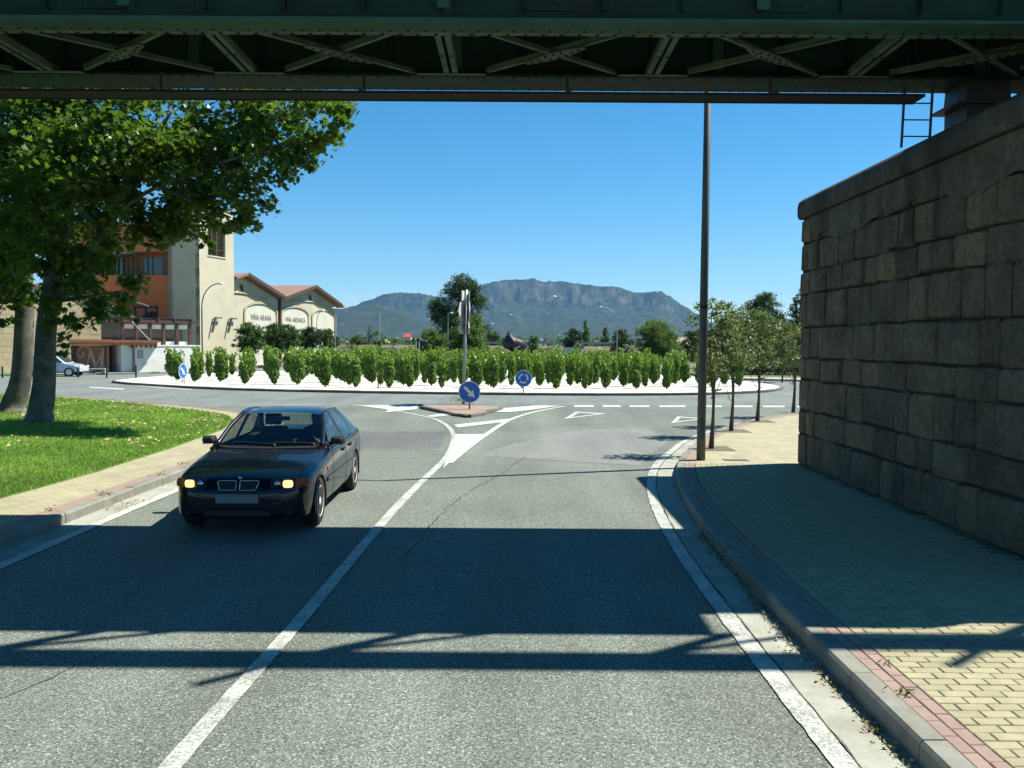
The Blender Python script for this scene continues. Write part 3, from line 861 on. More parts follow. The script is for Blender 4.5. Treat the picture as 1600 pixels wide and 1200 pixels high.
# --- pavers laid one by one under the bridge
def pavers():
    cells = []
    def ok(x, y): return 2.5 < x < 5.42
    for iy in range(-20, 260):                                     # two pink courses along the kerb, laid lengthways
        y = 1.5 + iy * 0.2
        if y > 16.0: break
        for c in range(2):
            kx = np.interp(y, [p.y for p in RK[:70]], [p.x for p in RK[:70]]) + 0.155
            cells.append((kx + 0.05 + c * 0.1, y + (0.1 if c else 0), 1, 1))
    row = 0
    y = 1.5
    while y < 16.0:
        kx = np.interp(y, [p.y for p in RK[:70]], [p.x for p in RK[:70]]) + 0.155 + 0.2
        x = kx + 0.1 + (0.1 if row % 2 else 0) - (0.0)
        pink = 6.2 < y < 6.42
        if row % 2: cells.append((kx + 0.05, y, 2, 1 if pink else 0))
        while x + 0.1 < 5.42:
            cells.append((x, y, 0, 1 if pink else 0)); x += 0.2
        y += 0.1; row += 1
    vis, rest = [], []
    for c in cells:
        q = project((c[0], c[1], 0.15))
        (vis if q and -5 < q[0] < 1605 and q[1] < 1206 and c[1] < 12 else rest).append(c)
    vis.sort(key=lambda c: c[1])
    rest += vis[300:]; vis = vis[:300]
    def paver_mesh(w, d, m):
        g = 0.004; mb = MB(); a, b2, e = w / 2 - g, d / 2 - g, 0.005
        lo = [(-a, -b2, -0.03), (a, -b2, -0.03), (a, b2, -0.03), (-a, b2, -0.03)]
        mid = [(x, y, 0.006) for x, y, z in lo]; top = [(x - math.copysign(e, x), y - math.copysign(e, y), 0.011) for x, y, z in lo]
        mb.add(lo + mid + top, [(0, 1, 5, 4), (1, 2, 6, 5), (2, 3, 7, 6), (3, 0, 4, 7), (4, 5, 9, 8), (5, 6, 10, 9), (6, 7, 11, 10), (7, 4, 8, 11), (8, 9, 10, 11)])
        return mb.mesh('paver', m, fix=False), mb
    mats = [MAT['paver_yellow'], MAT['paver_pink']]
    dims = [(0.2, 0.1), (0.1, 0.2), (0.1, 0.1)]
    lib = {(k, p): paver_mesh(*dims[k], mats[p]) for k in range(3) for p in range(2)}
    for x, y, k, p in vis:
        o = bpy.data.objects.new('paver', lib[(k, p)][0]); C.objects.link(o); o.parent = PAVE
        o.location = (x, y, 0.145 + rng.uniform(-0.002, 0.002)); o.rotation_euler = (rng.uniform(-.008, .008), rng.uniform(-.008, .008), rng.uniform(-.01, .01))
    big = MB()
    for x, y, k, p in rest:
        big.cur = p; s = lib[(k, p)][1]; z = 0.145 + rng.uniform(-0.002, 0.002)
        big.add([(a + x, b + y, c + z) for a, b, c in s.v], s.f)
    o = big.build('paver_field', mats, PAVE, fix=False); o['kind'] = 'stuff'
    # sand bed between the pavers
    kp = [(p.x, p.y) for p in along(RK, -0.152) if 1.4 < p.y < 16.0]
    mb = MB(); mb.prism([(x, y, 0.12) for x, y in kp] + [(5.44, kp[-1][1], 0.12), (5.44, kp[0][1], 0.12)], (0, 0, 0.0275)); o = mb.build('sand_bed', MAT['sand_joint'], PAVE)
pavers()
# ------------------------------------------------------------------ abutment wall of the bridge
WX = 5.46            # face of the wall
WY1 = 16.15          # its far end
WY0 = 7.6            # its near end
def abutment():
    t = thing('abutment_wall', 'tall dark sandstone abutment wall with a rounded coping under the bridge', 'wall', (WX + 0.4, 10, 0.14))
    mb = MB(); mb.box(WX + 0.06, WX + 0.9, WY0, WY1 - 0.05, 0.0, 4.74); mb.build('core', MAT['mortar'], t)
    r = random.Random(3)
    def block(y0, y1, z0, z1, face, depth, mat, name='stone', end=False):
        """a roughly squared block: bulging front face with chipped corners"""
        g = 0.011
        y0 += g; y1 -= g; z0 += g; z1 -= g
        j = lambda s=0.018: r.uniform(-s, s)
        ch = min(0.035, (y1 - y0) * 0.12)
        out = [(y0 + ch + j(), z0 + j()), (y1 - ch + j(), z0 + j()), (y1 + j(.012), z0 + ch + j()), (y1 + j(.012), z1 - ch + j()), (y1 - ch + j(), z1 + j()), (y0 + ch + j(), z1 + j()), (y0 + j(.012), z1 - ch + j()), (y0 + j(.012), z0 + ch + j())]
        pr = r.uniform(-0.006, 0.05)
        cy, cz = (y0 + y1) / 2, (z0 + z1) / 2
        kx_, kz_ = 1 - 0.05 / (y1 - y0), 1 - 0.045 / (z1 - z0)
        inn = [(cy + (a - cy) * kx_ + j(.008), cz + (b - cz) * kz_ + j(.008)) for a, b in out]
        mb = MB(); n = 8
        vs = [(face + depth, a, b) for a, b in out] + [(face + 0.012, a, b) for a, b in out] + [(face - pr * 0.7 - 0.006 + j(.008), a, b) for a, b in inn] + [(face - pr - 0.012, cy + j(.05), cz + j(.05))]
        fs = []
        for k in range(n):
            k2 = (k + 1) % n
            fs += [(k, k2, n + k2, n + k), (n + k, n + k2, 2 * n + k2, 2 * n + k), (2 * n + k, 2 * n + k2, 3 * n)]
        mb.add(vs, fs); o = mb.build(name, mat, t, smooth=False)
    z = 0.14
    hs_ = [0.60, 0.44, 0.58, 0.40, 0.56, 0.62, 0.42, 0.52, 0.46]
    tot = sum(hs_); hs_ = [h * (4.74 - 0.14) / tot for h in hs_]
    for c, h in enumerate(hs_):
        # quoins at the far end, alternating long and short
        q = 0.36 if c % 2 else 0.50
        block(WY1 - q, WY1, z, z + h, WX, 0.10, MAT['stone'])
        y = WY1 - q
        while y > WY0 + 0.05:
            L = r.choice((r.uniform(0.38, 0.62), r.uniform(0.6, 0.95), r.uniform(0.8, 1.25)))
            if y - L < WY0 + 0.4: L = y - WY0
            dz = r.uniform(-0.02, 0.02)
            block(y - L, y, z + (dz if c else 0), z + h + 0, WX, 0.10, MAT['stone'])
            y -= L
        z += h
    # far end face of the wall, of the same courses
    mb = MB(); mb.box(WX + 0.01, WX + 0.9, WY1 - 0.045, WY1 - 0.012, 0.14, 4.74); mb.build('end_face', MAT['stone'], t)
    # cement rendering left on the upper courses
    def patch(poly, nm='render_patch'):
        mb = MB(); pts = [(WX - 0.036, a, b) for a, b in poly]
        mb.prism(pts, (0.04, 0, 0)); mb.build(nm, MAT['render'], t)
    ys = np.arange(9.0, 15.7, 0.16)
    patch([(15.72, 4.73), (9.0, 4.73)] + [(yy, 4.30 + 0.10 * math.sin(yy * 1.7) + r.uniform(-.05, .05)) for yy in ys])
    # coping: long slabs with a rounded nose
    y = WY1 + 0.09; first = True
    prof = [(0.98, 4.752), (-0.09, 4.752), (-0.115, 4.80), (-0.12, 4.95), (-0.10, 5.05), (-0.04, 5.11), (0.05, 5.13), (0.98, 5.13)]
    while y > WY0 + 0.05:
        L = r.uniform(1.3, 1.9)
        if y - L < WY0 + 0.6: L = y - WY0
        a, b = y - L + 0.008, y
        n = len(prof); s = 1.0
        e = [(a, 0), (b - (0.10 if first else 0), 0)] + ([(b, 0.07)] if first else [])
        mb = MB(); vs = []
        for yy, ins in e:
            for x, zz in prof:
                vs.append((WX + x + (ins if x < 0.5 else 0), yy, zz - (ins * 0.7 if zz > 5 else 0)))
        fs = [tuple(range(n - 1, -1, -1)), tuple(range((len(e) - 1) * n, len(e) * n))]
        for i in range(len(e) - 1):
            fs += [(i * n + k, i * n + (k + 1) % n, (i + 1) * n + (k + 1) % n, (i + 1) * n + k) for k in range(n)]
        mb.add(vs, fs); mb.build('coping_stone', MAT['coping'], t)
        first = False; y -= L
    # low plinth course at the foot
    return t
abutment()
mb = MB()   # the embankment that the wall retains
mb.prism([(WX + 0.92, WY0 + 0.1, 0.0), (40, WY0 + 0.1, 0.0), (40, 15.9, 0.0), (WX + 0.92, 15.9, 0.0)], (0, 0, 4.9))
o = mb.build('rail_embankment', MAT['dirt']); o['kind'] = 'structure'

# the earth bank and stone face that carry the other end of the bridge, left of the road
mb = MB(); mb.prism([(-40, 7.4, 0.0), (-10.2, 7.4, 0.0), (-10.2, 13.0, 0.0), (-40, 13.0, 0.0)], (0, 0, 4.9)); o = mb.build('rail_embankment', MAT['dirt']); o['kind'] = 'structure'
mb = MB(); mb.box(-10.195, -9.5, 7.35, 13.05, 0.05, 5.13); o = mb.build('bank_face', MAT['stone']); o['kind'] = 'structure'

# ------------------------------------------------------------------ the railway bridge
BX0, BX1 = -13.5, 9.5
ZB = 5.92            # underside of the girders
YN, YF = 9.62, 11.55  # near and far girder, centre lines
def bridge():
    t = thing('railway_bridge', 'green riveted plate girder railway bridge crossing above the road', 'bridge', (-2, 10.6, ZB))
    riv = {'near': MB(), 'far': MB(), 'brace': MB()}
    def rivet(mb, x, y, z, r=0.019, axis=2, s=-1):
        n = 6; h = 0.014 * s
        vs = []
        for rr, hh in ((r, 0), (r * 0.7, h)):
            for k in range(n):
                a = 2 * math.pi * k / n; u, v = rr * math.cos(a), rr * math.sin(a)
                vs.append((x + u, y + v, z + hh) if axis == 2 else (x + u, y + hh, z + v))
        mb.add(vs, [(k, (k + 1) % n, n + (k + 1) % n, n + k) for k in range(n)] + [tuple(range(n, 2 * n))])
    for tag_, Y, w in (('near', YN + 0.06, 0.36), ('far', YF + 0.22, 0.62)):
        g = MB(); g.box(BX0, BX1, Y - w / 2, Y + w / 2, ZB, ZB + 0.035); g.build('bottom_flange', MAT['brace_pale'] if tag_ == 'near' else MAT['girder'], t)
        g = MB(); g.box(BX0, BX1, Y - 0.012, Y + 0.012, ZB + 0.037, ZB + 1.5); web = g.build('web_plate', MAT['girder'], t)
        g = MB(); g.box(BX0, BX1, Y - 0.11, Y - 0.0125, ZB + 0.036, ZB + 0.05); g.box(BX0, BX1, Y - 0.0265, Y - 0.0125, ZB + 0.0505, ZB + 0.15); g.box(BX0, BX1, Y + 0.0125, Y + 0.11, ZB + 0.036, ZB + 0.05); g.box(BX0, BX1, Y + 0.0125, Y + 0.0265, ZB + 0.0505, ZB + 0.15)
        g.build('flange_angle', MAT['girder'], t)
        g = MB(); g.box(BX0, BX1, Y - 0.2, Y + 0.2, ZB + 1.502, ZB + 1.54); g.build('top_flange', MAT['girder'], t)
        x = BX0 + 0.4; k = 0
        while x < BX1:
            for s in (-1, 1):
                g = MB(); a, b = sorted((Y + s * 0.0125, Y + s * 0.11)); g.box(x - 0.006, x + 0.006, a, b, ZB + 0.152, ZB + 1.5)
                a, b = sorted((Y + s * 0.0125, Y + s * 0.0245)); g.box(x + 0.0065, x + 0.08, a, b, ZB + 0.152, ZB + 1.5)
                if k % 4 == 2:
                    a, b = sorted((Y + s * 0.111, Y + s * 0.135)); g.box(x - 0.07, x + 0.07, a, b, ZB + 0.16, ZB + 1.5)
                g.build('stiffener', MAT['brace_pale'] if k % 4 == 2 else MAT['girder'], t)
            x += 0.88; k += 1
        if tag_ == 'near':
            for xx in (3.0, 0.4, -4.6):     # splice plates with rivets
                g = MB(); g.box(xx - 0.28, xx + 0.28, Y - 0.028, Y - 0.0135, ZB + 0.17, ZB + 1.2); pl = g.build('splice_plate', MAT['girder'], t)
                for i in range(4):
                    for j in range(8): rivet(riv['near'], xx - 0.2 + i * 0.135, Y - 0.0285, ZB + 0.24 + j * 0.12, 0.018, 1, -1)
        for i in range(int((BX1 - BX0) / 0.2)):
            xx = BX0 + 0.1 + i * 0.2
            rivet(riv[tag_], xx, Y + w / 2 - 0.05, ZB, 0.02)
            if tag_ == 'far':
                rivet(riv[tag_], xx, Y - w / 2 + 0.06, ZB, 0.02)
    # flat bracing in the plane just above the bottom flanges
    z0 = ZB + 0.036
    ya, yb = YN + 0.20, YF + 0.0     # inner edges
    zz = ZB - 0.001
    g = MB(); g.box(BX0, BX1, YN + 0.2415, YN + 0.335, ZB + 0.0, ZB + 0.018); g.build('gusset_strip', MAT['brace'], t)
    i = 0
    for xx in np.arange(BX0 + 0.1, BX1, 0.205):
        rivet(riv['brace'], xx, YN + 0.30, ZB, 0.026)
    xs = [-3.49 + 2.66 * k for k in range(-4, 5)]
    y0, y1 = YN + 0.27, YF - 0.02
    for k, x in enumerate(xs):
        g = MB()
        for s in (-0.055, 0.055):
            g.beam((x + s, y0 + 0.07, zz + 0.030), (x + s, y1, zz + 0.030), 0.066, 0.012)
        g.beam((x - 0.088, y0 + 0.07, zz + 0.075), (x - 0.088, y1, zz + 0.075), 0.01, 0.075); g.beam((x + 0.088, y0 + 0.07, zz + 0.075), (x + 0.088, y1, zz + 0.075), 0.01, 0.075)
        g.build('strut', MAT['brace'], t)
        for s in (-0.055, 0.055):
            for yy in (y0 + 0.10, (y0 + y1) / 2, y1 - 0.10): rivet(riv['brace'], x + s, yy, zz + 0.024, 0.018)
        g = MB(); g.poly([(x - 0.55, y1 + 0.10, zz + 0.012), (x - 0.44, y1 - 0.14, zz + 0.012), (x + 0.44, y1 - 0.14, zz + 0.012), (x + 0.55, y1 + 0.10, zz + 0.012)])
        g2 = MB(); g2.prism(g.v, (0, 0, 0.01)); g2.build('gusset_plate', MAT['brace'], t)
        g = MB(); g.prism([(x - 0.55, y0 - 0.02, zz + 0.022), (x - 0.45, y0 + 0.14, zz + 0.022), (x + 0.45, y0 + 0.14, zz + 0.022), (x + 0.55, y0 - 0.02, zz + 0.022)], (0, 0, 0.01)); g.build('gusset_plate', MAT['brace'], t)
        if k < len(xs) - 1:
            xa, xb = x + 0.48, xs[k + 1] - 0.48
            up = k % 2 == 0
            for n, (pa, pb) in enumerate((((xa, y0 + 0.08), (xb, y1 - 0.08)), ((xb, y0 + 0.08), (xa, y1 - 0.08)))):
                g = MB(); zo = zz + 0.040 + n * 0.014
                g.beam((pa[0], pa[1], zo), (pb[0], pb[1], zo), 0.055, 0.011)
                d = Vector((pb[0] - pa[0], pb[1] - pa[1], 0)).normalized(); s = Vector((-d.y, d.x, 0)) * 0.024
                g.beam((pa[0] + s.x, pa[1] + s.y, zo + 0.045), (pb[0] + s.x, pb[1] + s.y, zo + 0.035), 0.009, 0.055)
                g.build('diagonal', MAT['brace'], t)
            # lozenge plate where the two cross, along one of them
            c = Vector(((xa + xb) / 2, (y0 + y1) / 2, zz + 0.022))
            d = Vector((xb - xa, (y1 - y0 - 0.16) * (1 if up else -1), 0)).normalized(); s = Vector((-d.y, d.x, 0))
            pts = [c - d * 0.46 - s * 0.035, c - d * 0.15 - s * 0.10, c + d * 0.15 - s * 0.10, c + d * 0.46 - s * 0.035, c + d * 0.46 + s * 0.035, c + d * 0.15 + s * 0.10, c - d * 0.15 + s * 0.10, c - d * 0.46 + s * 0.035]
            g = MB(); g.prism(pts, (0, 0, 0.011)); g.build('gusset_plate', MAT['brace'], t)
            for a, b in ((-0.36, 0), (-0.24, 0.03), (-0.24, -0.03), (-0.1, 0.05), (-0.1, -0.05), (0.03, 0.06), (0.03, -0.06), (0.14, 0.05), (0.14, -0.05), (0.25, 0.02), (0.36, 0)):
                q = c + d * a + s * b; rivet(riv['brace'], q.x, q.y, q.z, 0.02)
    for k, mb in riv.items():
        o = mb.build('rivets', MAT['girder'] if k != 'brace' else MAT['deck'], t, fix=False); o['kind'] = 'stuff'
    # deck: cross girders, timbers, edge walkway
    for k in range(9):
        x = -3.49 + 2.66 * (k - 4)
        g = MB(); g.box(x - 0.1, x + 0.1, YN + 0.18, YF + 0.10, ZB + 0.62, ZB + 0.66); g.box(x - 0.008, x + 0.008, YN + 0.18, YF + 0.10, ZB + 0.662, ZB + 1.12); g.build('cross_girder', MAT['girder'], t)
    x = BX0; g = MB()
    g.box(BX0, 6.35, YN - 1.27, YF + 0.75, ZB + 1.56, ZB + 1.64); g.box(6.352, BX1, YN - 0.72, YF + 0.75, ZB + 1.56, ZB + 1.64); g.build('deck_boards', MAT['deck'], t)
    for k in range(8):
        y = YN + 0.16 + k * 0.245
        g = MB(); g.box(BX0, BX1, y, y + 0.235, ZB + 1.13, ZB + 1.17); g.build('deck_plank', MAT['deck'], t)
    # bearings on the abutment
    for Y in (YN + 0.06, YF + 0.22):
        g = MB(); g.box(6.02, 6.62, Y - 0.30, Y + 0.30, 5.135, 5.60); g.build('bearing_block', MAT['dark_steel'], t)
        g = MB(); g.box(5.86, 6.75, Y - 0.36, Y + 0.36, 5.605, 5.64); g.prism([(6.0, Y - 0.3, 5.645), (6.6, Y - 0.3, 5.645), (6.58, Y - 0.3, ZB - 0.003), (6.02, Y - 0.3, ZB - 0.003)], (0, 0.6, 0)); b = g.build('bearing', MAT['dark_steel'], t)
        for k in range(7):
            g = MB(); g.tube([(6.72 + k * 0.12, Y - 0.25, 5.70 + 0), (6.72 + k * 0.12, Y + 0.25, 5.70)], 0.045, 8); g.build('roller', MAT['dark_steel'], t)
    # railing along the near edge of the deck: raking posts with stays, broad upper rail
    zr = ZB + 1.64
    y0, y1, zt = YN - 1.24, YN - 1.58, ZB + 1.64 + 1.36
    for k in range(-4, 5):
        x = -1.3 + 2.6 * k
        g = MB(); g.beam((x, y0, zr), (x, y1 + 0.02, zt), 0.10, 0.09, (0, 1, 0)); g.build('rail_post', MAT['girder'], t)
        g = MB(); g.beam((x + 0.62, y0, zr + 0.01), (x + 0.05, y1 + 0.10, zt - 0.35), 0.07, 0.06, (0, 1, 0)); g.build('rail_stay', MAT['girder'], t)
        if k % 2 == 0:
            g = MB(); g.beam((x - 0.55, y1 - 0.50, zt + 0.02), (x - 0.1, y1 - 0.12, zt + 0.02), 0.09, 0.06, (0, 0, 1)); g.build('rail_bracket', MAT['girder'], t)
    g = MB(); g.box(BX0, BX1, y1 - 0.19, y1 + 0.19, zt + 0.055, zt + 0.12); g.build('top_rail', MAT['girder'], t)
    return t
bridge()

# maintenance catwalk slung under the far girder, and the ladder up to it
def catwalk():
    zc = 5.578
    t = thing('catwalk', 'dark narrow maintenance walkway slung under the far side of the bridge', 'walkway', (-2, 11.2, zc))
    y0 = 11.05
    for k in range(3):
        g = MB(); g.box(BX0, 5.26, y0 + k * 0.105, y0 + k * 0.105 + 0.099, zc, zc + 0.035); g.build('plank', MAT['deck'], t)
    g = MB(); g.box(BX0, 5.26, y0 + 0.314, y0 + 0.325, zc - 0.012, zc + 0.05); g.build('toe_board', MAT['girder'], t)
    x = BX0 + 0.9
    while x < 5.2:
        g = MB(); g.beam((x, y0 - 0.02, zc + 0.055), (x, y0 + 0.31, zc + 0.055), 0.05, 0.035); g.build('bracket', MAT['dark_steel'], t)
        for yy in (y0 + 0.28,):
            g = MB(); g.box(x - .02, x + .02, yy, yy + .012, zc + 0.05, ZB - 0.002); g.build('hanger', MAT['dark_steel'], t)
        x += 2.66
catwalk()
def ladder():
    t = thing('ladder', 'thin blue steel ladder rising from the wall top to the bridge', 'ladder', (5.7, 11.9, 5.13))
    def pt(x, z): return (x - 0.03 * (5.9 - z), 11.9, z)
    for x in (5.375, 5.76):
        g = MB(); g.tube([pt(x, 5.13), pt(x, 5.915)], 0.019, 8); g.build('rail', MAT['blue_steel'], t)
    z = 5.28
    while z < 5.9:
        g = MB(); g.tube([pt(5.38, z), pt(5.755, z)], 0.010, 6); g.build('rung', MAT['blue_steel'], t)
        z += 0.225
ladder()
# ------------------------------------------------------------------ vegetation
LEAF = {   # outlines in the unit square, stalk at the origin, tip at (0, 1)
    'plane': [(0.0, 0.0), (0.30, 0.08), (0.62, 0.22), (0.34, 0.40), (0.40, 0.78), (0.14, 0.62), (0.0, 1.0), (-0.14, 0.62), (-0.40, 0.78), (-0.34, 0.40), (-0.62, 0.22), (-0.30, 0.08)],
    'vine': [(0.0, 0.0), (0.45, 0.12), (0.48, 0.55), (0.0, 1.0), (-0.48, 0.55), (-0.45, 0.12)],
    'oval': [(0.0, 0.0), (0.26, 0.45), (0.0, 1.0), (-0.26, 0.45)],
    'slim': [(0.0, 0.0), (0.13, 0.5), (0.0, 1.0), (-0.13, 0.5)],
}
def leaf_mesh(name, pos, size, shape, mat, r, tint, up=0.5, out=None, steep=1.0):
    """one polygon per leaf, set at pos (n,3); up biases the leaf planes to face upwards"""
    pos = np.asarray(pos, float); n = len(pos)
    nrm = r.normal(size=(n, 3)); nrm[:, 2] = np.abs(nrm[:, 2]) * steep + up
    if out is not None: nrm += out * 0.8
    nrm /= np.linalg.norm(nrm, axis=1)[:, None]
    a = np.cross(nrm, r.normal(size=(n, 3))); a /= np.linalg.norm(a, axis=1)[:, None] + 1e-9
    b = np.cross(nrm, a)
    sz = size * r.uniform(0.5, 1.4, n)
    sh = np.array(LEAF[shape]); k = len(sh)
    curl = r.uniform(-0.25, 0.25, n)
    co = pos[:, None, :] + sz[:, None, None] * (a[:, None, :] * sh[None, :, 0:1] + b[:, None, :] * (sh[None, :, 1:2] - 0.5) + nrm[:, None, :] * (np.abs(sh[None, :, 0:1]) * curl[:, None, None] * 1.2))
    return np_mesh(name, co.reshape(-1, 3), n, k, mat, {'tint': np.clip(tint, 0, 1)})

def clump_points(c, rad, n, r, sub=10, flat_=0.8):
    """leaf positions in a clump made of smaller tufts spread through an ellipsoid"""
    c = np.asarray(c, float)
    d = r.normal(size=(sub, 3)); d /= np.linalg.norm(d, axis=1)[:, None]
    tc = c + d * (rad * r.uniform(0.35, 0.95, sub) ** 0.6)[:, None] * np.array([1, 1, flat_])
    which = r.integers(0, sub, n)
    tr = rad * r.uniform(0.22, 0.42, sub)
    g = r.normal(size=(n, 3)) * 0.62
    p = tc[which] + g * tr[which][:, None] * np.array([1, 1, 0.75])
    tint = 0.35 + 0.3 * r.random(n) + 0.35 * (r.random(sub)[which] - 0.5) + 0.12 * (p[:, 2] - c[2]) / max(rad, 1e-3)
    return p, tint

def tree(name, label, base, clumps, density, lsize, shape, lm, trunk_paths, bark=None, group=None, seed=1, up=0.4, cat='tree', sub=10, n_side=9):
    r = np.random.default_rng(seed)
    t = thing(name, label, cat, base, group)
    mb = MB()
    for pts, rad in trunk_paths:
        sp = smooth_path(pts, 4)
        rs = list(np.interp(np.linspace(0, 1, len(sp)), np.linspace(0, 1, len(rad)), rad))
        mb.tube(sp, rs, n_side)
    mb.build('trunk', bark or MAT['bark'], t, smooth=True)
    P_, T_ = [], []
    for c in clumps:
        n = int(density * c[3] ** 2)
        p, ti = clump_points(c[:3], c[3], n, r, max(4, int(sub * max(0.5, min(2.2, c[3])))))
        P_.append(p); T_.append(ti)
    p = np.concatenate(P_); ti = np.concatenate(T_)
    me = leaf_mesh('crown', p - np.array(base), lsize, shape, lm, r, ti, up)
    link_mesh('crown', me, t)
    return t

# --- the two big plane trees on the lawn
def V(px, py, d): 
    p = P(px, py, d); return (p.x, p.y, p.z)
def plane_trees():
    b1 = G(62, 661, 0.14); b2 = G(20, 644, 0.14)
    d1, d2 = b1.y, b2.y
    c1 = [(510, 180, 21, .62), (532, 174, 21, .32), (472, 225, 21.5, .75), (480, 258, 21.5, .32), (470, 180, 22, 1.15), (420, 205, 22, 1.35), (440, 262, 21.6, .55), (395, 258, 22, 1.05), (372, 308, 22, .85), (392, 335, 21.5, .4), (352, 342, 22, .62), (368, 366, 21.6, .32),
          (325, 255, 23, 1.5), (300, 318, 23, 1.15), (300, 362, 22.8, .45), (322, 384, 22.8, .25), (262, 352, 23, .62), (238, 374, 23, .35), (240, 296, 23.5, 1.3), (245, 215, 23, 1.7), (335, 180, 23, 1.5), (180, 350, 23.4, .9), (160, 290, 24, 1.2), (165, 210, 23, 1.8),
          (130, 395, 23, .8), (150, 440, 22.5, .75), (195, 452, 22.3, .52), (212, 447, 22.2, .26), (112, 468, 23, .8), (170, 482, 22.5, .5), (132, 500, 22.6, .38), (98, 512, 22.8, .42), (96, 548, 22.9, .20), (105, 432, 23.4, .7),
          (210, 500, 22.4, .12), (125, 255, 21.6, 1.2), (205, 245, 21.8, 1.0), (60, 185, 22, 1.5), (150, 325, 21.6, .9), (45, 300, 22.4, 1.3), (170, 395, 22, .55), (280, 255, 21.8, .9), (95, 380, 22.2, .7), (35, 390, 23, .9)]
    up1 = [(420, 130, 23, 1.0), (320, 90, 24.5, 1.5), (190, 60, 24, 2.0), (200, -60, 25.5, 2.4), (110, 120, 24.5, 2.0)]
    c2 = [(95, 260, 24.5, 1.6), (60, 200, 25, 1.8), (70, 335, 25, 1.3), (50, 395, 25.5, .9), (10, 330, 25, 1.6), (0, 230, 25, 2), (-60, 350, 25, 1.8), (-20, 425, 25.5, 1.1), (12, 440, 26, .7), (30, 470, 26.2, .5), (-70, 440, 25, 1.6), (-120, 260, 26, 2.4), (15, 500, 26.3, .32)]
    up2 = [(60, 90, 26, 2.2), (-60, 60, 27, 2.6), (40, -40, 27, 2.4), (-160, 100, 27, 2.6)]
    cl1 = [(*V(x, y, d), r) for x, y, d, r in c1 + up1]; cl2 = [(*V(x, y, d), r) for x, y, d, r in c2 + up2]
    bz = 0.13
    def q(px, py, d): return V(px, py, d)
    t1 = [([(b1.x, b1.y, bz), (b1.x + 0.02, b1.y, bz + 0.25), q(69, 600, d1), q(72, 520, d1), q(80, 455, d1), q(95, 380, d1 + .3), q(115, 270, d1 + .6), q(150, 120, d1 + 1)], [.48, .34, .29, .26, .24, .2, .15, .08]),
          ([q(78, 470, d1), q(112, 440, d1 - .3), q(150, 375, d1 - .6), q(205, 270, d1 - .8), q(270, 172, d1 - 1)], [.15, .12, .10, .08, .04]),
          ([q(160, 350, d1 - .6), q(230, 300, d1 - .9), q(330, 260, d1 - 1.3), q(440, 225, d1 - 1.7)], [.06, .05, .035, .02]),
          ([q(115, 270, d1 + .6), q(180, 150, d1 + .3), q(300, 60, d1)], [.14, .1, .05]),
          ([q(205, 270, d1 - .8), q(290, 310, d1 - 1), q(360, 340, d1 - 1.2)], [.06, .05, .025]),
          ([q(85, 470, d1), q(130, 465, d1 - .6), q(190, 455, d1 - 1)], [.07, .05, .02])]
    t2 = [([(b2.x, b2.y, bz), (b2.x + 0.02, b2.y, bz + 0.25), q(33, 590, d2), q(38, 500, d2), q(38, 420, d2), q(32, 330, d2), q(35, 200, d2), q(50, 60, d2)], [.48, .36, .30, .27, .24, .20, .15, .08]),
          ([q(38, 430, d2), q(5, 370, d2), q(-60, 260, d2)], [.17, .14, .06]),
          ([q(34, 350, d2), q(75, 250, d2 - .4), q(90, 150, d2 - .8)], [.15, .11, .05])]
    tree('plane_tree', 'big plane tree on the lawn with a pale sunlit trunk foot and wide hanging crown', (b1.x, b1.y, bz), cl1, 800, 0.142, 'plane', MAT['plane_leaf'], t1, None, 'plane trees on the lawn', 21, 0.35, n_side=14)
    tree('plane_tree', 'darker plane tree standing behind the sunlit plane trunk on the lawn', (b2.x, b2.y, bz), cl2, 820, 0.145, 'plane', MAT['plane_leaf'], t2, None, 'plane trees on the lawn', 22, 0.35, n_side=14)
plane_trees()

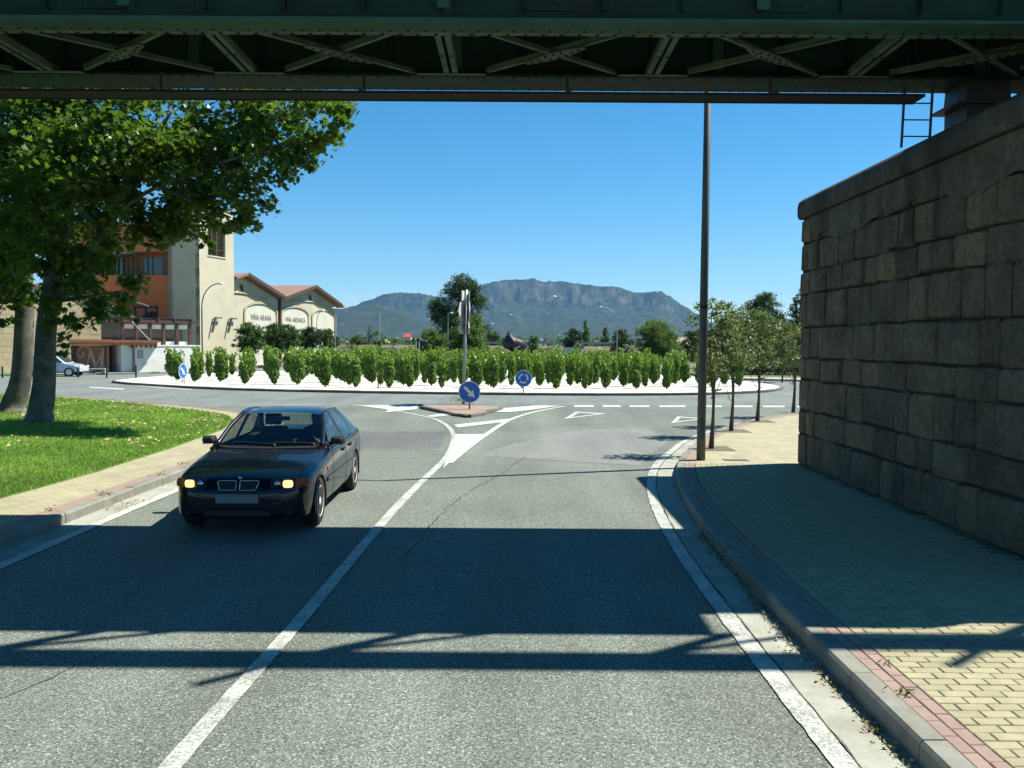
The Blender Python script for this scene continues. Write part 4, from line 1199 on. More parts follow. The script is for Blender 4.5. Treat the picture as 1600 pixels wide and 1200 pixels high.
# --- grass and fallen leaves
def in_poly(x, y, poly):
    ins = np.zeros(len(x), bool); n = len(poly)
    for i in range(n):
        x1, y1 = poly[i]; x2, y2 = poly[(i + 1) % n]
        c = ((y1 > y) != (y2 > y))
        ins ^= c & (x < (x2 - x1) * (y - y1) / (y2 - y1 + 1e-12) + x1)
    return ins
def grass():
    r = np.random.default_rng(5)
    n = 520000
    y = 9.0 + 30 * r.random(n) ** 1.5; x = -7.1 - r.random(n) * (0.66 * y - 5.5)
    keep = in_poly(x, y, LAWN); x, y = x[keep], y[keep]; x, y = x[:150000], y[:150000]; n = len(x)
    h = r.uniform(0.025, 0.075, n) * (1 + 0.012 * (y - 9)); w = r.uniform(0.006, 0.013, n) * (1 + 0.06 * (y - 9))
    a = r.uniform(0, 2 * math.pi, n); lean = r.normal(0, 0.03, (n, 2))
    z = np.full(n, 0.148)
    A = np.stack([x - w * np.cos(a), y - w * np.sin(a), z], -1); B = np.stack([x + w * np.cos(a), y + w * np.sin(a), z], -1)
    T = np.stack([x + lean[:, 0], y + lean[:, 1], z + h], -1)
    patch = fbm(x * 0.9, y * 0.9, 40, 4)
    co = np.stack([A, B, T], 1).reshape(-1, 3)
    me = np_mesh('grass', co, n, 3, MAT['grass_blade'], {'tint': np.clip(0.15 + 0.35 * r.random(n) + (patch - 0.5) * 1.6, 0, 1)})
    o = link_mesh('grass', me); o['kind'] = 'stuff'
    # fallen plane leaves
    n = 1700
    y = 17.5 + 15 * r.random(n); x = -7.5 - r.random(n) * (0.55 * y - 3)
    x = np.concatenate([x, r.normal(-11.0, 2.2, 900)]); y = np.concatenate([y, r.normal(26.5, 2.6, 900)])
    d = fbm(x * 0.7, y * 0.7, 77, 4); k = in_poly(x, y, LAWN) & (d + 0.25 * r.random(len(x)) > 0.62)
    x, y = x[k], y[k]; n = len(x)
    p = np.stack([x, y, np.full(n, 0.20) + r.uniform(0, .02, n)], -1)
    me = leaf_mesh('fallen_leaves', p, 0.08, 'plane', MAT['dry_leaf'], r, r.random(n) ** 0.6, 2.5)
    o = link_mesh('fallen_leaves', me); o['kind'] = 'stuff'
    # dry litter gathered in the gutter under the wall, and by the left kerb
    n = 900
    y = 3.2 + 7.5 * r.random(n) ** 1.4; kx = np.interp(y, [p.y for p in RK[:70]], [p.x for p in RK[:70]])
    x = kx - 0.02 - np.abs(r.normal(0, 0.035, n)) * (fbm(y * 2.2, y * 0, 9, 4) * 2.2) ** 2
    z = 0.012 + r.uniform(0, 0.02, n)
    n2 = 160; y2 = r.choice([12.3, 14.4, 15.2], n2) + r.normal(0, .25, n2); x2 = -5.62 + r.normal(0, .12, n2)
    p = np.stack([np.concatenate([x, x2]), np.concatenate([y, y2]), np.concatenate([z, np.full(n2, .016)])], -1)
    me = leaf_mesh('gutter_litter', p, 0.038, 'oval', MAT['dry_leaf'], r, r.random(len(p)) ** 1.6 * 0.8, 0.8)
    o = link_mesh('gutter_litter', me); o['kind'] = 'stuff'
grass()

# --- vines on the roundabout: columns of shoots on short stems
def vines():
    meshes = []
    for v in range(6):
        r = np.random.default_rng(100 + v)
        n = 900
        h = r.random(n)
        z = 0.10 + 1.60 * h
        wid = 0.30 * np.clip((z - 0.02) / 0.42, 0.2, 1) ** 0.6 * (0.88 + 0.24 * r.random())
        a = r.uniform(0, 2 * math.pi, n); rr = np.sqrt(r.uniform(0.25, 1.0, n)) * wid
        lump = 1 + 0.22 * np.sin(a * 2 + z * 4 + v) + 0.18 * np.sin(z * 9 + v * 2 + a)
        x, y = rr * lump * np.cos(a), rr * lump * np.sin(a)
        out = np.stack([np.cos(a), np.sin(a), np.full(n, 0.2)], -1)
        tint = 0.18 + 0.35 * r.random(n) + 0.5 * np.clip((z - 1.1) / 0.5, 0, 1)  # upper leaves tinted paler: young growth, plus sunlit tops put into the colour
        pos = [np.stack([x, y, z], -1)]; outs = [out]; ti = [tint]
        for s in range(13):      # upright shoots above the trimmed top
            k = 9; hh = r.uniform(0.08, 0.48); bx, by = r.normal(0, 0.17, 2); lx, ly = r.normal(0, 0.08, 2)
            t = np.linspace(0, 1, k)
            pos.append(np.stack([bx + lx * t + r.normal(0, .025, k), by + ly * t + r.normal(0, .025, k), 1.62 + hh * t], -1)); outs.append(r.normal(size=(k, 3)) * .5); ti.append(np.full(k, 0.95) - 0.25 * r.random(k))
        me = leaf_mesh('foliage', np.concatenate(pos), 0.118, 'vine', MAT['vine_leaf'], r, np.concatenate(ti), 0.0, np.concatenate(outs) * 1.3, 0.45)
        mb = MB(); mb.tube([(0, 0, -0.02), (0.02, 0.01, 0.3), (-0.01, 0.02, 0.8), (0.02, -0.02, 1.5)], [0.045, 0.035, 0.03, 0.015], 6)
        for k in range(3):
            aa = r.uniform(0, 6.28); mb.tube([(0, 0, 0.35 + .2 * k), (0.15 * math.cos(aa), 0.15 * math.sin(aa), 0.6 + .2 * k), (0.2 * math.cos(aa), 0.2 * math.sin(aa), 1.1 + .2 * k)], [.02, .015, .008], 5)
        st = mb.mesh('stem', MAT['bark_dark'])
        meshes.append((me, st))
    r = random.Random(12)
    inner = [(p.x, p.y) for p in along(RB, 2.7)]
    spots = []
    row = 0; y = 43.2
    while y < 66:
        x = -22 + (row % 2) * 0.85
        while x < 16:
            jx, jy = x + r.uniform(-.3, .3), y + 0.02 * x + r.uniform(-.35, .35)
            if in_poly(np.array([jx]), np.array([jy]), inner)[0]: spots.append((jx, jy, row))
            x += 1.42
        y += 2.4; row += 1
    # a few strays nearer the kerb, as the photograph shows
    spots += [(G(268, 592).x, G(268, 592).y, 90), (G(1165, 606, .1).x, 46.5, 91), (G(1128, 609, .1).x, 45.2, 92)]
    spots.sort(key=lambda s: s[1])
    spots = spots[:290]
    ORD = 'first second third fourth fifth sixth seventh eighth ninth tenth eleventh twelfth thirteenth fourteenth fifteenth sixteenth seventeenth eighteenth nineteenth twentieth twenty-first twenty-second twenty-third twenty-fourth twenty-fifth twenty-sixth'.split()
    names = ['frontmost row', 'second row', 'third row', 'fourth row']
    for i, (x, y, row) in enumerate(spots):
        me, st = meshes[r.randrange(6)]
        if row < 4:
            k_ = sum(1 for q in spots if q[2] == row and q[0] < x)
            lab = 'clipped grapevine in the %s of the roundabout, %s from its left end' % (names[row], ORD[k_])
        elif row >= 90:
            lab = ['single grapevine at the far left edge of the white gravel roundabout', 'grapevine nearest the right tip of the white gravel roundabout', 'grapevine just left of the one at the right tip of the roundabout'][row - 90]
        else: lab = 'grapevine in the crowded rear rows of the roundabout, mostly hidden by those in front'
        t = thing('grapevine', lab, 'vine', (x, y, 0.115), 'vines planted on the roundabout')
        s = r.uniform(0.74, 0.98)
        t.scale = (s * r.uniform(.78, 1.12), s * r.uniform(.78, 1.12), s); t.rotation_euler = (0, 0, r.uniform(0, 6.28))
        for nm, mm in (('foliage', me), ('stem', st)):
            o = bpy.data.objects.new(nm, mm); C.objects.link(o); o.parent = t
vines()

# --- trees of the middle distance.  each: image place, distance, size, look
def simple_tree(name, label, px, pbase, ptop, width_px, d, lm, shape='oval', style='round', seed=1, group=None, density=110, lsize=None, trunk_px=0, z0=0.0, bark=None, cat='tree', low=0.15):
    base = P(px, 536, d); base = (base.x, base.y, z0)
    sc = d / FPX
    top = P(px, ptop, d).z; H = top - z0; w = width_px * sc / 2
    r = np.random.default_rng(seed)
    cl = []
    tz = low * H + z0
    nC = 48
    for k in range(nC):
        h = (k + 0.5) / nC
        if style == 'round': rad = w * math.sqrt(max(0.05, 1 - (2 * h - 1) ** 2)) ; s = w * 0.36
        elif style == 'poplar': rad = w * (0.35 + 0.65 * math.sin(math.pi * min(1, h * 0.9 + 0.12))); s = w * 0.42
        elif style == 'cone': rad = w * (1.05 - h); s = w * 0.34 * (1.2 - 0.8 * h)
        else: rad = w * (0.55 + 0.45 * math.sin(math.pi * (0.15 + 0.8 * h))); s = w * 0.34
        a = r.uniform(0, 6.28); q = rad * 0.97 * math.sqrt(r.uniform(0.02, 1.0))
        cl.append((base[0] + q * math.cos(a), base[1] + q * math.sin(a), tz + s * 0.5 + (H + z0 - tz - s * 1.1) * h, s * r.uniform(.85, 1.35)))
    ls = lsize or max(0.10, 2.7 * sc)
    mean = np.mean([c[3] ** 2 for c in cl])
    den = density * (0.5 / ls ** 2) / 10 * 3.6
    tr = trunk_px or max(0.05, min(0.35, H * 0.022))
    tp = [([(base[0], base[1], z0 - 0.05), (base[0] + .02 * H, base[1], z0 + 0.3 * H), (base[0] - .01 * H, base[1], z0 + 0.6 * H), (base[0], base[1], z0 + 0.92 * H)], [tr, tr * .8, tr * .55, tr * .15])]
    for k in range(5):
        a = r.uniform(0, 6.28); h = r.uniform(.3, .7)
        tp.append(([(base[0], base[1], z0 + h * H * .8), (base[0] + w * .35 * math.cos(a), base[1] + w * .35 * math.sin(a), z0 + h * H), (base[0] + w * .7 * math.cos(a), base[1] + w * .7 * math.sin(a), z0 + min(.95, h + .2) * H)], [tr * .3, tr * .2, tr * .06]))
    return tree(name, label, base, cl, den, ls, shape, lm, tp, bark or MAT['bark_dark'], group, seed, 0.3, cat, 13, 7)

D, Md, Lt, Ol = MAT['dark_leaf'], MAT['mid_leaf'], MAT['light_leaf'], MAT['olive_leaf']
simple_tree('broadleaf_tree', 'large dark broadleaf tree rising behind the tall direction sign post', 718, 540, 431, 80, 108, D, seed=31, low=0.12)
simple_tree('broadleaf_tree', 'bright green bushy tree at the foot of the large dark tree, right of the lamp', 735, 556, 490, 52, 92, Lt, 'oval', 'poplar', 32, low=0.03)
simple_tree('broadleaf_tree', 'bright green leafy bush left of the tall direction sign post', 676, 556, 515, 46, 93, Lt, 'oval', 'round', 33, low=0.02)
simple_tree('broadleaf_tree', 'small round dark tree by the embankment beside the white direction boards', 893, 556, 512, 32, 112, D, seed=34, low=0.05)
simple_tree('poplar_tree', 'pale green pointed tree beyond the embankment, the tallest there', 914, 540, 499, 28, 150, Lt, 'oval', 'cone', 35, low=0.02, density=150)
simple_tree('poplar_tree', 'small pale green pointed tree beyond the embankment between two dark trees', 946, 540, 510, 26, 155, Md, 'oval', 'cone', 36, low=0.02, density=150)
simple_tree('broadleaf_tree', 'dark tree behind the curved street lamp by the embankment', 971, 556, 514, 31, 112, D, seed=37, low=0.05)
simple_tree('willow_tree', 'wide light green feathery tree in front of the embankment', 1028, 556, 502, 64, 106, Lt, 'slim', 'dome', 38, low=0.02, density=260)
simple_tree('broadleaf_tree', 'dark round tree just left of the big lamp post', 1083, 556, 514, 32, 110, D, seed=39, low=0.03)
simple_tree('conifer_tree', 'small dark pointed conifer in the field beside the winery', 578, 545, 506, 20, 140, D, 'slim', 'cone', 40, low=0.02)
simple_tree('broadleaf_tree', 'low green shrub tree at the foot of the small conifer', 561, 548, 524, 32, 128, Md, seed=41, low=0.02)
simple_tree('broadleaf_tree', 'pale olive tree in the field right of the small conifer', 590, 548, 530, 18, 130, Lt, seed=42, low=0.02)
simple_tree('broadleaf_tree', 'faint green tree beyond the embankment behind the dark bronze sculpture', 767, 540, 517, 30, 190, Md, seed=43, low=0.02)
simple_tree('broadleaf_tree', 'low dark green shrub right of the dark bronze sculpture', 832, 556, 526, 24, 100, Md, seed=44, low=0.02)
simple_tree('broadleaf_tree', 'tall dark tree rising above the young footway trees', 1190, 590, 459, 74, 74, D, seed=45, low=0.1)
simple_tree('poplar_tree', 'tall narrow dark poplar at the edge of the stone wall', 1250, 590, 450, 34, 66, D, 'oval', 'poplar', 46, low=0.1)
simple_tree('broadleaf_tree', 'dark shady tree behind the young footway trees, over the parked cars', 1150, 590, 500, 80, 80, D, seed=47, low=0.2)
simple_tree('broadleaf_tree', 'broad green tree behind the parked cars near the wall edge', 1232, 590, 508, 70, 82, Md, seed=48, low=0.2)
simple_tree('broadleaf_tree', 'dark broad tree past the wall edge at the roundabout exit', 1290, 590, 480, 90, 76, D, seed=49, low=0.15)

# row of pollarded trees in front of the winery
for k, (px, d, ptop, w) in enumerate(((388, 74, 505, 46), (428, 79, 507, 44), (452, 83, 508, 40), (484, 88, 511, 36), (512, 93, 514, 34))):
    labs = ['pollarded tree nearest the cream tower with a pale forked trunk', 'second pollarded tree from the cream tower, in front of the winery', 'middle pollarded tree in front of the winery gables', 'fourth pollarded tree from the tower below the winery gable', 'pollarded tree at the end of the winery row beside a thin lamp']
    simple_tree('pollarded_tree', labs[k], px, 560, ptop, w, d, D if k % 2 else Md, 'oval', 'round', 60 + k, 'pollarded trees in front of the winery', low=0.36, bark=MAT['bark'], density=130)

# young street trees with stakes on the right footway
for k, (px, pb, ptop, w, lm) in enumerate(((1112, 700.5, 464, 78, Ol), (1143, 673, 478, 74, Ol), (1184, 658, 480, 68, Ol), (1240, 645, 500, 58, Ol))):
    b = G(px, pb, 0.15); d = b.y
    labs = ['young staked tree on the footway, the nearest one beside the big lamp post', 'second young staked tree along the footway from the lamp post', 'third young staked tree along the footway from the lamp post', 'young staked tree on the footway next to the stone wall edge']
    t = simple_tree('young_tree', labs[k], px, pb, ptop, w, d, lm, 'oval', 'dome', 80 + k, 'young trees along the footway', low=0.46, z0=0.15, density=46, lsize=0.085, trunk_px=0.038, bark=MAT['stake'])
    mb = MB(); off = 0.0
    mb.tube([(b.x + off, b.y - .07, 0.1), (b.x + off + .01, b.y - .07, 1.6)], [.035, .032], 8); mb.build('stake', MAT['stake'], t)
    mb = MB(); mb.tube([(b.x - .03, b.y - .06, 1.4), (b.x + .1, b.y - .1, 1.42), (b.x + .17, b.y - .05, 1.43)], .02, 6); mb.build('tie', MAT['rubber'], t)
    mb = MB(); mb.box(b.x - .42, b.x + .42, b.y - .42, b.y + .42, 0.1465, 0.152); o = mb.build('tree_pit', MAT['sand_joint'], t)
simple_tree('young_tree', 'slender young tree across the exit road near the wall edge', 1223, 598, 525, 40, 54, Ol, 'oval', 'dome', 90, 'young trees along the footway', low=0.45, density=60, lsize=0.1)

# far woods: a low band of trees and hedges across the plain
def far_woods():
    r = np.random.default_rng(9); pts = []; ti = []
    for k in range(520):
        px = r.uniform(300, 1500); d = r.uniform(170, 620)
        if 640 < px < 1100 and d < 210: continue
        x = (px - 800) / FPX * d; rad = r.uniform(1.2, 3.2) * (0.6 + d / 500)
        p, t_ = clump_points((x, d, rad * 0.55), rad, 46, r, 5, 0.75)
        pts.append(p); ti.append(t_ * 0.9)
    p = np.concatenate(pts); p[:, 2] = np.maximum(p[:, 2], 0.1)
    me = leaf_mesh('far_woods', p, 1.5, 'oval', MAT['mid_leaf'], r, np.concatenate(ti), 0.4)
    o = link_mesh('far_woods', me); o['kind'] = 'stuff'
far_woods()
# scrub on the embankment slope
def scrub():
    r = np.random.default_rng(19); pts = []; ti = []
    for k in range(330):
        x = r.uniform(-26, 70); y = 120 + 0.01 * x + r.uniform(-.5, 5); rad = r.uniform(.35, 1.0)
        p, t_ = clump_points((x, y, np.interp(y - 120, [0, 5.5], [0, 1.75]) + rad * .3), rad, 60, r, 5); pts.append(p); ti.append(t_)
    me = leaf_mesh('embankment_scrub', np.concatenate(pts), 0.3, 'oval', MAT['olive_leaf'], r, np.concatenate(ti), .3)
    o = link_mesh('embankment_scrub', me); o['kind'] = 'stuff'
scrub()
# ------------------------------------------------------------------ the oncoming saloon
# built nose towards -Y in its own frame: y = 0 at the front bumper, 4.47 at the rear, centre line x = 0
def loft(stations, npts):
    vs, fs = [], []
    for s in stations: vs += s
    for i in range(len(stations) - 1):
        for k in range(npts - 1):
            fs.append((i * npts + k, i * npts + k + 1, (i + 1) * npts + k + 1, (i + 1) * npts + k))
    return vs, fs

def make_saloon(name, label, loc, yaw, paint_m, steer=0.0, detail=True, driver=True):
    t = thing(name, label, 'car', (0, 0, 0))
    # half sections: y, half width w, top z at centre, shoulder z, bottom z, tuck of the sill
    ST = [  # y     w     zc     zs     zb
        (0.000, 0.47, 0.545, 0.53, 0.30),
        (0.035, 0.615, 0.590, 0.565, 0.24),
        (0.090, 0.715, 0.650, 0.620, 0.205),
        (0.160, 0.777, 0.712, 0.672, 0.195),
        (0.280, 0.828, 0.765, 0.715, 0.19),
        (0.480, 0.856, 0.812, 0.755, 0.19),
        (0.760, 0.866, 0.858, 0.800, 0.19),
        (1.080, 0.868, 0.905, 0.845, 0.19),
        (1.380, 0.868, 0.945, 0.885, 0.19),
        (1.560, 0.868, 0.965, 0.905, 0.19),
        (2.050, 0.870, 0.965, 0.915, 0.19),
        (2.600, 0.870, 0.968, 0.925, 0.19),
        (3.100, 0.869, 0.972, 0.935, 0.19),
        (3.500, 0.866, 0.985, 0.945, 0.19),
        (3.800, 0.858, 1.005, 0.950, 0.20),
        (4.150, 0.838, 1.010, 0.945, 0.24),
        (4.360, 0.800, 0.985, 0.915, 0.28),
        (4.440, 0.740, 0.900, 0.850, 0.30),
        (4.470, 0.640, 0.700, 0.690, 0.33)]
    secs = []
    for y, w, zc, zs, zb in ST:
        h = zs - zb
        half = [(0, zc), (0.36 * w, zc - 0.006), (0.68 * w, zc - 0.022 * min(1, y * 6)), (0.86 * w, (zc + zs) / 2 + 0.004), (0.955 * w, zs - 0.012), (0.985 * w, zs - 0.055),
                (0.995 * w, zb + h * 0.66), (1.0 * w, zb + h * 0.50), (0.998 * w, zb + h * 0.34), (0.985 * w, zb + h * 0.17), (0.955 * w, zb + h * 0.05), (0.80 * w, zb), (0, zb)]
        secs.append([(x, y, z) for x, z in half])
    n = len(secs[0])
    vs, fs = loft(secs, n)
    # which faces belong to which panel (station index i, strip k)
    def panel(i, k):
        y = (ST[i][0] + ST[i + 1][0]) / 2
        if 9 <= i <= 12 and k < 3: return None                       # cabin opening
        if k >= 11: return 'underside'
        if i < 3 and k >= 0: return 'bumper'
        if i in (3,) and k >= 5: return 'bumper'
        if 3 <= i <= 8 and k < 3: return 'bonnet'
        if 3 <= i <= 8: return 'wing'
        if 9 <= i <= 10 and 4 <= k <= 9: return 'door'
        if 11 <= i <= 12 and 4 <= k <= 9: return 'rear_door'
        return 'body'
    groups = {}
    for idx, f in enumerate(fs):
        i, k = divmod(idx, n - 1)
        groups.setdefault(panel(i, k), []).append((i, k, f))
    # the whole half is subdivided once, then split, so that neighbouring panels share their edges
    bm = bmesh.new()
    lay = bm.faces.layers.int.new('panel')
    names = [g for g in groups if g]
    for sx in (1, -1):
        bv = [bm.verts.new((x * sx, y, z)) for x, y, z in vs]
        for g in names:
            for i, k, f in groups[g]:
                q = [bv[j] for j in f]
                if len(set(q)) < 4: continue
                fa = bm.faces.new(q if sx == 1 else q[::-1]); fa[lay] = names.index(g) * 2 + (0 if sx == 1 else 1)
    # front and rear caps
    def cap(i, g):
        for sx in (1, -1):
            pass
    bmesh.ops.remove_doubles(bm, verts=bm.verts, dist=0.0005)
    for i, g in ((0, 'bumper'), (len(ST) - 1, 'body')):
        ed = [e for e in bm.edges if e.is_boundary and abs(e.verts[0].co.y - ST[i][0]) < 1e-4 and abs(e.verts[1].co.y - ST[i][0]) < 1e-4]
        if ed:
            r_ = bmesh.ops.contextual_create(bm, geom=ed)
            for fa in r_['faces']: fa[lay] = names.index(g) * 2
    bmesh.ops.recalc_face_normals(bm, faces=bm.faces)
    me = bpy.data.meshes.new('tmp'); bm.to_mesh(me); bm.free()
    tmp = bpy.data.objects.new('tmp', me); C.objects.link(tmp)
    mo = tmp.modifiers.new('s', 'SUBSURF'); mo.levels = 3; mo.render_levels = 3
    dg = bpy.context.evaluated_depsgraph_get(); dg.update()
    ev = tmp.evaluated_get(dg); m2 = bpy.data.meshes.new_from_object(ev)
    bpy.data.objects.remove(tmp)
    bm = bmesh.new(); bm.from_mesh(m2); bpy.data.meshes.remove(m2)
    lay = bm.faces.layers.int['panel']
    AX = (0.765, 3.49); AZ = 0.315; AR = 0.355
    kill = []
    for f in bm.faces:
        c = f.calc_center_median()
        if abs(c.x) > 0.5:
            for ay in AX:
                if math.hypot(c.y - ay, c.z - AZ) < AR and c.z < 0.75: kill.append(f); break
    bmesh.ops.delete(bm, geom=kill, context='FACES')
    for v in bm.verts:
        if abs(v.co.x) > 0.5 and v.is_boundary:
            for ay in AX:
                d = math.hypot(v.co.y - ay, v.co.z - AZ)
                if 0.2 < d < AR + 0.07 and v.co.z < 0.8 and v.co.z > 0.2:
                    v.co.y = ay + (v.co.y - ay) * AR / d; v.co.z = AZ + (v.co.z - AZ) * AR / d
    vi = {}
    MATS = {'underside': MAT['black_plastic']}
    done = {}
    for f in bm.faces:
        g, sd = names[f[lay] // 2], f[lay] % 2
        key = (g, sd if g in ('door', 'rear_door', 'wing') else 0)
        done.setdefault(key, []).append(f)
    keymap = {}
    for (g, sd), fl in done.items():
        b = MB(); ids = {}
        for f in fl:
            q = []
            for v in f.verts:
                if v.index not in ids: ids[v.index] = len(b.v); b.v.append(tuple(v.co))
                q.append(ids[v.index])
            b.f.append(tuple(q)); b.m.append(0)
        o = b.build(g if g != 'rear_door' else 'door', MATS.get(g, paint_m), t, smooth=True, fix=False)
        keymap[(g, sd)] = o
    # panel seams: thin dark lines where the panels meet
    sm = MB()
    for e in bm.edges:
        if len(e.link_faces) == 2:
            a, b = e.link_faces[0][lay], e.link_faces[1][lay]
            na, nb = names[a // 2], names[b // 2]
            if na != nb and {na, nb} & {'door', 'rear_door', 'bonnet'} and 'underside' not in (na, nb):
                nrm = (e.link_faces[0].normal + e.link_faces[1].normal).normalized()
                p, q = e.verts[0].co + nrm * 0.0008, e.verts[1].co + nrm * 0.0008
                sm.beam(p, q, 0.007, 0.003, nrm)
    sm.build('panel_seam', MAT['black_plastic'], t, fix=False)
    bm.free()
    # wheels
    tur = math.tan(steer)
    for ay in AX:
        for sx in (1, -1):
            mb = MB()
            mb.lathe([(0.19, -0.095), (0.215, -0.1), (0.285, -0.1), (0.306, -0.085), (0.315, -0.05), (0.316, 0.05), (0.306, 0.085), (0.285, 0.1), (0.215, 0.1), (0.19, 0.095)], (sx * 0.755, ay, 0.316), 28, 'X')
            ty = mb.build('wheel', MAT['rubber'], t, smooth=True)
            mb = MB(); xo = sx * 0.84
            mb.lathe([(0.205, -0.02 * sx), (0.205, 0.012 * sx), (0.196, 0.016 * sx), (0.185, 0.004 * sx), (0.183, -0.03 * sx)], (xo, ay, 0.316), 28, 'X')
            mb.lathe([(0.062, -0.03 * sx), (0.06, 0.008 * sx), (0.035, 0.016 * sx), (0.002, 0.017 * sx)], (xo, ay, 0.316), 14, 'X')
            for k in range(10):
                a = 2 * math.pi * k / 10
                u = Vector((0, math.cos(a), math.sin(a))); w = Vector((0, -math.sin(a), math.cos(a))); c = Vector((xo, ay, 0.316))
                q = [c + u * 0.05 + w * 0.018, c + u * 0.05 - w * 0.018, c + u * 0.19 - w * 0.036, c + u * 0.19 + w * 0.036]
                mb.prism([p + Vector((0.006 * sx, 0, 0)) for p in q], (-0.03 * sx, 0, 0))
            mb.build('rim', MAT['alloy'], ty, smooth=False)
            mb = MB(); mb.lathe([(0.184, 0), (0.18, -0.004 * sx), (0.002, -0.006 * sx)], (sx * 0.80, ay, 0.316), 20, 'X'); mb.build('brake_disc', MAT['black_plastic'], ty)
            # wheel housing and arch lip
            mb = MB(); pts = [(0, ay + 0.352 * math.cos(a), AZ + 0.352 * math.sin(a)) for a in np.linspace(-0.3, math.pi + 0.3, 16)]
            for a, b in zip(pts, pts[1:]):
                mb.quad((sx * 0.45, a[1], a[2]), (sx * 0.862, a[1], a[2]), (sx * 0.862, b[1], b[2]), (sx * 0.45, b[1], b[2]))
            mb.poly([(sx * 0.45, p[1], p[2]) for p in pts]); mb.build('wheel_housing', MAT['black_plastic'], t, fix=False)
            mb = MB(); mb.tube([(sx * (0.852 if ay < 1 else 0.853), ay + 0.357 * math.cos(a), AZ + 0.357 * math.sin(a)) for a in np.linspace(-0.25, math.pi + 0.25, 22)], 0.014, 6)
            mb.build('arch_lip', paint_m, t, smooth=True)
    # greenhouse -----------------------------------------------------------
    def wsx(u, v):     # windscreen surface: u across -1..1, v up 0..1
        xb, xt = 0.715, 0.565
        x = u * lerp(xb, xt, v)
        y = lerp(1.40, 2.08, v) + 0.16 * u * u * (1 - 0.35 * v)
        z = lerp(0.965, 1.352, v) + 0.016 * math.sin(math.pi * v) - 0.022 * u * u * v
        return (x, y, z)
    def grid(fn, nu, nv):
        vs = [fn(-1 + 2 * i / nu, j / nv) for j in range(nv + 1) for i in range(nu + 1)]
        fs = [(j * (nu + 1) + i, j * (nu + 1) + i + 1, (j + 1) * (nu + 1) + i + 1, (j + 1) * (nu + 1) + i) for j in range(nv) for i in range(nu)]
        return vs, fs
    mb = MB(); mb.add(*grid(wsx, 12, 6)); mb.build('windscreen', MAT['car_glass'], t, smooth=True, fix=False)
    def rwx(u, v):
        x = u * lerp(0.70, 0.56, v); y = lerp(3.80, 3.28, v) - 0.10 * u * u; z = lerp(0.99, 1.345, v) + 0.01 * math.sin(math.pi * v) - 0.02 * u * u * v
        return (x, y, z)
    mb = MB(); mb.add(*grid(rwx, 12, 5)); mb.build('rear_window', MAT['car_glass'], t, smooth=True, fix=False)
    def roof(u, v):
        y0, y1 = 2.07 + 0.115 * u * u, 3.29 - 0.10 * u * u
        y = lerp(y0, y1, v)
        wd = lerp(0.565, 0.56, v) + 0.045 * math.sin(math.pi * v)
        z = lerp(1.354, 1.347, v) + 0.056 * math.sin(math.pi * min(1, v * 0.92 + 0.04)) ** 0.8 - 0.022 * u * u - 0.014 * u ** 4
        return (u * wd, y, z)
    mb = MB(); mb.add(*grid(roof, 14, 12)); mb.build('roof', paint_m, t, smooth=True, fix=False)
    def side(y, v):    # side glass plane, v from belt 0 to roof rail 1
        return Vector((lerp(0.822, 0.60, v), y, lerp(0.93, 1.352, v) ))
    for sx in (1, -1):
        def pt(y, v): 
            p = side(y, v); return Vector((p.x * sx, p.y, p.z))
        # roof rail runs from the windscreen foot over the doors to the boot: one curved strip
        rail = [Vector((0.735 * sx, 1.50, 0.955)), Vector((0.675 * sx, 1.86, 1.165)), Vector((0.598 * sx, 2.19, 1.325)), Vector((0.605 * sx, 2.45, 1.362)), Vector((0.607 * sx, 2.75, 1.366)), Vector((0.595 * sx, 3.05, 1.350)), Vector((0.585 * sx, 3.22, 1.318)), Vector((0.66 * sx, 3.52, 1.165)), Vector((0.73 * sx, 3.80, 1.005))]
        mb = MB(); mb.tube(smooth_path(rail, 5), 0.030, 8); mb.build('pillar', paint_m, t, smooth=True)
        # front and rear side glass
        fg = [pt(1.62, 0), pt(2.56, 0), pt(2.53, 0.97), pt(2.36, 0.97), pt(2.20, 0.90), pt(1.90, 0.52)]
        rg = [pt(2.68, 0), pt(3.36, 0.02), pt(3.42, 0.22), pt(3.24, 0.78), pt(3.10, 0.95), pt(2.64, 0.97)]
        for poly in (fg, rg):
            mb = MB(); mb.poly(poly); mb.build('side_window', MAT['car_side_glass'], t, fix=False)
        mb = MB(); mb.prism([pt(2.575, -0.02), pt(2.67, -0.02), pt(2.635, 0.99), pt(2.54, 0.99)], (-0.03 * sx, 0, 0)); mb.build('pillar', MAT['black_plastic'], t)
        mb = MB(); mb.prism([pt(3.35, -0.05), pt(3.86, 0.10), pt(3.55, 0.52), pt(3.24, 0.93), pt(3.12, 0.965), pt(3.245, 0.78), pt(3.43, 0.22)], (-0.03 * sx, 0, 0)); mb.build('pillar', paint_m, t)
        mb = MB(); mb.tube([pt(1.56, -0.02), pt(2.2, -0.03), pt(2.9, -0.03), pt(3.4, 0.0)], 0.011, 6); mb.build('window_trim', MAT['black_plastic'], t)
        mb = MB(); mb.poly([pt(1.50, -0.05), pt(1.66, -0.05), pt(1.90, 0.5), pt(1.80, 0.44)]); mb.build('quarter_panel', paint_m, t, fix=False)
        # belt panel between body opening and the glass
        bl = [(1.45, .70, .955), (1.62, .80, .935), (2.2, .815, .935), (2.9, .815, .94), (3.4, .81, .95), (3.85, .78, .985)]
        mb = MB()
        for a, b in zip(bl, bl[1:]):
            mb.quad((a[1] * sx, a[0], a[2] + .004), (b[1] * sx, b[0], b[2] + .004), ((b[1] - .13) * sx, b[0], b[2] - .03), ((a[1] - .13) * sx, a[0], a[2] - .03))
        mb.build('door_sill', MAT['interior'], t, fix=False)
        # mirror
        c = Vector((0.905 * sx, 1.70, 1.005))
        mb = MB(); 
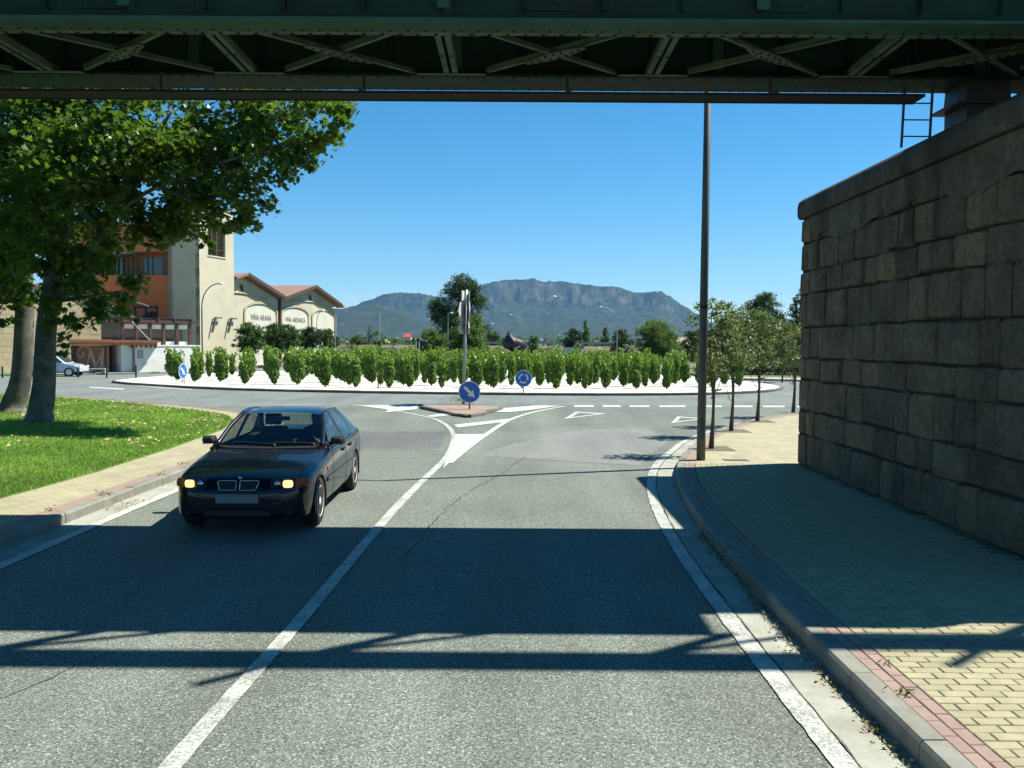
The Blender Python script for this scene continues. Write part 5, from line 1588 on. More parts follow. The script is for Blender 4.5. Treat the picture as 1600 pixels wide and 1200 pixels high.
        prof = [(-0.10, -0.052), (0.085, -0.058), (0.10, 0.0), (0.085, 0.058), (-0.08, 0.062), (-0.105, 0.0)]
        f0 = [c + Vector((x * sx, 0.05, z)) for x, z in prof]; f1 = [c + Vector((x * 0.93 * sx, -0.03, z * 0.93)) for x, z in prof]; f2 = [c + Vector((x * 0.6 * sx, -0.075, z * 0.6)) for x, z in prof]
        k = len(prof)
        mb.add(f0 + f1 + f2, [tuple(range(k)), tuple(range(3 * k - 1, 2 * k - 1, -1))] + [(r * k + j, (r + 1) * k + j, (r + 1) * k + (j + 1) % k, r * k + (j + 1) % k) for r in range(2) for j in range(k)])
        mb.beam((0.79 * sx, 1.72, 0.945), (0.86 * sx, 1.71, 0.975), 0.06, 0.035)
        mi = mb.build('mirror', MAT['black_plastic'], t); bevel(mi, 0.008, 2)
        mb = MB(); mb.poly([c + Vector((x * 0.9 * sx, 0.052, z * 0.88)) for x, z in prof]); mb.build('mirror_glass', MAT['chrome'], mi, fix=False)
        # rubbing strip, handles, side repeater
        mb = MB()
        for y0, y1 in ((1.16, 1.55), (1.58, 2.57), (2.61, 3.10)):
            mb.beam((0.872 * sx, y0, 0.535), (0.874 * sx, y1, 0.545), 0.02, 0.055)
        mb.build('rubbing_strip', paint_m, t)
        for y in (2.42, 3.02):
            mb = MB(); mb.beam((0.873 * sx, y - .1, 0.80), (0.873 * sx, y + .07, 0.805), 0.028, 0.035); mb.build('door_handle', paint_m, t)
        mb = MB(); mb.beam((0.865 * sx, 1.20, 0.675), (0.868 * sx, 1.29, 0.68), 0.016, 0.03); mb.build('side_repeater', MAT['amber'], t)
        # headlamp unit: smooth dark housing wrapped round the corner
        hl = [(0.395, 0.105, 0.705), (0.69, 0.165, 0.712), (0.785, 0.27, 0.70)]
        lo = [(0.385, 0.055, 0.600), (0.69, 0.118, 0.595), (0.79, 0.245, 0.603)]
        fr = lambda p, dy=-0.018, dx=0.012: Vector(((p[0] + (dx if p[0] > .75 else 0)) * sx, p[1] + dy, p[2]))
        mb = MB()
        q = [fr(lo[0]), fr(lo[1]), fr(hl[1]), fr(hl[0])]
        mb.prism(q, (0, 0.05, 0)); lam = mb.build('headlight', MAT['black_plastic'], t)
        def disc(cx, cz, r, dy, m, nm, k=18):
            b = MB(); yy = 0.055 + (cx - 0.385) * 0.16
            b.lathe([(r, -0.004), (r * 0.96, -0.012), (r * 0.02, -0.02 + dy)], (cx * sx, yy - 0.018, cz), k, 'Y'); return b.build(nm, m, lam, smooth=True)
        disc(0.470, 0.653, 0.046, 0.0, MAT['chrome'], 'reflector')
        disc(0.470, 0.653, 0.026, -0.006, MAT['lens_glass'], 'lamp_lens')
        b = MB(); yy = 0.055 + (0.61 - 0.385) * 0.16 - 0.03
        b.prism([((0.60 + 0.060 * math.copysign(abs(math.cos(a)) ** 0.55, math.cos(a))) * sx, yy + 0.05 * 0.16 * math.cos(a), 0.654 + 0.047 * math.copysign(abs(math.sin(a)) ** 0.55, math.sin(a))) for a in np.linspace(0, 2 * math.pi, 20, endpoint=False)], (0, 0.012, 0)); b.build('lit_lamp', MAT['headlamp'], lam)
        b = MB(); b.prism([fr(lo[1], -.03), fr((0.79, .20, .612), -.02), fr((0.822, .29, .655), -.02), fr(hl[2], -.045), fr(hl[1], -.03)], (-0.012 * sx, 0.04, 0)); b.build('indicator', MAT['amber'], lam)
        # lower grille vents and fog lamp
        mb = MB(); mb.prism([(0.42 * sx, -0.004 + .02, 0.275), (0.66 * sx, 0.045, 0.275), (0.63 * sx, 0.035, 0.345), (0.42 * sx, 0.012, 0.345)], (0, 0.03, 0)); mb.build('air_vent', MAT['black_plastic'], t)
        # front bumper strip and rear lamp
        mb = MB(); mb.tube([(0.30 * sx, 0.004, 0.455), (0.42 * sx, 0.012, 0.455), (0.56 * sx, 0.045, 0.455), (0.665 * sx, 0.10, 0.455), (0.735 * sx, 0.17, 0.455), (0.80 * sx, 0.30, 0.455)], 0.022, 6); mb.build('bumper_strip', MAT['black_plastic'], t, smooth=True)
        mb = MB(); mb.prism([(0.50 * sx, 4.47, 0.72), (0.76 * sx, 4.44, 0.72), (0.76 * sx, 4.44, 0.86), (0.50 * sx, 4.46, 0.86)], (0, -0.05, 0)); mb.build('tail_light', M('red_lens', (0.25, 0.01, 0.01), 0.2), t)
        # kidney grille
        kx = 0.135 * sx
        kp = [(-0.115, -0.05), (0.105, -0.05), (0.118, 0.045), (0.10, 0.06), (-0.098, 0.06), (-0.118, 0.045)] if sx == 1 else [(-0.105, -0.05), (0.115, -0.05), (0.118, 0.045), (0.098, 0.06), (-0.10, 0.06), (-0.118, 0.045)]
        kp = [(-0.085 if sx == 1 else -0.115, -0.055), (0.115 if sx == 1 else 0.085, -0.055)][::1] + [(0.118, 0.03), (0.098, 0.055), (-0.098, 0.055), (-0.118, 0.03)]
        if sx == 1: kp = [(-0.112, -0.058), (0.082, -0.058), (0.118, 0.035), (0.100, 0.055), (-0.10, 0.055), (-0.114, 0.04)]
        else: kp = [(-0.082, -0.058), (0.112, -0.058), (0.114, 0.04), (0.10, 0.055), (-0.10, 0.055), (-0.118, 0.035)]
        yk = 0.028
        P3 = lambda x, z, dy=0: Vector((kx + x, yk + dy + 0.35 * (z + .06), 0.640 + z))
        mb = MB(); mb.prism([P3(x, z, -0.012) for x, z in kp], (0, 0.05, 0)); gr = mb.build('grille', MAT['black_plastic'], t)
        mb = MB(); mb.tube([P3(x, z, -0.018) for x, z in kp + kp[:1]], 0.007, 6, False); mb.build('grille_surround', MAT['chrome'], gr, smooth=True)
        for k in range(9):
            x = -0.085 + k * 0.021; mb = MB(); mb.beam(P3(x, -0.05, -0.016), P3(x, 0.048, -0.016), 0.004, 0.008); mb.build('grille_bar', MAT['dark_steel'], gr)
    # number plate, left blank, and lower intake
    mb = MB(); mb.box(-0.26, 0.26, -0.022, -0.010, 0.425, 0.535); p = mb.build('number_plate', MAT['plate'], t); bevel(p, 0.006, 2)
    mb = MB(); mb.box(-0.40, 0.40, -0.003, 0.03, 0.265, 0.335); mb.build('air_vent', MAT['black_plastic'], t)
    # round badge on the bonnet edge: white and blue quarters in a dark ring
    c = Vector((0, 0.128, 0.712)); nrm = Vector((0, -0.55, 0.83)); u = Vector((1, 0, 0)); w = nrm.cross(u).normalized()
    ang = lambda a, r, h: c + u * (r * math.cos(a)) + w * (r * math.sin(a)) + nrm * h
    mb = MB(); mb.prism([ang(a, 0.041, 0.0) for a in np.linspace(0, 2 * math.pi, 20, endpoint=False)], nrm * 0.006); bd = mb.build('badge', MAT['chrome'], t)
    mb = MB(); mb.prism([ang(a, 0.037, 0.0065) for a in np.linspace(0, 2 * math.pi, 20, endpoint=False)], nrm * 0.001); mb.build('badge_ring', MAT['black_plastic'], bd)
    for k in range(4):
        mb = MB(); mb.prism([c + nrm * 0.008] + [ang(a, 0.025, 0.008) for a in np.linspace(k * math.pi / 2, (k + 1) * math.pi / 2, 7)], nrm * 0.001); mb.build('badge_quarter', MAT['sign_white'] if k % 2 else MAT['sign_blue'], bd)
    # wipers and cowl
    mb = MB(); mb.add(*grid(lambda u_, v: (u_ * 0.74, lerp(1.30, 1.42, v) + 0.16 * u_ * u_, lerp(0.938, 0.955, v)), 10, 1)); mb.build('cowl', MAT['black_plastic'], t, fix=False)
    for x0, x1, y0 in ((0.10, -0.48, 0.0), (0.62, 0.05, 0.0)):
        a = Vector(wsx(x0 / 0.715, 0.02)); b = Vector(wsx(x1 / 0.70, 0.07)); off = Vector((0, -0.02, 0.012))
        mb = MB(); mb.tube([a + Vector((0, -.04, -.01)), a + off, b + off], 0.008, 5); wi = mb.build('wiper', MAT['black_plastic'], t)
        mb = MB(); mb.lathe([(0.014, 0), (0.012, 0.012), (0.002, 0.014)], a + Vector((0, -0.05, 0)), 8); mb.build('wiper_cap', MAT['galv'], wi)
    # interior
    mb = MB(); mb.box(-0.80, 0.80, 1.62, 3.7, 0.28, 0.32); mb.box(-0.80, 0.80, 3.66, 3.70, 0.3, 0.95); mb.build('cabin_floor', MAT['interior'], t)
    for sx in (1, -1):
        mb = MB(); mb.box(*sorted((sx * 0.80, sx * 0.83)), 1.5, 3.7, 0.3, 0.925); mb.build('door_lining', MAT['interior'], t)
    mb = MB(); mb.prism([(-0.78, 1.50, 0.935), (-0.78, 1.62, 0.60), (-0.78, 1.90, 0.62), (-0.78, 1.93, 0.86), (-0.78, 1.80, 0.925)], (1.56, 0, 0)); mb.build('dashboard', MAT['dash'], t)
    mb = MB(); mb.prism([(0.20, 1.86, 0.925), (0.20, 1.72, 0.955), (0.20, 1.62, 0.935), (0.20, 1.62, 0.9), (0.20, 1.9, 0.88)], (0.34, 0, 0)); mb.build('instrument_hood', MAT['dash'], t)
    mb = MB(); c = Vector((0.37, 2.08, 0.86)); tl = R(25)
    ring = [c + Vector((0.185 * math.cos(a), 0.185 * math.sin(a) * math.sin(tl), 0.185 * math.sin(a) * math.cos(tl))) for a in np.linspace(0, 2 * math.pi, 25)]
    mb.tube(ring, 0.016, 6, False); mb.lathe([(0.07, -0.02), (0.065, 0.02)], c, 12, 'Y'); mb.tube([c, c + Vector((0.17, 0, 0))], .014, 5); mb.tube([c, c - Vector((0.17, 0, 0))], .014, 5); mb.tube([c, c + Vector((0, -.25, -.06))], .03, 6)
    mb.build('steering_wheel', MAT['black_plastic'], t, smooth=True)
    for x, y in ((0.37, 2.45), (-0.37, 2.45)):
        mb = MB(); mb.prism([(x - .24, y - .1, .42), (x - .24, y + .45, .42), (x - .24, y + .45, .55), (x - .24, y - .1, .57)], (.48, 0, 0))
        mb.prism([(x - .22, y + .36, .52), (x - .22, y + .50, .52), (x - .18, y + .68, 1.06), (x - .18, y + .60, 1.08)], (.42, 0, 0))
        s = mb.build('seat', MAT['interior'], t); bevel(s, 0.03, 3)
        mb = MB(); mb.cbox((x, y + .67, 1.18), (.12, .045, .085)); mb.tube([(x - .05, y + .66, 1.05), (x - .05, y + .66, 1.14)], .008, 5); mb.tube([(x + .05, y + .66, 1.05), (x + .05, y + .66, 1.14)], .008, 5); h = mb.build('headrest', MAT['interior'], s); bevel(h, 0.03, 3)
    mb = MB(); mb.prism([(-.66, 3.05, .45), (-.66, 3.5, .45), (-.66, 3.66, .98), (-.66, 3.56, .98), (-.66, 3.45, .56), (-.66, 3.05, .58)], (1.32, 0, 0)); s = mb.build('rear_seat', MAT['interior'], t); bevel(s, .03, 3)
    mb = MB(); mb.box(-.70, .70, 3.55, 3.80, .955, .965); mb.build('parcel_shelf', MAT['interior'], t)
    mb = MB(); mb.cbox((0.0, 2.16, 1.275), (0.12, 0.02, 0.03)); m_ = mb.build('rear_view_mirror', MAT['black_plastic'], t); bevel(m_, .008, 2)
    mb = MB(); mb.box(-.06, .03, 2.035, 2.038, 1.285, 1.325); mb.build('sticker', MAT['sign_white'], t)
    t.location = loc; t.rotation_euler = (0, 0, yaw)
    return t

CAR_AT = (-3.345, 10.32, 0.0); CAR_YAW = R(1.0)
make_saloon('saloon_car', 'dark navy saloon car with lit headlights driving towards the bridge shadow', CAR_AT, CAR_YAW, MAT['car_paint'])

# ------------------------------------------------------------------ the driver
def skin_body(name, chains, mat, parent, levels=2):
    verts, edges, rad = [], [], []
    index = {}
    for ch in chains:
        prev = None
        for p, r_ in ch:
            key = tuple(round(c, 4) for c in p)
            if key not in index: index[key] = len(verts); verts.append(p); rad.append(r_)
            if prev is not None: edges.append((prev, index[key]))
            prev = index[key]
    me = bpy.data.meshes.new(name); me.from_pydata(verts, edges, [])
    o = bpy.data.objects.new(name, me); C.objects.link(o)
    sk = o.modifiers.new('skin', 'SKIN'); sk.use_smooth_shade = True
    if not me.skin_vertices: me.skin_vertices.new()
    for v, r_ in zip(me.skin_vertices[0].data, rad):
        v.radius = r_ if isinstance(r_, tuple) else (r_, r_)
        v.use_root = False
    me.skin_vertices[0].data[0].use_root = True
    ss = o.modifiers.new('s', 'SUBSURF'); ss.levels = levels; ss.render_levels = levels
    dg = bpy.context.evaluated_depsgraph_get(); dg.update()
    m2 = bpy.data.meshes.new_from_object(o.evaluated_get(dg))
    bpy.data.objects.remove(o); bpy.data.meshes.remove(me)
    m2.materials.clear()
    for m in (mat if isinstance(mat, (list, tuple)) else [mat]): m2.materials.append(m)
    m2.polygons.foreach_set('use_smooth', [True] * len(m2.polygons)); m2.update()
    return link_mesh(name, m2, parent)

def driver():
    t = thing('person', 'driver in dark clothes at the steering wheel of the dark car', 'person', (0, 0, 0))
    x0 = 0.37
    pel = (x0, 2.80, 0.62)
    chains = [[(pel, (0.16, 0.12)), ((x0, 2.86, 0.78), (0.15, 0.11)), ((x0, 2.90, 0.95), (0.17, 0.11)), ((x0, 2.90, 1.05), (0.12, 0.09)), ((x0, 2.88, 1.12), 0.055), ((x0, 2.86, 1.16), 0.052)]]
    for s in (1, -1):
        sh = (x0 + s * 0.18, 2.89, 1.03)
        chains.append([((x0, 2.90, 1.05), (0.12, 0.09)), (sh, 0.062), ((x0 + s * 0.25, 2.66, 0.84), 0.047), ((x0 + s * 0.19, 2.34, 0.88), 0.035), ((x0 + s * 0.165, 2.20, 0.93), 0.026)])
        chains.append([(pel, (0.16, 0.12)), ((x0 + s * 0.11, 2.68, 0.60), 0.085), ((x0 + s * 0.13, 2.30, 0.66), 0.062), ((x0 + s * 0.13, 2.02, 0.44), 0.045), ((x0 + s * .13, 1.94, 0.36), .04)])
    body = skin_body('body', chains, MAT['shirt'], t)
    # hands closed round the wheel rim: palm, four fingers and a thumb each
    for s in (1, -1):
        w = Vector((x0 + s * 0.165, 2.20, 0.93)); k = Vector((x0 + s * 0.172, 2.12, 0.945))
        ch = [[(tuple(w), 0.024), (tuple(k), 0.03)]]
        for f in range(4):
            b = k + Vector((0, -0.012, 0.024 - f * 0.016)); L = (0.9, 1.0, 0.95, 0.78)[f]
            ch.append([(tuple(k), 0.03), (tuple(b), 0.011), (tuple(b + Vector((s * 0.022, -0.034, 0.0)) * L), 0.0095), (tuple(b + Vector((s * 0.0, -0.056, 0.0)) * L), 0.009), (tuple(b + Vector((-s * 0.024, -0.046, 0.0)) * L), 0.008)])
        th = k + Vector((-s * 0.018, 0.005, 0.02)); ch.append([(tuple(k), 0.03), (tuple(th), 0.012), (tuple(th + Vector((-s * 0.02, -0.03, 0.012))), 0.0105), (tuple(th + Vector((-s * 0.012, -0.055, 0.014))), 0.009)])
        skin_body('hand', ch, MAT['skin'], t, 1)
    # head with brow, nose, mouth, chin and ears
    c = Vector((x0, 2.84, 1.225)); mb = MB(); nu, nv = 24, 18; vs = []
    for j in range(nv + 1):
        th = math.pi * j / nv
        for i in range(nu):
            ph = 2 * math.pi * i / nu
            d = Vector((math.sin(th) * math.cos(ph), math.sin(th) * math.sin(ph), math.cos(th)))
            p = Vector((d.x * 0.076, d.y * 0.097, d.z * 0.115))
            if d.z < 0: p.x *= 1 + 0.28 * d.z; p.y *= 1 + 0.12 * d.z
            fr = max(0, -d.y)
            nose = math.exp(-(d.x / 0.16) ** 2 - ((d.z + 0.12) / 0.2) ** 2) * fr; p.y -= 0.022 * nose
            for ex in (-0.42, 0.42): p.y += 0.010 * math.exp(-((d.x - ex) / 0.17) ** 2 - ((d.z - 0.10) / 0.12) ** 2) * fr
            p.y -= 0.006 * math.exp(-(d.x / 0.3) ** 2 - ((d.z + 0.48) / 0.07) ** 2) * fr; p.y -= 0.006 * math.exp(-(d.x / 0.3) ** 2 - ((d.z + 0.82) / 0.12) ** 2) * fr
            p.x += 0.012 * math.copysign(1, d.x) * math.exp(-((d.y - 0.08) / 0.14) ** 2 - ((d.z + 0.05) / 0.2) ** 2) * (1 if abs(d.x) > .7 else 0)
            vs.append(c + p)
    fs = [(j * nu + i, j * nu + (i + 1) % nu, (j + 1) * nu + (i + 1) % nu, (j + 1) * nu + i) for j in range(nv) for i in range(nu)]
    mb.add(vs, fs); hd = mb.build('head', MAT['skin'], t, smooth=True)
    hv = []; mb = MB()
    for j in range(nv + 1):
        th = math.pi * j / nv * 0.62
        for i in range(nu):
            ph = 2 * math.pi * i / nu
            d = Vector((math.sin(th) * math.cos(ph), math.sin(th) * math.sin(ph), math.cos(th)))
            lim = 0.42 if d.y < -0.25 else -0.5
            z = max(d.z, lim); k = 1.08
            hv.append(c + Vector((d.x * 0.076 * k, d.y * 0.097 * k + 0.004, z * 0.115 * k)))
    mb.add(hv, [f for f in fs]); mb.build('hair', MAT['hair'], hd, smooth=True, fix=False)
    for s in (1, -1):
        mb = MB(); mb.lathe([(0.004, -0.004), (0.010, 0.0), (0.004, 0.004)], c + Vector((s * 0.031, -0.083, 0.012)), 8, 'Y'); mb.build('eye', MAT['black_plastic'], hd)
    t.location = CAR_AT; t.rotation_euler = (0, 0, CAR_YAW)
driver()
# ------------------------------------------------------------------ buildings
class Fr:
    """a facade frame: origin on the ground, u along the wall to the right, n out of the wall"""
    def __init__(s, o, u):
        s.o = Vector((o[0], o[1], 0)); s.u = Vector((u[0], u[1], 0)).normalized(); s.n = Vector((s.u.y, -s.u.x, 0))
    def p(s, a, z, t=0.0):
        q = s.o + s.u * a + s.n * t; return Vector((q.x, q.y, z))
    def slab(s, mb, poly, t0, t1):
        """polygon in (along, height) swept from depth t0 to t1"""
        return mb.prism([s.p(a, z, t0) for a, z in poly], s.n * (t1 - t0))
    def rect(s, mb, a0, a1, z0, z1, t0, t1):
        return s.slab(mb, [(a0, z0), (a1, z0), (a1, z1), (a0, z1)], t0, t1)

def text_part(body, size, place, mat, name, parent, depth=0.02, shear=0.0):
    """flat lettering as a mesh; place(x, y, t) gives the world point"""
    cu = bpy.data.curves.new('txt', 'FONT'); cu.body = body; cu.size = size; cu.align_x = 'CENTER'; cu.align_y = 'CENTER'; cu.extrude = depth; cu.shear = shear; cu.resolution_u = 3
    o = bpy.data.objects.new('txt', cu); C.objects.link(o)
    dg = bpy.context.evaluated_depsgraph_get(); dg.update()
    me = bpy.data.meshes.new_from_object(o.evaluated_get(dg)); bpy.data.objects.remove(o); bpy.data.curves.remove(cu)
    off = ORG[parent.name]
    for v in me.vertices:
        v.co = place(v.co.x, v.co.y, v.co.z) - off
    me.materials.clear(); me.materials.append(mat); me.name = name
    return link_mesh(name, me, parent)

# --- winery with the double gable
def winery():
    F = Fr((-25.4, 80.0), (0.15, 0.989))
    t = thing('winery_building', 'pale winery with two gables and white arched panels lettered with wine names', 'building', (-25.4, 80, 0.1))
    Bw, ez, az = 16.7, 6.75, 8.5
    for b in range(2):
        c = b * Bw
        lo = c - Bw / 2 if b else -2.2; zl = ez if b else az - 2.2 * (az - ez) / (Bw / 2)
        mb = MB(); F.slab(mb, [(lo, 0), (c + Bw / 2, 0), (c + Bw / 2, ez), (c, az), (lo, zl)], -0.3, 0); mb.build('wall', MAT['winery'], t)
        for sgn in (-1, 1):
            if b == 0 and sgn < 0:
                mb = MB(); F.slab(mb, [(c, az + .05), (-2.4, zl + .01), (-2.4, zl + .23), (c, az + .27)], -10, 0.82); mb.build('roof', MAT['roof_tile'], t); continue
            mb = MB(); F.slab(mb, [(c, az + 0.05), (c + sgn * (Bw / 2 + (0.9 if b and sgn > 0 else 0)), ez + 0.05 - (0.19 if b and sgn > 0 else 0)), (c + sgn * (Bw / 2 + (0.9 if b and sgn > 0 else 0)), ez + 0.27 - (0.19 if b and sgn > 0 else 0)), (c, az + 0.27)], -10, 0.82)
            rf = mb.build('roof', MAT['roof_tile'], t)
            mb = MB(); F.slab(mb, [(c, az - 0.02), (c + sgn * Bw / 2, ez - 0.02), (c + sgn * Bw / 2, ez + 0.30), (c, az + 0.30)], 0.83, 0.88); mb.build('verge_board', MAT['dark_wood'], rf)
        # round vent with a moulded bracket
        mb = MB(); mb.prism([F.p(c + 0.34 * math.cos(a), 7.35 + 0.34 * math.sin(a), 0.005) for a in np.linspace(0, 2 * math.pi, 16, endpoint=False)], F.n * 0.04); mb.build('vent', MAT['dark_void'], t)
        ring = [F.p(c + 0.42 * math.cos(a), 7.35 + 0.42 * math.sin(a), 0.04) for a in np.linspace(0, 2 * math.pi, 17)]
        mb = MB(); mb.tube(ring, 0.06, 5, False); mb.build('vent_ring', MAT['winery_trim'], t)
        # flat cornice moulding following a shallow arch
        pts = [F.p(c + a, 6.62 + 0.28 * math.cos(a / 5.5 * math.pi / 2), 0.05) for a in np.linspace(-5.5 if b else -2.1, 5.5, 14)]
        mb = MB(); mb.tube(pts, 0.09, 5); mb.build('cornice', MAT['winery_trim'], t)
        for k, cc in enumerate((c - 4.15, c + 4.15)):
            if b == 0 and k == 0: continue
            hw = 3.45
            arc = [(cc + hw * math.cos(a), 5.30 + 0.78 * math.sin(a)) for a in np.linspace(0, math.pi, 15)]
            mb = MB(); F.slab(mb, [(cc - hw, 0.1)] + [(cc + hw, 0.1)] + arc, 0.01, 0.03); pn = mb.build('arch_panel', MAT['winery_panel'], t)
            mb = MB()
            for i in range(len(arc) - 1):
                a, b2 = arc[i], arc[i + 1]
                o_ = lambda q: (cc + (q[0] - cc) * 1.09, 5.30 + (q[1] - 5.30) * 1.32 + 0.0)
                F.slab(mb, [a, b2, o_(b2), o_(a)], 0.01, 0.14)
            for s in (-1, 1): F.rect(mb, *sorted((cc + s * hw, cc + s * (hw + 0.32))), 0.1, 5.30, 0.01, 0.12)
            mb.build('arch_moulding', MAT['winery_trim'], t)
            words = {(0, 1): 'VIÑA ARANA', (1, 0): 'VIÑA ARDANZA'}.get((b, k))
            if words:
                text_part(words, 0.78 if b == 0 else 0.72, lambda x, y, z, cc=cc: F.p(cc + x, 4.72 + y, 0.034 + abs(z)), MAT['letter'], 'lettering', pn)
            if (b, k) == (1, 1):     # painted emblem under faint arched lettering
                mb = MB()
                for x, zc, w, h in ((-0.9, 3.35, .28, .7), (-0.3, 3.5, .32, .55), (0.35, 3.42, .3, .75), (0.95, 3.45, .4, .55), (-1.35, 3.15, .3, .3), (1.45, 3.2, .3, .35)):
                    F.slab(mb, [(cc + x + w * math.cos(a), zc + h * math.sin(a)) for a in np.linspace(0, 2 * math.pi, 9, endpoint=False)], 0.031, 0.04)
                mb.build('emblem', MAT['letter'], pn)
    mb = MB(); a = F.p(Bw / 2, 0.1, 0.12); z = F.p(Bw / 2, ez, 0.12); mb.tube([a, z], 0.16, 8); mb.build('downpipe', MAT['dark_wood'], t)
    mb = MB(); mb.tube([F.p(1.5 * Bw - .3, 0.1, 0.12), F.p(1.5 * Bw - .3, ez - .2, 0.12)], 0.08, 6); mb.build('downpipe', MAT['galv'], t)
    mb = MB(); mb.prism([F.p(1.5 * Bw, 0, -0.31), F.p(1.5 * Bw, ez - .05, -0.31), F.p(1.5 * Bw, ez - .05, -10), F.p(1.5 * Bw, 0, -10)], F.u * -0.3); mb.prism([F.p(-2.2, 0, -0.31), F.p(-2.2, 7.5, -0.31), F.p(-2.2, 7.5, -10), F.p(-2.2, 0, -10)], F.u * 0.3)
    F.rect(mb, -1.89, 1.5 * Bw - .31, 0, ez, -10, -9.7); mb.build('wall', MAT['winery'], t)
winery()

# --- cream tower and the orange building behind
def tower():
    c = P(313, 540, 72)
    F = Fr((c.x, c.y), (0.30, 0.954)); a = 4.75; b = 3.15; H = 13.8
    t = thing('tower', 'square cream rendered tower with an open window near its top', 'tower', (c.x, c.y, 0.1))
    # right face (sunlit) with an opening; built of four pieces round the opening
    w0, w1, z0, z1 = 1.15, 3.55, 9.75, 12.6
    for q in ((0, a, 0, z0), (0, w0, z0 + .0, z1), (w1, a, z0 + .0, z1), (0, a, z1, H)):
        mb = MB(); F.rect(mb, q[0], q[1], q[2], q[3], -0.4, 0); mb.build('wall', MAT['tower'], t)
    mb = MB(); F.rect(mb, w0 - .05, w1 + .05, z0 - .12, z0, 0.002, 0.06); mb.build('sill', MAT['tower'], t)
    mb = MB()
    for x in (1.25, 1.9, 2.6, 3.45): F.rect(mb, x - .06, x + .06, z0, z1, -0.28, -0.18)
    F.rect(mb, w0, w1, z0 + .55, z0 + .62, -0.26, -0.2); mb.build('window_frame', MAT['dark_wood'], t)
    # left face in shade, back faces with a matching opening so that sky shows through
    G2 = Fr((c.x, c.y), (0.954, -0.30)); 
    mb = MB(); G2.rect(mb, -b, -0.0005, 0, H, -a + .0, -a + .4) if False else None
    for q0, q1, zz0, zz1 in ((-b, -0.001, 0, H),):
        G2.rect(mb, q0, q1, zz0, zz1, -0.4 + 0.0, 0.0)
    mb.build('wall', MAT['tower'], t)
    back = [(0, a, 0, z0), (0, w0, z0, z1), (w1, a, z0, z1), (0, a, z1, H)]
    for q in back:
        mb = MB(); F.rect(mb, q[0], q[1], q[2], q[3], -b, -b + .4); mb.build('wall', MAT['tower'], t)
    mb = MB(); G2.rect(mb, -b + .4, -.4, 0, H, -a, -a + .4); mb.build('wall', MAT['tower'], t)
    mb = MB(); F.rect(mb, -0.08, a + .08, H + .002, H + .22, -b - .08, .08); mb.build('coping', MAT['tower'], t)
    # two wall brackets (slanting fittings) low on the sunlit face
    for x in (1.55, 3.75):
        mb = MB(); mb.beam(F.p(x - .25, 3.15, .22), F.p(x + .15, 4.35, .30), .18, .12); mb.beam(F.p(x + .1, 4.42, .25), F.p(x + 1.0, 4.42, .25), .14, .12); mb.beam(F.p(x + .12, 4.3, 0), F.p(x + .12, 4.3, .3), .1, .1); mb.build('bracket', MAT['lamp_paint'], t)
    return F
TF = tower()

def orange_building():
    c = P(262, 540, 74.6)
    F = Fr((c.x, c.y), (0.70, 0.71))      # facade runs back to the right; origin is its right end
    G2 = Fr((c.x, c.y), (0.98, -0.17))
    t = thing('orange_building', 'orange rendered building with a glazed balcony band beside the cream tower', 'building', (c.x, c.y, 0.1))
    L = 10.5; H = 12.5
    # storeys as stacked bands round the glazed strip
    for z0, z1 in ((0, 8.15), (10.2, H)):
        mb = MB(); G2.rect(mb, -L, 0.4, z0, z1, -8, 0); mb.build('wall', MAT['orange_brick'], t)
    mb = MB(); G2.rect(mb, -L, .4, 8.152, 10.198, -8, -1.4); mb.build('back_wall', MAT['brown_panel'], t)
    mb = MB(); G2.rect(mb, -L - .1, -3.1, 10.0, 10.19, -1.2, .35); mb.build('ledge', MAT['gutter'], t)
    for k in range(15):
        x = -9.6 + k * 0.48
        mb = MB(); G2.rect(mb, x - .035, x + .035, 8.155, 9.98, -.25, -.18); mb.build('mullion', MAT['dark_wood'], t)
    for x0, x1 in ((-9.3, -8.3), (-8.2, -7.1), (-6.9, -5.0), (-3.0, -1.2)):
        mb = MB(); G2.rect(mb, x0, x1, 8.3, 9.8, -1.39, -1.34); mb.build('window', MAT['window'], t)
    # projecting box and deep-set windows
    mb = MB(); G2.rect(mb, -L - .3, -3.6, 5.4, 8.1, 0.002, 1.1); mb.build('bay', MAT['orange_brick'], t)
    mb = MB(); G2.rect(mb, -3.0, -1.0, 3.2, 5.3, 0.003, 0.05); w = mb.build('window', MAT['window'], t)
    mb = MB(); 
    for x in (-3.04, -2.0, -.96): G2.rect(mb, x - .06, x + .06, 3.1, 5.4, 0.051, 0.12)
    G2.rect(mb, -3.1, -.9, 5.3, 5.42, .004, .35); mb.build('frame', MAT['dark_wood'], w)
    mb = MB(); G2.rect(mb, -4.4, -3.9, 0.2, 3.6, 0.003, 0.3); mb.build('pilaster', MAT['orange_brick'], t)
    mb = MB(); G2.rect(mb, -L - .2, .5, H + .002, H + .25, -8.2, .2); mb.build('roof', MAT['gutter'], t)
orange_building()

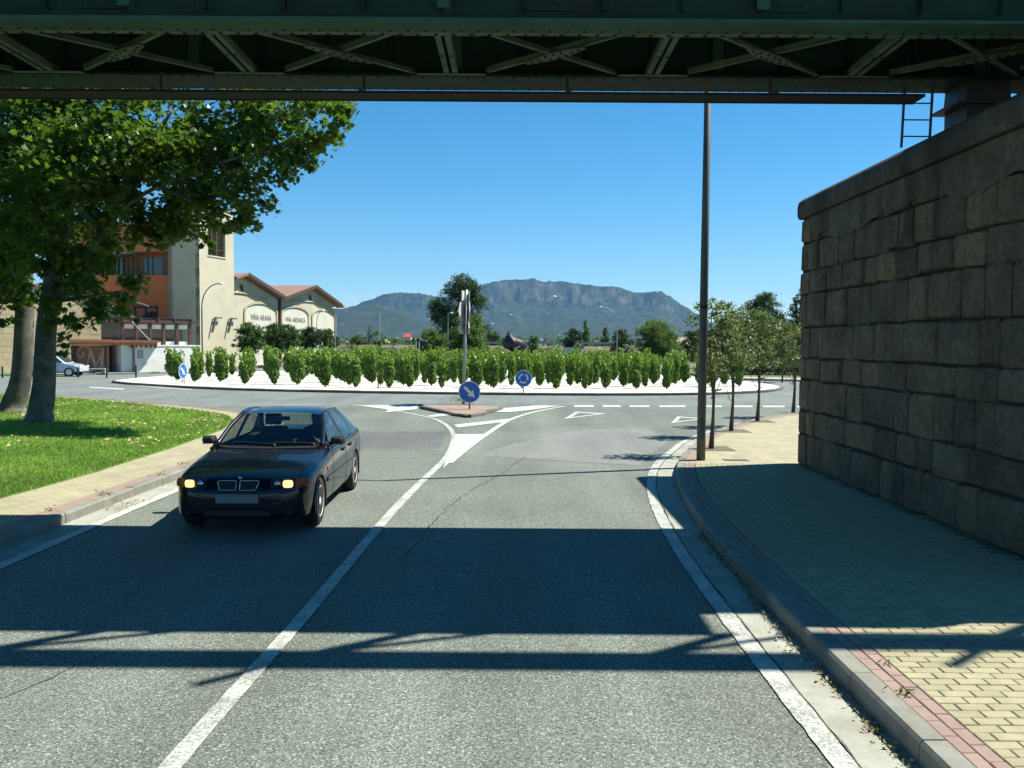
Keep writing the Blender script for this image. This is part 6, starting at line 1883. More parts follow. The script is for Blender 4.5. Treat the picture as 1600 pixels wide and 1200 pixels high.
def stone_house():
    b = P(210, 580, 69.0)
    F = Fr((b.x, b.y), (0.70, 0.71))
    t = thing('stone_house', 'yellow ashlar gabled house behind the plane trunks, facing the road', 'house', (b.x, b.y, 0.1))
    L = 10.4
    gz = [(-L, 0), (0, 0), (0, 4.1), (-3.4, 5.9), (-5.0, 6.8), (-L, 5.6)]
    mb = MB(); F.slab(mb, gz, -7, -0.06); mb.build('core', MAT['house_stone'], t)
    r = random.Random(8); z = 0.1; k = 0
    top = lambda a: np.interp(a, [-L, -5.0, -3.4, 0], [5.6, 6.8, 5.9, 4.1])
    while z < 6.3:                                  # courses of ashlar
        h = 0.46; x = -L + (0.35 if k % 2 else 0)
        while x < 0:
            w = r.uniform(.7, 1.05); x1 = min(0, x + w)
            zt = min(z + h, top(x), top(x1))
            if x1 - x > .2 and zt > z + .1 and not (-1.55 < (x + x1) / 2 < 3 and z < .05):
                mb = MB(); F.rect(mb, x + .008, x1 - .008, z + .008, zt - .008, -0.06, r.uniform(-.01, .006)); mb.build('stone', MAT['house_stone'], t)
            x = x1
        z += h; k += 1
    mb = MB(); F.slab(mb, [(-5.0, 6.82), (.35, 3.95), (.35, 4.17), (-5.0, 7.06)], -7.2, .30); mb.build('roof', MAT['roof_tile'], t)
    mb = MB(); F.slab(mb, [(-5.0, 6.82), (-L - .4, 5.52), (-L - .4, 5.76), (-5.0, 7.06)], -7.2, .30); mb.build('roof', MAT['roof_tile'], t)
    mb = MB(); mb.tube([F.p(-L + .1, 0.1, .12), F.p(-L + .1, 5.5, .12)], .10, 8); mb.build('downpipe', MAT['dark_wood'], t)
stone_house()

def entrance():
    b = P(212, 581, 61.8)
    F = Fr((b.x, b.y), (0.88, 0.47))
    t = thing('entrance_porch', 'copper roofed winery entrance porch with a big letter M panel beside a dark doorway', 'porch', (b.x, b.y, 0.1))
    s = 62 / FPX     # metres per pixel here
    X = lambda px: (px - 212) * s / 1.06
    mb = MB(); F.rect(mb, X(120), X(172), .1, 2.05, -1.6, -1.0); pn = mb.build('sign_panel', MAT['brown_panel'], t)
    mb = MB(); F.rect(mb, X(118), X(126), .1, 2.05, -.999, -.8); mb.build('post', MAT['dark_wood'], t)
    mb = MB(); F.rect(mb, X(172) + .003, X(213), .1, 2.05, -2.6, -2.4); mb.build('doorway', MAT['dark_void'], t)
    for k in range(4):
        x = X(181) + k * .42; mb = MB(); F.rect(mb, x, x + .28, 1.55, 1.9, -2.399, -2.36); mb.build('door_light', MAT['window'], t)
    mb = MB(); F.rect(mb, X(170), X(174), .1, 2.05, -2.39, -.82); F.rect(mb, X(209), X(213.5), .1, 2.05, -2.39, -.7); mb.build('jamb', MAT['brown_panel'], t)
    mb = MB(); F.rect(mb, X(116), X(176), 2.08, 2.30, -2.8, .1); F.rect(mb, X(116) - .06, X(176) + .02, 2.302, 2.48, -2.8, .18); mb.build('canopy', MAT['copper'], t)
    mb = MB(); F.rect(mb, X(176) + .025, X(247), 2.08, 2.28, -2.8, -.25); F.rect(mb, X(176) + .025, X(249), 2.282, 2.44, -2.8, -.15); mb.build('canopy', MAT['copper'], t)
    for k in range(6):
        x = X(206) + k * .33; mb = MB(); F.rect(mb, x, x + .09, 1.9, 2.078, -2.6, -.3); mb.build('joist', MAT['dark_wood'], t)
    mb = MB(); mb.tube([F.p(X(208), 3.9, -1.5), F.p(X(235), 2.44, -.5)], .05, 6); mb.build('stay_rod', MAT['galv'], t)
    mb = MB(); mb.tube([F.p(X(212), 5.4, -2.5), F.p(X(234), 4.95, -.6)], .05, 6); mb.build('stay_rod', MAT['galv'], t)
    # the letter: slab serifs on the right stems, a curled swash on the left
    cx = X(147); f0 = -.999
    def stroke(pts, w0, w1):
        mb = MB(); sp = smooth_path([Vector((a, z, 0)) for a, z in pts], 5); n = len(sp)
        for i in range(n - 1):
            d = (sp[i + 1] - sp[i]).normalized(); q = Vector((-d.y, d.x, 0))
            wa, wb = lerp(w0, w1, i / n), lerp(w0, w1, (i + 1) / n)
            F.slab(mb, [((sp[i] + q * wa).x, (sp[i] + q * wa).y), ((sp[i + 1] + q * wb).x, (sp[i + 1] + q * wb).y), ((sp[i + 1] - q * wb).x, (sp[i + 1] - q * wb).y), ((sp[i] - q * wa).x, (sp[i] - q * wa).y)], f0 + .003, f0 + .07)
        return mb
    parts = [stroke([(cx - .15, 1.9), (cx + .12, 1.1), (cx + .26, .42)], .13, .10), stroke([(cx + .26, .42), (cx + .52, 1.2), (cx + .72, 1.88)], .05, .06), stroke([(cx + .72, 1.88), (cx + .70, 1.1), (cx + .66, .5)], .12, .12),
             stroke([(cx - .12, 1.88), (cx - .14, 1.2), (cx - .30, .55)], .06, .05), stroke([(cx + .40, .45), (cx + .92, .45)], .06, .06), stroke([(cx - .62, .48), (cx - .18, .48)], .07, .07),
             stroke([(cx - .1, 1.9), (cx - .55, 1.95), (cx - .88, 1.6), (cx - .74, 1.2), (cx - .5, 1.35), (cx - .55, 1.58)], .05, .07)]
    mb = MB()
    for p_ in parts: mb.add(p_.v, p_.f)
    mb.build('letter', MAT['pink_letter'], pn, fix=False)
entrance()

def white_wall():
    a = P(213, 580, 62.2); 
    F = Fr((a.x, a.y), (0.70, 0.71)); L = 4.75
    t = thing('garden_wall', 'low whitewashed wall with a small plaque right of the entrance porch', 'wall', (a.x, a.y, 0.1))
    mb = MB(); F.rect(mb, 0, L, .05, 2.0, -.3, 0); mb.build('wall', MAT['white_wall'], t)
    mb = MB(); F.rect(mb, -.03, L + .03, 2.002, 2.08, -.34, .04); mb.build('coping', MAT['white_wall'], t)
    mb = MB(); F.rect(mb, .10, .50, 1.15, 1.75, .002, .03); pl = mb.build('plaque', MAT['brown_panel'], t)
    for k in range(4):
        mb = MB(); F.rect(mb, .14, .46, 1.24 + k * .13, 1.30 + k * .13, .031, .04); mb.build('plaque_line', MAT['white_wall'], pl)
    mb = MB()
    for k in range(9):
        q = 2 * math.pi * k / 9; F.slab(mb, [(.62 + .05 * math.cos(q), .75 + .05 * math.sin(q)), (.62 + .2 * math.cos(q - .12), .75 + .17 * math.sin(q - .12)), (.62 + .2 * math.cos(q + .12), .75 + .17 * math.sin(q + .12))], .003, .012)
    mb.build('emblem', MAT['sign_back'], t)
    # pergola of dark posts on the terrace behind it
    t = thing('pergola', 'dark timber pergola with square posts above the whitewashed wall', 'pergola', F.p(1.5, 2.1, -1.2))
    for k in range(6):
        x = -.5 + k * 1.02
        mb = MB(); F.rect(mb, x - .10, x + .10, 2.1, 3.75, -1.3, -1.1); mb.build('post', MAT['dark_wood'], t)
        if k < 5:
            mb = MB(); F.rect(mb, x + .16, x + .86, 3.3, 3.62, -1.28, -1.24); mb.build('white_panel', MAT['white_wall'], t)
            mb = MB(); F.rect(mb, x + .18, x + .84, 2.1, 2.35, -1.28, -1.24); mb.build('white_panel', MAT['white_wall'], t)
    mb = MB(); F.rect(mb, -.9, 5.3, 3.76, 3.95, -1.4, -1.0); F.rect(mb, -.9, 5.3, 3.76, 3.95, -3.6, -3.3); mb.build('beam', MAT['dark_wood'], t)
    mb = MB(); F.rect(mb, -.9, 5.3, .1, 4.2, -4.2, -4.0); mb.build('back_wall', MAT['dark_void'], t)
    for k in range(5):
        x = -.6 + k * 1.3; mb = MB(); F.rect(mb, x, x + .12, 3.955, 4.1, -3.6, -.9); mb.build('rafter', MAT['dark_wood'], t)
    mb = MB(); F.rect(mb, -.9, 5.3, .1, 2.08, -3.99, -.4); mb.build('terrace', MAT['white_wall'], t)
white_wall()

# --- far buildings
def hut(name, label, px, ybase, w_px, wall_px, roof_px, d, wall, roof):
    s = d / FPX; b = P(px, ybase, d); z0 = b.z; w = w_px * s / 2
    t = thing(name, label, 'house', (b.x, d, max(0, z0)))
    z0 = -.05; zt = P(px, ybase - wall_px, d).z; zr = P(px, ybase - wall_px - roof_px, d).z
    mb = MB(); mb.box(b.x - w, b.x + w, d, d + 2 * w, z0, zt); mb.build('wall', wall, t)
    mb = MB(); mb.prism([(b.x - w * 1.1, d - .3, zt + .003), (b.x + w * 1.1, d - .3, zt + .003), (b.x + w * .85, d + w, zr), (b.x - w * .85, d + w, zr)], (0, 0.0, .12)); mb.prism([(b.x - w * 1.1, d + 2 * w + .3, zt + .003), (b.x + w * 1.1, d + 2 * w + .3, zt + .003), (b.x + w * .85, d + w + .01, zr), (b.x - w * .85, d + w + .01, zr)], (0, 0.0, .12)); mb.build('roof', roof, t)
    for k in (-1, 1):
        mb = MB(); mb.box(b.x + k * w * .45 - w * .18, b.x + k * w * .45 + w * .18, d - .08, d - .003, lerp(z0, zt, .35), lerp(z0, zt, .8)); mb.build('window', MAT['window'], t)
hut('farmhouse', 'small white farmhouse with a red roof beyond the fields', 636, 535, 12, 7.5, 6, 260, MAT['white_wall'], M('red_roof', (0.38, 0.07, 0.06), 0.8))
hut('farmhouse', 'pinkish roofed house behind the embankment beside the big lamp post', 1068, 541, 22, 6, 7, 230, MAT['house_stone'], M('pink_roof', (0.45, 0.28, 0.21), 0.8))

# low parapet along the embankment
def parapet():
    t = thing('guard_rail', 'long pale guard rail running along the top of the far embankment', 'guard rail', (20, 126.8, 2.0))
    mb = MB(); mb.box(-14, 80, 126.7, 126.78, 2.28, 2.60); mb.build('rail', MAT['galv'], t)
    for k in range(48):
        x = -13.5 + k * 2.0; mb = MB(); mb.box(x - .06, x + .06, 126.8, 126.9, 1.9, 2.55); mb.build('post', MAT['galv'], t)
parapet()
# ------------------------------------------------------------------ street furniture
def big_lamp():
    b = G(1095, 718.5, 0.15)
    t = thing('lamp_post', 'tall thick grey lamp post at the bend of the right footway', 'street lamp', (b.x, b.y, 0.15))
    mb = MB(); mb.tube([(b.x, b.y, 0.14), (b.x + .01, b.y, 4.0), (b.x + .02, b.y, 9.5)], [0.085, 0.076, 0.055], 20); mb.build('pole', MAT['lamp_paint'], t, smooth=True)
    mb = MB(); mb.tube([(b.x + .01, b.y, 3.08), (b.x + .01, b.y, 3.16)], [0.083, 0.083], 20); mb.build('collar', MAT['dark_steel'], t)
    mb = MB(); mb.beam((b.x - .005, b.y - .080, 0.55), (b.x - .005, b.y - .078, 0.95), 0.085, 0.018, (0, 1, 0)); mb.build('hatch', MAT['lamp_paint'], t)
    mb = MB(); mb.tube(smooth_path([(b.x + .02, b.y, 9.4), (b.x + .0, b.y + .1, 10.0), (b.x - .5, b.y + .4, 10.5), (b.x - 1.3, b.y + .8, 10.6)], 4), 0.04, 8); mb.build('arm', MAT['lamp_paint'], t)
    mb = MB(); mb.cbox((b.x - 1.55, b.y + .9, 10.6), (.35, .13, .07)); mb.build('lantern', MAT['lamp_head'], t)
big_lamp()

def lamp(label, px, ytop, d, side, reach_px, arc_px=18, rad=0.07, name='street_lamp', head=True, pale=True):
    """curved-arm lamp: pole at px, arm bending to one side (-1 left, 1 right)"""
    s = d / FPX; b = P(px, 540, d); zt = P(px, ytop, d).z; re = reach_px * s; ar = arc_px * s
    t = thing(name, label, 'street lamp', (b.x, d, 0), 'curved street lamps round the roundabout')
    m = MAT['galv'] if pale else MAT['lamp_paint']
    mb = MB(); mb.tube([(b.x, d, -.02), (b.x, d, zt - ar)], [rad, rad * .7], 8); mb.build('pole', m, t)
    if side:
        arc = [(b.x + side * re * (1 - math.cos(a)), d, zt - ar + ar * math.sin(a)) for a in np.linspace(0, math.pi / 2, 9)]
        mb = MB(); mb.tube(arc, rad * .6, 6); mb.build('arm', m, t)
        c = arc[-1]
    else: c = (b.x, d - .5, zt); mb = MB(); mb.tube([(b.x, d, zt - ar), (b.x, d, zt), (b.x, d - .4, zt + .05)], rad * .6, 6); mb.build('arm', m, t)
    mb = MB(); w = max(.32, 4.5 * s); q = side or 0
    if side: mb.lathe([(0.02, 0), (.1, w * .3), (.13, w * .7), (.06, w), (.01, w * 1.05)], (c[0] - (0 if q > 0 else 1.0 * w), d, c[2]), 8, 'X')
    else: mb.lathe([(.02, -.06), (.2, -.04), (.22, .03), (.1, .1)], c, 10)
    mb.build('lantern', MAT['lamp_head'], t)
lamp('curved street lamp standing in front of the cream tower', 316, 443, 66, 1, 27, 36, .075, pale=False)
lamp('thin pale curved lamp in front of the right winery gable', 495, 486, 92, 1, 8, 20)
lamp('curved lamp leaning left, tallest over the embankment right of the arrow signs', 964, 480, 98, -1, 24, 20)
lamp('straight tall lamp facing the road right of the bronze sculpture', 866, 464, 88, 0, 0, 4, .08)
lamp('curved lamp above the dark bronze sculpture', 817, 492, 140, -1, 17, 16)
lamp('small distant curved lamp left of the bronze sculpture', 788, 506, 175, -1, 17, 16)
lamp('pale lamp post in front of the large dark tree', 700, 489, 104, 1, 3, 4)
lamp('lamp half hidden in the left edge of the large dark tree', 681, 499, 120, -1, 8, 8)
lamp('slim pale mast lamp at the right end of the winery', 524, 482, 88, 0, 0, 3, .05)

def mast():
    b = P(593, 540, 84)
    t = thing('mast', 'tall thin grey mast left of the bronze figures', 'mast', (b.x, 84, 0))
    mb = MB(); mb.tube([(b.x, 84, 0), (b.x, 84, P(593, 487, 84).z)], [.07, .05], 8); mb.build('pole', MAT['galv'], t)
    mb = MB(); mb.cbox((b.x, 84, P(593, 536, 84).z), (.13, .13, .18)); mb.tube([(b.x, 84, 0), (b.x, 84, 2.2)], .09, 8); mb.build('sleeve', MAT['dark_steel'], t)
mast()
def thin_post(name, label, px, yb, yt, d, m, w=.03):
    b = G(px, yb, .115) if d is None else P(px, yb, d); d = b.y
    t = thing(name, label, 'post', (b.x, d, .1))
    mb = MB(); mb.tube([(b.x, d, .0), (b.x, d, P(px, yt, d).z)], w, 7); mb.build('pole', m, t)
    mb = MB(); mb.box(b.x - .09, b.x + .09, d - .09, d + .09, .10, .13); mb.build('base_plate', m, t)
thin_post('post', 'slim rusty post standing among the vines left of the arrow signs', 591, 606, 562, None, MAT['rust'], .028)
thin_post('post', 'thin pale post at the left end of the roundabout near the edge-on sign', 288, 600, 555, None, MAT['galv'], .022)

# --- keep-right arrow sign
def disc_sign(name, label, c, r, post_z, art, ang=0.0, post_m=None):
    """round blue sign facing the road: plate, white rim, posts and symbol as raised flat shapes"""
    t = thing(name, label, 'road sign', (c[0], c[1], post_z))
    F = Fr((c[0], c[1]), (math.cos(ang), math.sin(ang)))
    cz = c[2]
    circ = lambda q, n=36: [(q * math.cos(a), cz + q * math.sin(a)) for a in np.linspace(0, 2 * math.pi, n, endpoint=False)]
    mb = MB(); F.slab(mb, circ(r), -.012, 0); pl = mb.build('plate', MAT['sign_blue'], t)
    mb = MB(); o, i_ = circ(r * 1.004), circ(r * .93); n = len(o)
    for k in range(n):
        k2 = (k + 1) % n; F.slab(mb, [o[k], o[k2], i_[k2], i_[k]], .001, .006)
    mb.build('rim', MAT['sign_white'], pl)
    mb = MB(); mb.tube([F.p(0, post_z - .05, -.045), F.p(0, cz + r * .7, -.045)], .03, 8); mb.build('post', post_m or MAT['galv'], t)
    art(F, cz, r, pl)
    return t
def arrow_art(F, cz, r, pl):
    a = R(-45); ca, sa = math.cos(a), math.sin(a)
    pts = [(-.66, -.13), (.10, -.13), (.10, -.36), (.68, 0), (.10, .36), (.10, .13), (-.66, .13)]
    mb = MB(); F.slab(mb, [(r * (x * ca - y * sa), cz + r * (x * sa + y * ca)) for x, y in pts], .001, .005); mb.build('arrow', MAT['sign_white'], pl)
def ring_art(F, cz, r, pl):
    for k in range(3):
        a0 = R(95 + 120 * k); mb = MB()
        arc = np.linspace(a0, a0 - R(-72), 8)
        for q0, q1 in zip(arc, arc[1:]):
            F.slab(mb, [(r * .42 * math.cos(q0), cz + r * .42 * math.sin(q0)), (r * .42 * math.cos(q1), cz + r * .42 * math.sin(q1)), (r * .60 * math.cos(q1), cz + r * .60 * math.sin(q1)), (r * .60 * math.cos(q0), cz + r * .60 * math.sin(q0))], .001, .005)
        q = arc[-1]; tip = q + R(26)
        F.slab(mb, [(r * .34 * math.cos(q), cz + r * .34 * math.sin(q)), (r * .51 * math.cos(tip), cz + r * .51 * math.sin(tip)), (r * .70 * math.cos(q), cz + r * .70 * math.sin(q))], .001, .005)
        mb.build('arrow', MAT['sign_white'], pl)
q = P(733.5, 612.5, 29.6); disc_sign('keep_right_sign', 'round blue road sign with a white arrow pointing down to the right on the island', (q.x, q.y, q.z), 0.385, 0.1, arrow_art, R(-2), MAT['rust'])
q = P(818, 591.5, 39.4); disc_sign('roundabout_sign', 'round blue road sign with three white circling arrows at the roundabout edge', (q.x, q.y, q.z), 0.385, 0.12, ring_art, 0)
q = P(286, 580, 46.2); disc_sign('keep_right_sign', 'round blue sign seen nearly edge-on at the left end of the roundabout', (q.x, q.y, q.z), 0.42, 0.12, arrow_art, R(80))

# --- tall direction sign post, panels seen almost end-on from behind
def direction_post():
    b = G(724, 628, 0.1); d = b.y; z = lambda y: P(727, y, d).z
    t = thing('direction_sign', 'tall leaning post with three grey direction panels seen edge-on', 'road sign', (b.x, d, .1))
    top = P(729, 453, d)
    mb = MB(); mb.tube([(b.x, d, .02), (top.x, d, top.z)], [.06, .055], 12); mb.build('post', MAT['galv'], t, smooth=True)
    at = lambda zz: b.x + (top.x - b.x) * (zz - .1) / (top.z - .1)
    for y0, y1, L, pt_ in ((455, 471, 1.1, False), (473, 502, 1.5, True), (504, 522, 1.25, True)):
        za, zb = z(y1), z(y0); c = at((za + zb) / 2)
        for k, (off, an) in enumerate(((-.09, 80), (.09, 96))):
            u = Vector((math.cos(R(an)), math.sin(R(an)), 0)); o = Vector((c + off, d, 0))
            h = (za + zb) / 2
            pts = [(-L * .5, za), (L * .42, za), (L * .42 if not pt_ else L * .6, h), (L * .42, zb), (-L * .5, zb)]
            q = [o + u * -a + Vector((0, 0, zz)) for a, zz in pts]
            mb = MB(); mb.prism(q, Vector((u.y, -u.x, 0)) * .03); mb.build('panel', MAT['sign_back'], t)
    # weeds at its foot
    r = np.random.default_rng(3); n = 160
    p = np.stack([b.x + r.normal(0, .18, n), d + r.normal(0, .18, n), .12 + np.abs(r.normal(0, .14, n))], -1)
    o = link_mesh('weeds', leaf_mesh('weeds', p, .12, 'slim', MAT['olive_leaf'], r, r.random(n), 0.0)); o['kind'] = 'stuff'
direction_post()

# --- small far road signs
def board_sign(name, label, px, y0, y1, w_px, d, m, rows=1, frame=None, z0=-.05):
    s = d / FPX; c = P(px, (y0 + y1) / 2, d); w = w_px * s / 2; h = (y1 - y0) * s
    t = thing(name, label, 'road sign', (c.x, d, 0))
    for k in (-1, 1):
        mb = MB(); mb.tube([(c.x + k * w * .6, d + .06, z0), (c.x + k * w * .6, d + .06, c.z + h / 2)], .04, 6); mb.build('post', MAT['galv'], t)
    for k in range(rows):
        zt = c.z + h / 2 - k * h / rows; zb = zt - h / rows * (.82 if rows > 1 else 1)
        mb = MB(); mb.box(c.x - w, c.x + w, d, d + .03, zb, zt); p = mb.build('panel', m, t)
        mb = MB(); mb.box(c.x - w * .6, c.x + w * .5, d - .012, d - .003, lerp(zb, zt, .42), lerp(zb, zt, .58)); mb.build('panel_mark', MAT['dark_steel'], p)
        if frame:
            mb = MB(); q = .16 * w
            mb.box(c.x - w - q, c.x + w + q, d - .02, d - .004, zt, zt + q * 2); mb.box(c.x - w - q, c.x + w + q, d - .02, d - .004, zb - q * 2, zb); mb.box(c.x - w - q, c.x - w, d - .02, d - .004, zb + .001, zt - .001); mb.box(c.x + w, c.x + w + q, d - .02, d - .004, zb + .001, zt - .001); mb.build('border', frame, p)
board_sign('direction_board', 'two stacked white direction boards before the embankment', 889, 543, 555, 17, 102, MAT['sign_white'], 2)
board_sign('warning_board', 'small square board with a bright yellow border above the vines', 978, 553.5, 560, 7, 66, MAT['dark_steel'], 1, MAT['sign_yellow'])
board_sign('direction_board', 'small dark blue board above the vines below the feathery tree', 1046, 553, 559, 12, 70, MAT['sign_blue'], 1)

# --- bronze sculptures
def blob(mb, c, r, n=10, m=7, seed=0, amp=.18):
    g = np.random.default_rng(seed); vs = []
    ph = g.uniform(0, 6.28, 6)
    for j in range(m + 1):
        th = math.pi * j / m
        for i in range(n):
            a = 2 * math.pi * i / n
            k = 1 + amp * (math.sin(2 * a + ph[0]) * math.sin(th * 2 + ph[1]) + .6 * math.sin(3 * a + ph[2] + th * 3))
            vs.append((c[0] + r[0] * k * math.sin(th) * math.cos(a), c[1] + r[1] * k * math.sin(th) * math.sin(a), c[2] + r[2] * k * math.cos(th)))
    mb.add(vs, [(j * n + i, j * n + (i + 1) % n, (j + 1) * n + (i + 1) % n, (j + 1) * n + i) for j in range(m) for i in range(n)])
def sculptures():
    d = 78.0; s = d / FPX
    A = lambda x, y: P(x, y, d)
    t = thing('sculpture', 'massive dark bronze sculpture of a crouching form with a raised point', 'sculpture', (A(803, 540).x, d, .1))
    mb = MB()
    out = [(784, 537), (786, 531), (790, 527), (795, 517.5), (799, 522), (803, 526), (808, 527), (813, 530.5), (819, 533), (823, 541), (820, 548), (814, 553), (806, 553), (797, 547), (788, 544)]
    g_ = np.random.default_rng(4); cx, cy = 803, 538; n = len(out); vs = []
    for sc, dy in ((.05, -.75), (.45, -.70), (.78, -.5), (1, -.1), (.95, .3), (.7, .6), (.1, .75)):
        for x, y in out:
            q = A(cx + (x - cx) * sc * g_.uniform(.93, 1.07), cy + (y - cy) * sc * g_.uniform(.93, 1.07)); vs.append((q.x, d + dy + g_.normal(0, .06), q.z))
    mb.add(vs, [(i * n + k, i * n + (k + 1) % n, (i + 1) * n + (k + 1) % n, (i + 1) * n + k) for i in range(6) for k in range(n)])
    mb.tube([A(793, 544), A(805, 553), A(812, 560)], .07, 6)
    mb.build('figure', MAT['bronze'], t, smooth=True, fix=False)
    mb = MB(); q = A(806, 560); mb.box(q.x - 1.0, q.x + 1.0, d - .5, d + .5, .05, A(806, 551).z); mb.build('plinth', MAT['dark_steel'], t)
    mb = MB(); mb.tube([A(803, 545) + Vector((0, -.8, 0)), A(813, 541) + Vector((0, -.8, 0))], .06, 6); mb.build('blade', MAT['galv'], t)
    # standing bronze figure
    b = A(646, 560)
    t = thing('statue', 'dark bronze statue of a standing figure beside two pale posts', 'statue', (b.x, d, .1))
    H0 = A(646, 556).z; x = b.x
    top = A(646, 519).z; h = top - H0
    mb = MB(); mb.box(x - .45, x + .45, d - .4, d + .4, .05, H0 - .002); mb.build('plinth', MAT['dark_steel'], t)
    L = lambda f: H0 + h * f
    skin_body('figure', [[((x, d, L(.50)), .17), ((x, d, L(.64)), .18), ((x + .02, d, L(.80)), .21), ((x + .02, d, L(.86)), .09), ((x + .03, d - .03, L(.90)), .13), ((x + .03, d - .03, L(.97)), .12)],
                      [((x, d, L(.50)), .17), ((x - .12, d, L(.44)), .13), ((x - .13, d - .05, L(.24)), .10), ((x - .13, d, L(.03)), .07)], [((x, d, L(.50)), .17), ((x + .12, d, L(.44)), .13), ((x + .15, d + .05, L(.24)), .10), ((x + .16, d, L(.03)), .07)],
                      [((x + .02, d, L(.80)), .21), ((x - .28, d, L(.76)), .09), ((x - .34, d - .1, L(.60)), .08), ((x - .18, d - .25, L(.55)), .06)], [((x + .02, d, L(.80)), .21), ((x + .30, d, L(.76)), .09), ((x + .38, d - .1, L(.62)), .08), ((x + .30, d - .3, L(.56)), .06)]], MAT['bronze'], t)
    t = thing('sculpture', 'bronze arm-like sculpture with a drooping curve right of the standing statue', 'sculpture', (A(655, 560).x, d, .1))
    mb = MB(); mb.tube(smooth_path([(A(654, 556).x, d, .1), A(654, 540), A(654, 531), A(659, 534), A(668, 535)], 4), [.34, .30, .2, .12, .06][:5] if False else .2, 8); mb.build('arm', MAT['bronze'], t, smooth=True)
    mb = MB(); mb.cbox((A(654, 548).x, d, 1.0), (.28, .25, .95)); mb.build('body', MAT['bronze'], t)
    for px in (652, 656.5):
        tt = thing('post', 'pale thin post %s' % ('left of the bronze arm sculpture' if px < 654 else 'directly in front of the bronze arm sculpture'), 'post', (A(px, 556).x, d - .8, .1))
        mb = MB(); mb.tube([(A(px, 556).x, d - .8, 0), A(px, 533) + Vector((0, -.8, 0))], .05, 6); mb.build('pole', MAT['galv'], tt)
        mb = MB(); mb.box(A(px, 556).x - .1, A(px, 556).x + .1, d - .9, d - .7, .1, .14); mb.build('base_plate', MAT['galv'], tt)
    # barrels lying in a row
    for k, (px, w) in enumerate(((583, 14), (604, 15), (619, 13))):
        c = A(px, 551); r_ = w * s / 2
        lab = ['dark barrel lying left of the thin mast', 'dark barrel lying just right of the thin mast', 'dark barrel lying nearest the standing statue'][k]
        tt = thing('barrel', lab, 'barrel', (c.x, d, c.z - r_), 'barrels lying by the statues')
        mb = MB(); mb.lathe([(r_ * .8, -.55), (r_ * .95, -.3), (r_, 0), (r_ * .95, .3), (r_ * .8, .55)], c, 14, 'Y'); mb.build('body', MAT['bronze'], tt, smooth=True)
        for y in (-.4, -.15, .15, .4):
            mb = MB(); rr = r_ * (.96 if abs(y) < .2 else .90); mb.lathe([(rr * .9, -.03), (rr * 1.07, -.02), (rr * 1.07, .02), (rr * .9, .03)], (c.x, c.y + y, c.z), 14, 'Y'); mb.build('hoop', MAT['galv'], tt)
    tt = thing('barrel_stand', 'low dark stand carrying the row of barrels', 'stand', (A(602, 556).x, d, .1))
    z1 = A(602, 551).z - 7.4 * s
    mb = MB(); mb.box(A(576, 555).x, A(627, 555).x, d - .5, d - .3, z1 - .15, z1); mb.box(A(576, 555).x, A(627, 555).x, d + .3, d + .5, z1 - .15, z1); mb.build('beam', MAT['dark_steel'], tt)
    for px in (578, 602, 625):
        mb = MB(); q = A(px, 556); mb.box(q.x - .1, q.x + .1, d - .5, d + .5, .05, z1 - .152); mb.build('leg', MAT['dark_steel'], tt)
sculptures()

# --- forecourt bits: bollards, benches, a pale post
for k, px in enumerate((4, 86, 122, 167, 212.5, 240)):
    yb = (589, 590, 588.5, 588.5, 588.5, 580)[k]; yt = (574, 574, 575, 573, 572, 570)[k]
    b = G(px, yb, .115); lab = ['bollard at the far left verge before the stone house', 'dark bollard by the parked pale blue car', 'thin bollard before the brown sign panel', 'thin bollard left of the dark doorway', 'thin bollard at the corner of the whitewashed wall', 'short bollard before the middle of the whitewashed wall'][k]
    t = thing('bollard', lab, 'bollard', (b.x, b.y, .11), 'bollards along the winery forecourt')
    h = P(px, yt, b.y).z
    mb = MB(); mb.tube([(b.x, b.y, .05), (b.x, b.y, h)], .055, 8); mb.build('post', MAT['dark_steel'], t)
    mb = MB(); mb.lathe([(.06, -.02), (.062, .03), (.02, .06)], (b.x, b.y, h), 8); mb.build('cap', MAT['dark_steel'], t)
def stone_block(label, px, yb, w_px, h_px, m):
    b = G(px, yb, .12); s = b.y / FPX; w = w_px * s / 2; h = h_px * s
    t = thing('stone_bench', label, 'bench', (b.x, b.y, .12), 'benches on the winery forecourt')
    mb = MB(); mb.box(b.x - w, b.x + w, b.y - .02, b.y + .5, .12 + h * .65, .12 + h); o = mb.build('seat', m, t); bevel(o, .03)
    for k in (-1, 1):
        mb = MB(); mb.box(b.x + k * w * .75 - .12, b.x + k * w * .75 + .12, b.y + .03, b.y + .45, .10, .12 + h * .648); mb.build('support', m, t)
stone_block('brown stone block bench against the stone house left of the sign panel', 114, 578, 20, 7, MAT['brown_panel'])
stone_block('pale stone bench on the grass below the sign panel', 151, 583, 26, 7, MAT['gutter'])
stone_block('small brown stone bench below the plaque on the whitewashed wall', 221, 580, 12, 9, MAT['brown_panel'])
thin_post('post', 'pale grey post on the verge right of the parked pale blue car', 102, 590, 556, 57.0, MAT['galv'], .07)

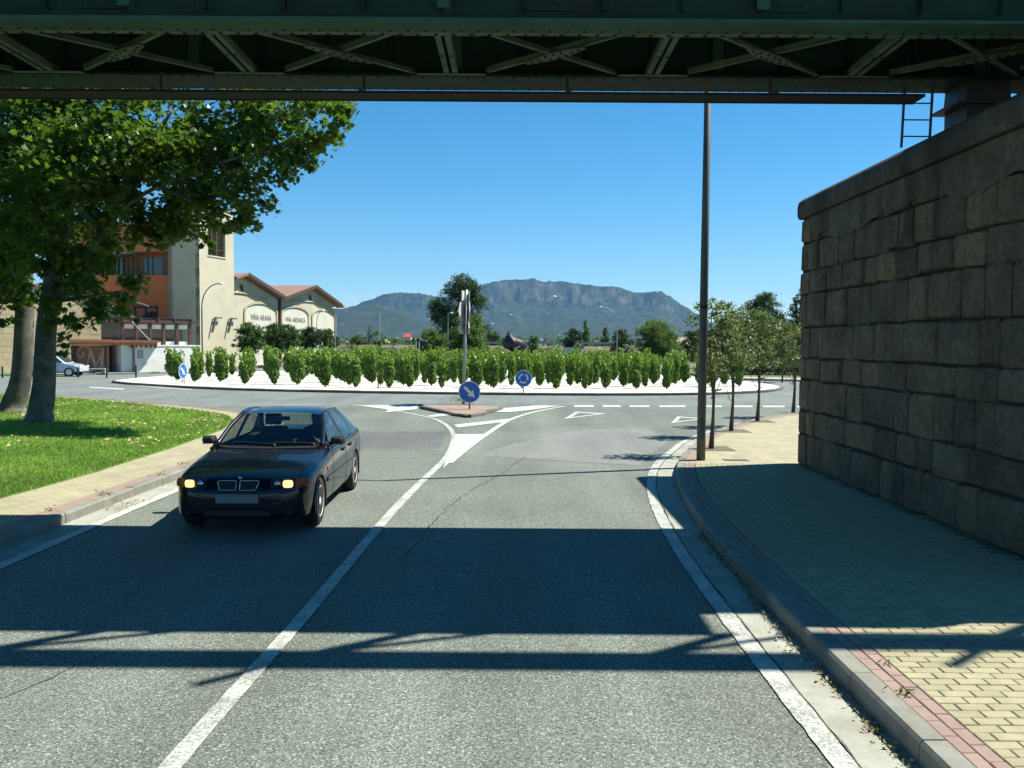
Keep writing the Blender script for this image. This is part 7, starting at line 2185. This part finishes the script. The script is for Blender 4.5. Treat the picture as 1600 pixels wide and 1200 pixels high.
# --- parked cars
def small_car(label, at, yaw, body_m, hatch=True):
    t = thing('parked_car', label, 'car', (0, 0, 0))
    Lc, w = 4.0, .84
    side = [(-2.0, .32), (-1.98, .62), (-1.55, .80), (-1.05, .90), (-.45, 1.38), (.15, 1.48), (1.0, 1.46), (1.65, 1.05), (1.9, .92), (1.98, .55), (1.95, .32)]
    mb = MB(); n = len(side)
    ws = [.78, .82, .84, .84, .66, .62, .62, .76, .82, .80, .78]
    for sx in (1, -1): pass
    vs = [(ws[i] * sx, y, z) for sx in (1, -1) for i, (y, z) in enumerate(side)]
    # belt line vertices keep the flanks full below the windows
    mb.add(vs, [(i, i + 1, n + i + 1, n + i) for i in range(n - 1)] + [(n - 1, 0, n, 2 * n - 1)])
    for sx in (0, 1):
        o = sx * n
        mb.f.append(tuple(o + i for i in range(n))); mb.m.append(0)
    bd = mb.build('body', body_m, t); bevel(bd, .05, 3, 20)
    for sx in (1, -1):
        for poly in ([(-.92, .93), (-.05, .96), (-.05, 1.38), (-.42, 1.33)], [(.03, .96), (.85, .98), (.85, 1.38), (.03, 1.40)], [(.93, .98), (1.5, 1.0), (1.2, 1.25), (.93, 1.38)]):
            mb = MB(); mb.poly([((.845 - (z - .90) * .40) * sx + .012 * sx, y, z) for y, z in poly]); mb.build('window', MAT['window'], t, fix=False)
        for y in (-1.3, 1.25):
            mb = MB(); mb.lathe([(.2, -.09), (.29, -.09), (.31, -.05), (.31, .05), (.29, .09), (.2, .09)], (sx * .78, y, .31), 18, 'X'); wh = mb.build('wheel', MAT['rubber'], t, smooth=True)
            mb = MB(); mb.lathe([(.2, 0), (.19, .015 * sx), (.03, .02 * sx)], (sx * .865, y, .31), 14, 'X'); mb.build('rim', MAT['alloy'], wh)
        mb = MB(); mb.cbox((sx * .62, -1.965, .66), (.15, .03, .07)); mb.build('headlight', MAT['lamp_head'], t)
        mb = MB(); mb.cbox((sx * .70, 1.955, .80), (.09, .03, .13)); mb.build('tail_light', M('red_lens', (.3, .02, .02), .3), t)
    mb = MB(); mb.poly([(-.60, -1.0, .955), (.60, -1.0, .955), (.55, -.5, 1.37), (-.55, -.5, 1.37)]); mb.poly([(-.58, 1.12, 1.40), (.58, 1.12, 1.40), (.66, 1.62, 1.09), (-.66, 1.62, 1.09)])
    for i in range(len(mb.v)): 
        x, y, z = mb.v[i]; mb.v[i] = (x, y + (-.03 if y < 0 else .03), z + .03)
    mb.build('windscreen', MAT['window'], t, fix=False)
    t.location = at; t.rotation_euler = (0, 0, yaw)
b = G(68, 589, .0)
small_car('pale blue hatchback parked behind the plane tree trunks', (b.x, b.y + 1.2, 0.0), R(97), MAT['silver_paint'])
b = P(1176, 582, 76); small_car('dark blue car parked under the trees beyond the roundabout, left one', (b.x, 77, 0.10), R(80), MAT['grey_paint'])
b = P(1208, 582, 78); small_car('dark car parked under the trees nearest the stone wall edge', (b.x, 79, 0.10), R(95), MAT['grey_paint'])

# white tubular railing in front of them
def railing():
    t = thing('railing', 'thin white two-rail railing in front of the parked cars', 'railing', (P(1190, 580, 70).x, 70, .1))
    x0, x1 = P(1128, 580, 70).x, P(1216, 580, 70).x
    for y in (573.5, 580): 
        z = P(1190, y, 70).z; mb = MB(); mb.tube([(x0, 70, z), (x1, 70, z)], .045, 6); mb.build('rail', MAT['sign_white'], t)
    for k in range(5):
        x = lerp(x0, x1, k / 4); mb = MB(); mb.tube([(x, 70, .05), (x, 70, P(1190, 572, 70).z)], .045, 6); mb.build('post', MAT['sign_white'], t)
railing()
def hedge():
    r = np.random.default_rng(55); n = 5200
    x0, x1 = P(1100, 590, 64).x, P(1300, 590, 64).x
    x = r.uniform(x0, x1, n); y = 64.5 + r.normal(0, .35, n); z = .1 + 1.0 * r.random(n) ** .7
    t = thing('hedge', 'low dark hedge behind the pale kerb of the exit road', 'hedge', ((x0 + x1) / 2, 64.5, .1))
    p = np.stack([x - (x0 + x1) / 2, y - 64.5, z - .1], -1)
    link_mesh('foliage', leaf_mesh('foliage', p, .22, 'oval', MAT['dark_leaf'], r, r.random(n), .2), t)
    mb = MB()
    for k in range(14): xx = lerp(x0, x1, (k + .5) / 14); mb.tube([(xx, 64.5, 0), (xx + .1, 64.5, .8)], .03, 5)
    mb.build('stem', MAT['bark_dark'], t)
hedge()

# drain grating in the right footway
def drain():
    c = G(1150, 718.5, .15)
    t = thing('drain_grating', 'small rectangular iron drain grating set in the right footway', 'drain', (c.x, c.y, .15))
    mb = MB(); mb.box(c.x - .24, c.x + .24, c.y - .14, c.y + .14, .140, .1492); mb.build('frame', MAT['dark_void'], t)
    for k in range(8):
        x = c.x - .2 + k * .057; mb = MB(); mb.box(x - .012, x + .012, c.y - .12, c.y + .12, .1494, .156); mb.build('bar', MAT['galv'], t)
drain()
# weeds rooted along the left kerb and the paver edge
def kerb_weeds():
    r = np.random.default_rng(71); pts = []
    for x, y, z, n, sp in ((-5.95, 12.4, .14, 50, .08), (-5.9, 14.2, .14, 40, .07), (-6.05, 15.6, .14, 30, .06), (-6.1, 11.2, .14, 22, .06), (2.52, 5.35, .165, 20, .035), (2.66, 5.9, .165, 10, .03), (2.40, 3.6, .17, 14, .06)):
        q = r.normal(0, sp, (n, 2)); pts.append(np.stack([x + q[:, 0], y + q[:, 1], z + np.abs(r.normal(0, .025, n))], -1))
    p = np.concatenate(pts); o = link_mesh('kerb_weeds', leaf_mesh('kerb_weeds', p, .045, 'slim', MAT['olive_leaf'], r, r.random(len(p)) * .7, -.2)); o['kind'] = 'stuff'
kerb_weeds()
# ------------------------------------------------------------------ the air
mb = MB(); mb.box(-8900, 8900, -700, 9300, -1.2, 640)
hz = mb.build('haze', bpy.data.materials.new('air')); hz['kind'] = 'stuff'
hm = hz.data.materials[0]; hm.use_nodes = True
hn = hm.node_tree; hn.nodes.remove(hn.nodes['Principled BSDF'])
pv = hn.nodes.new('ShaderNodeVolumePrincipled')
pv.inputs['Color'].default_value = (0.20, 0.55, 1.0, 1)
pv.inputs['Density'].default_value = 0.000048
pv.inputs['Anisotropy'].default_value = 0.0
hn.links.new(pv.outputs[0], hn.nodes['Material Output'].inputs['Volume'])
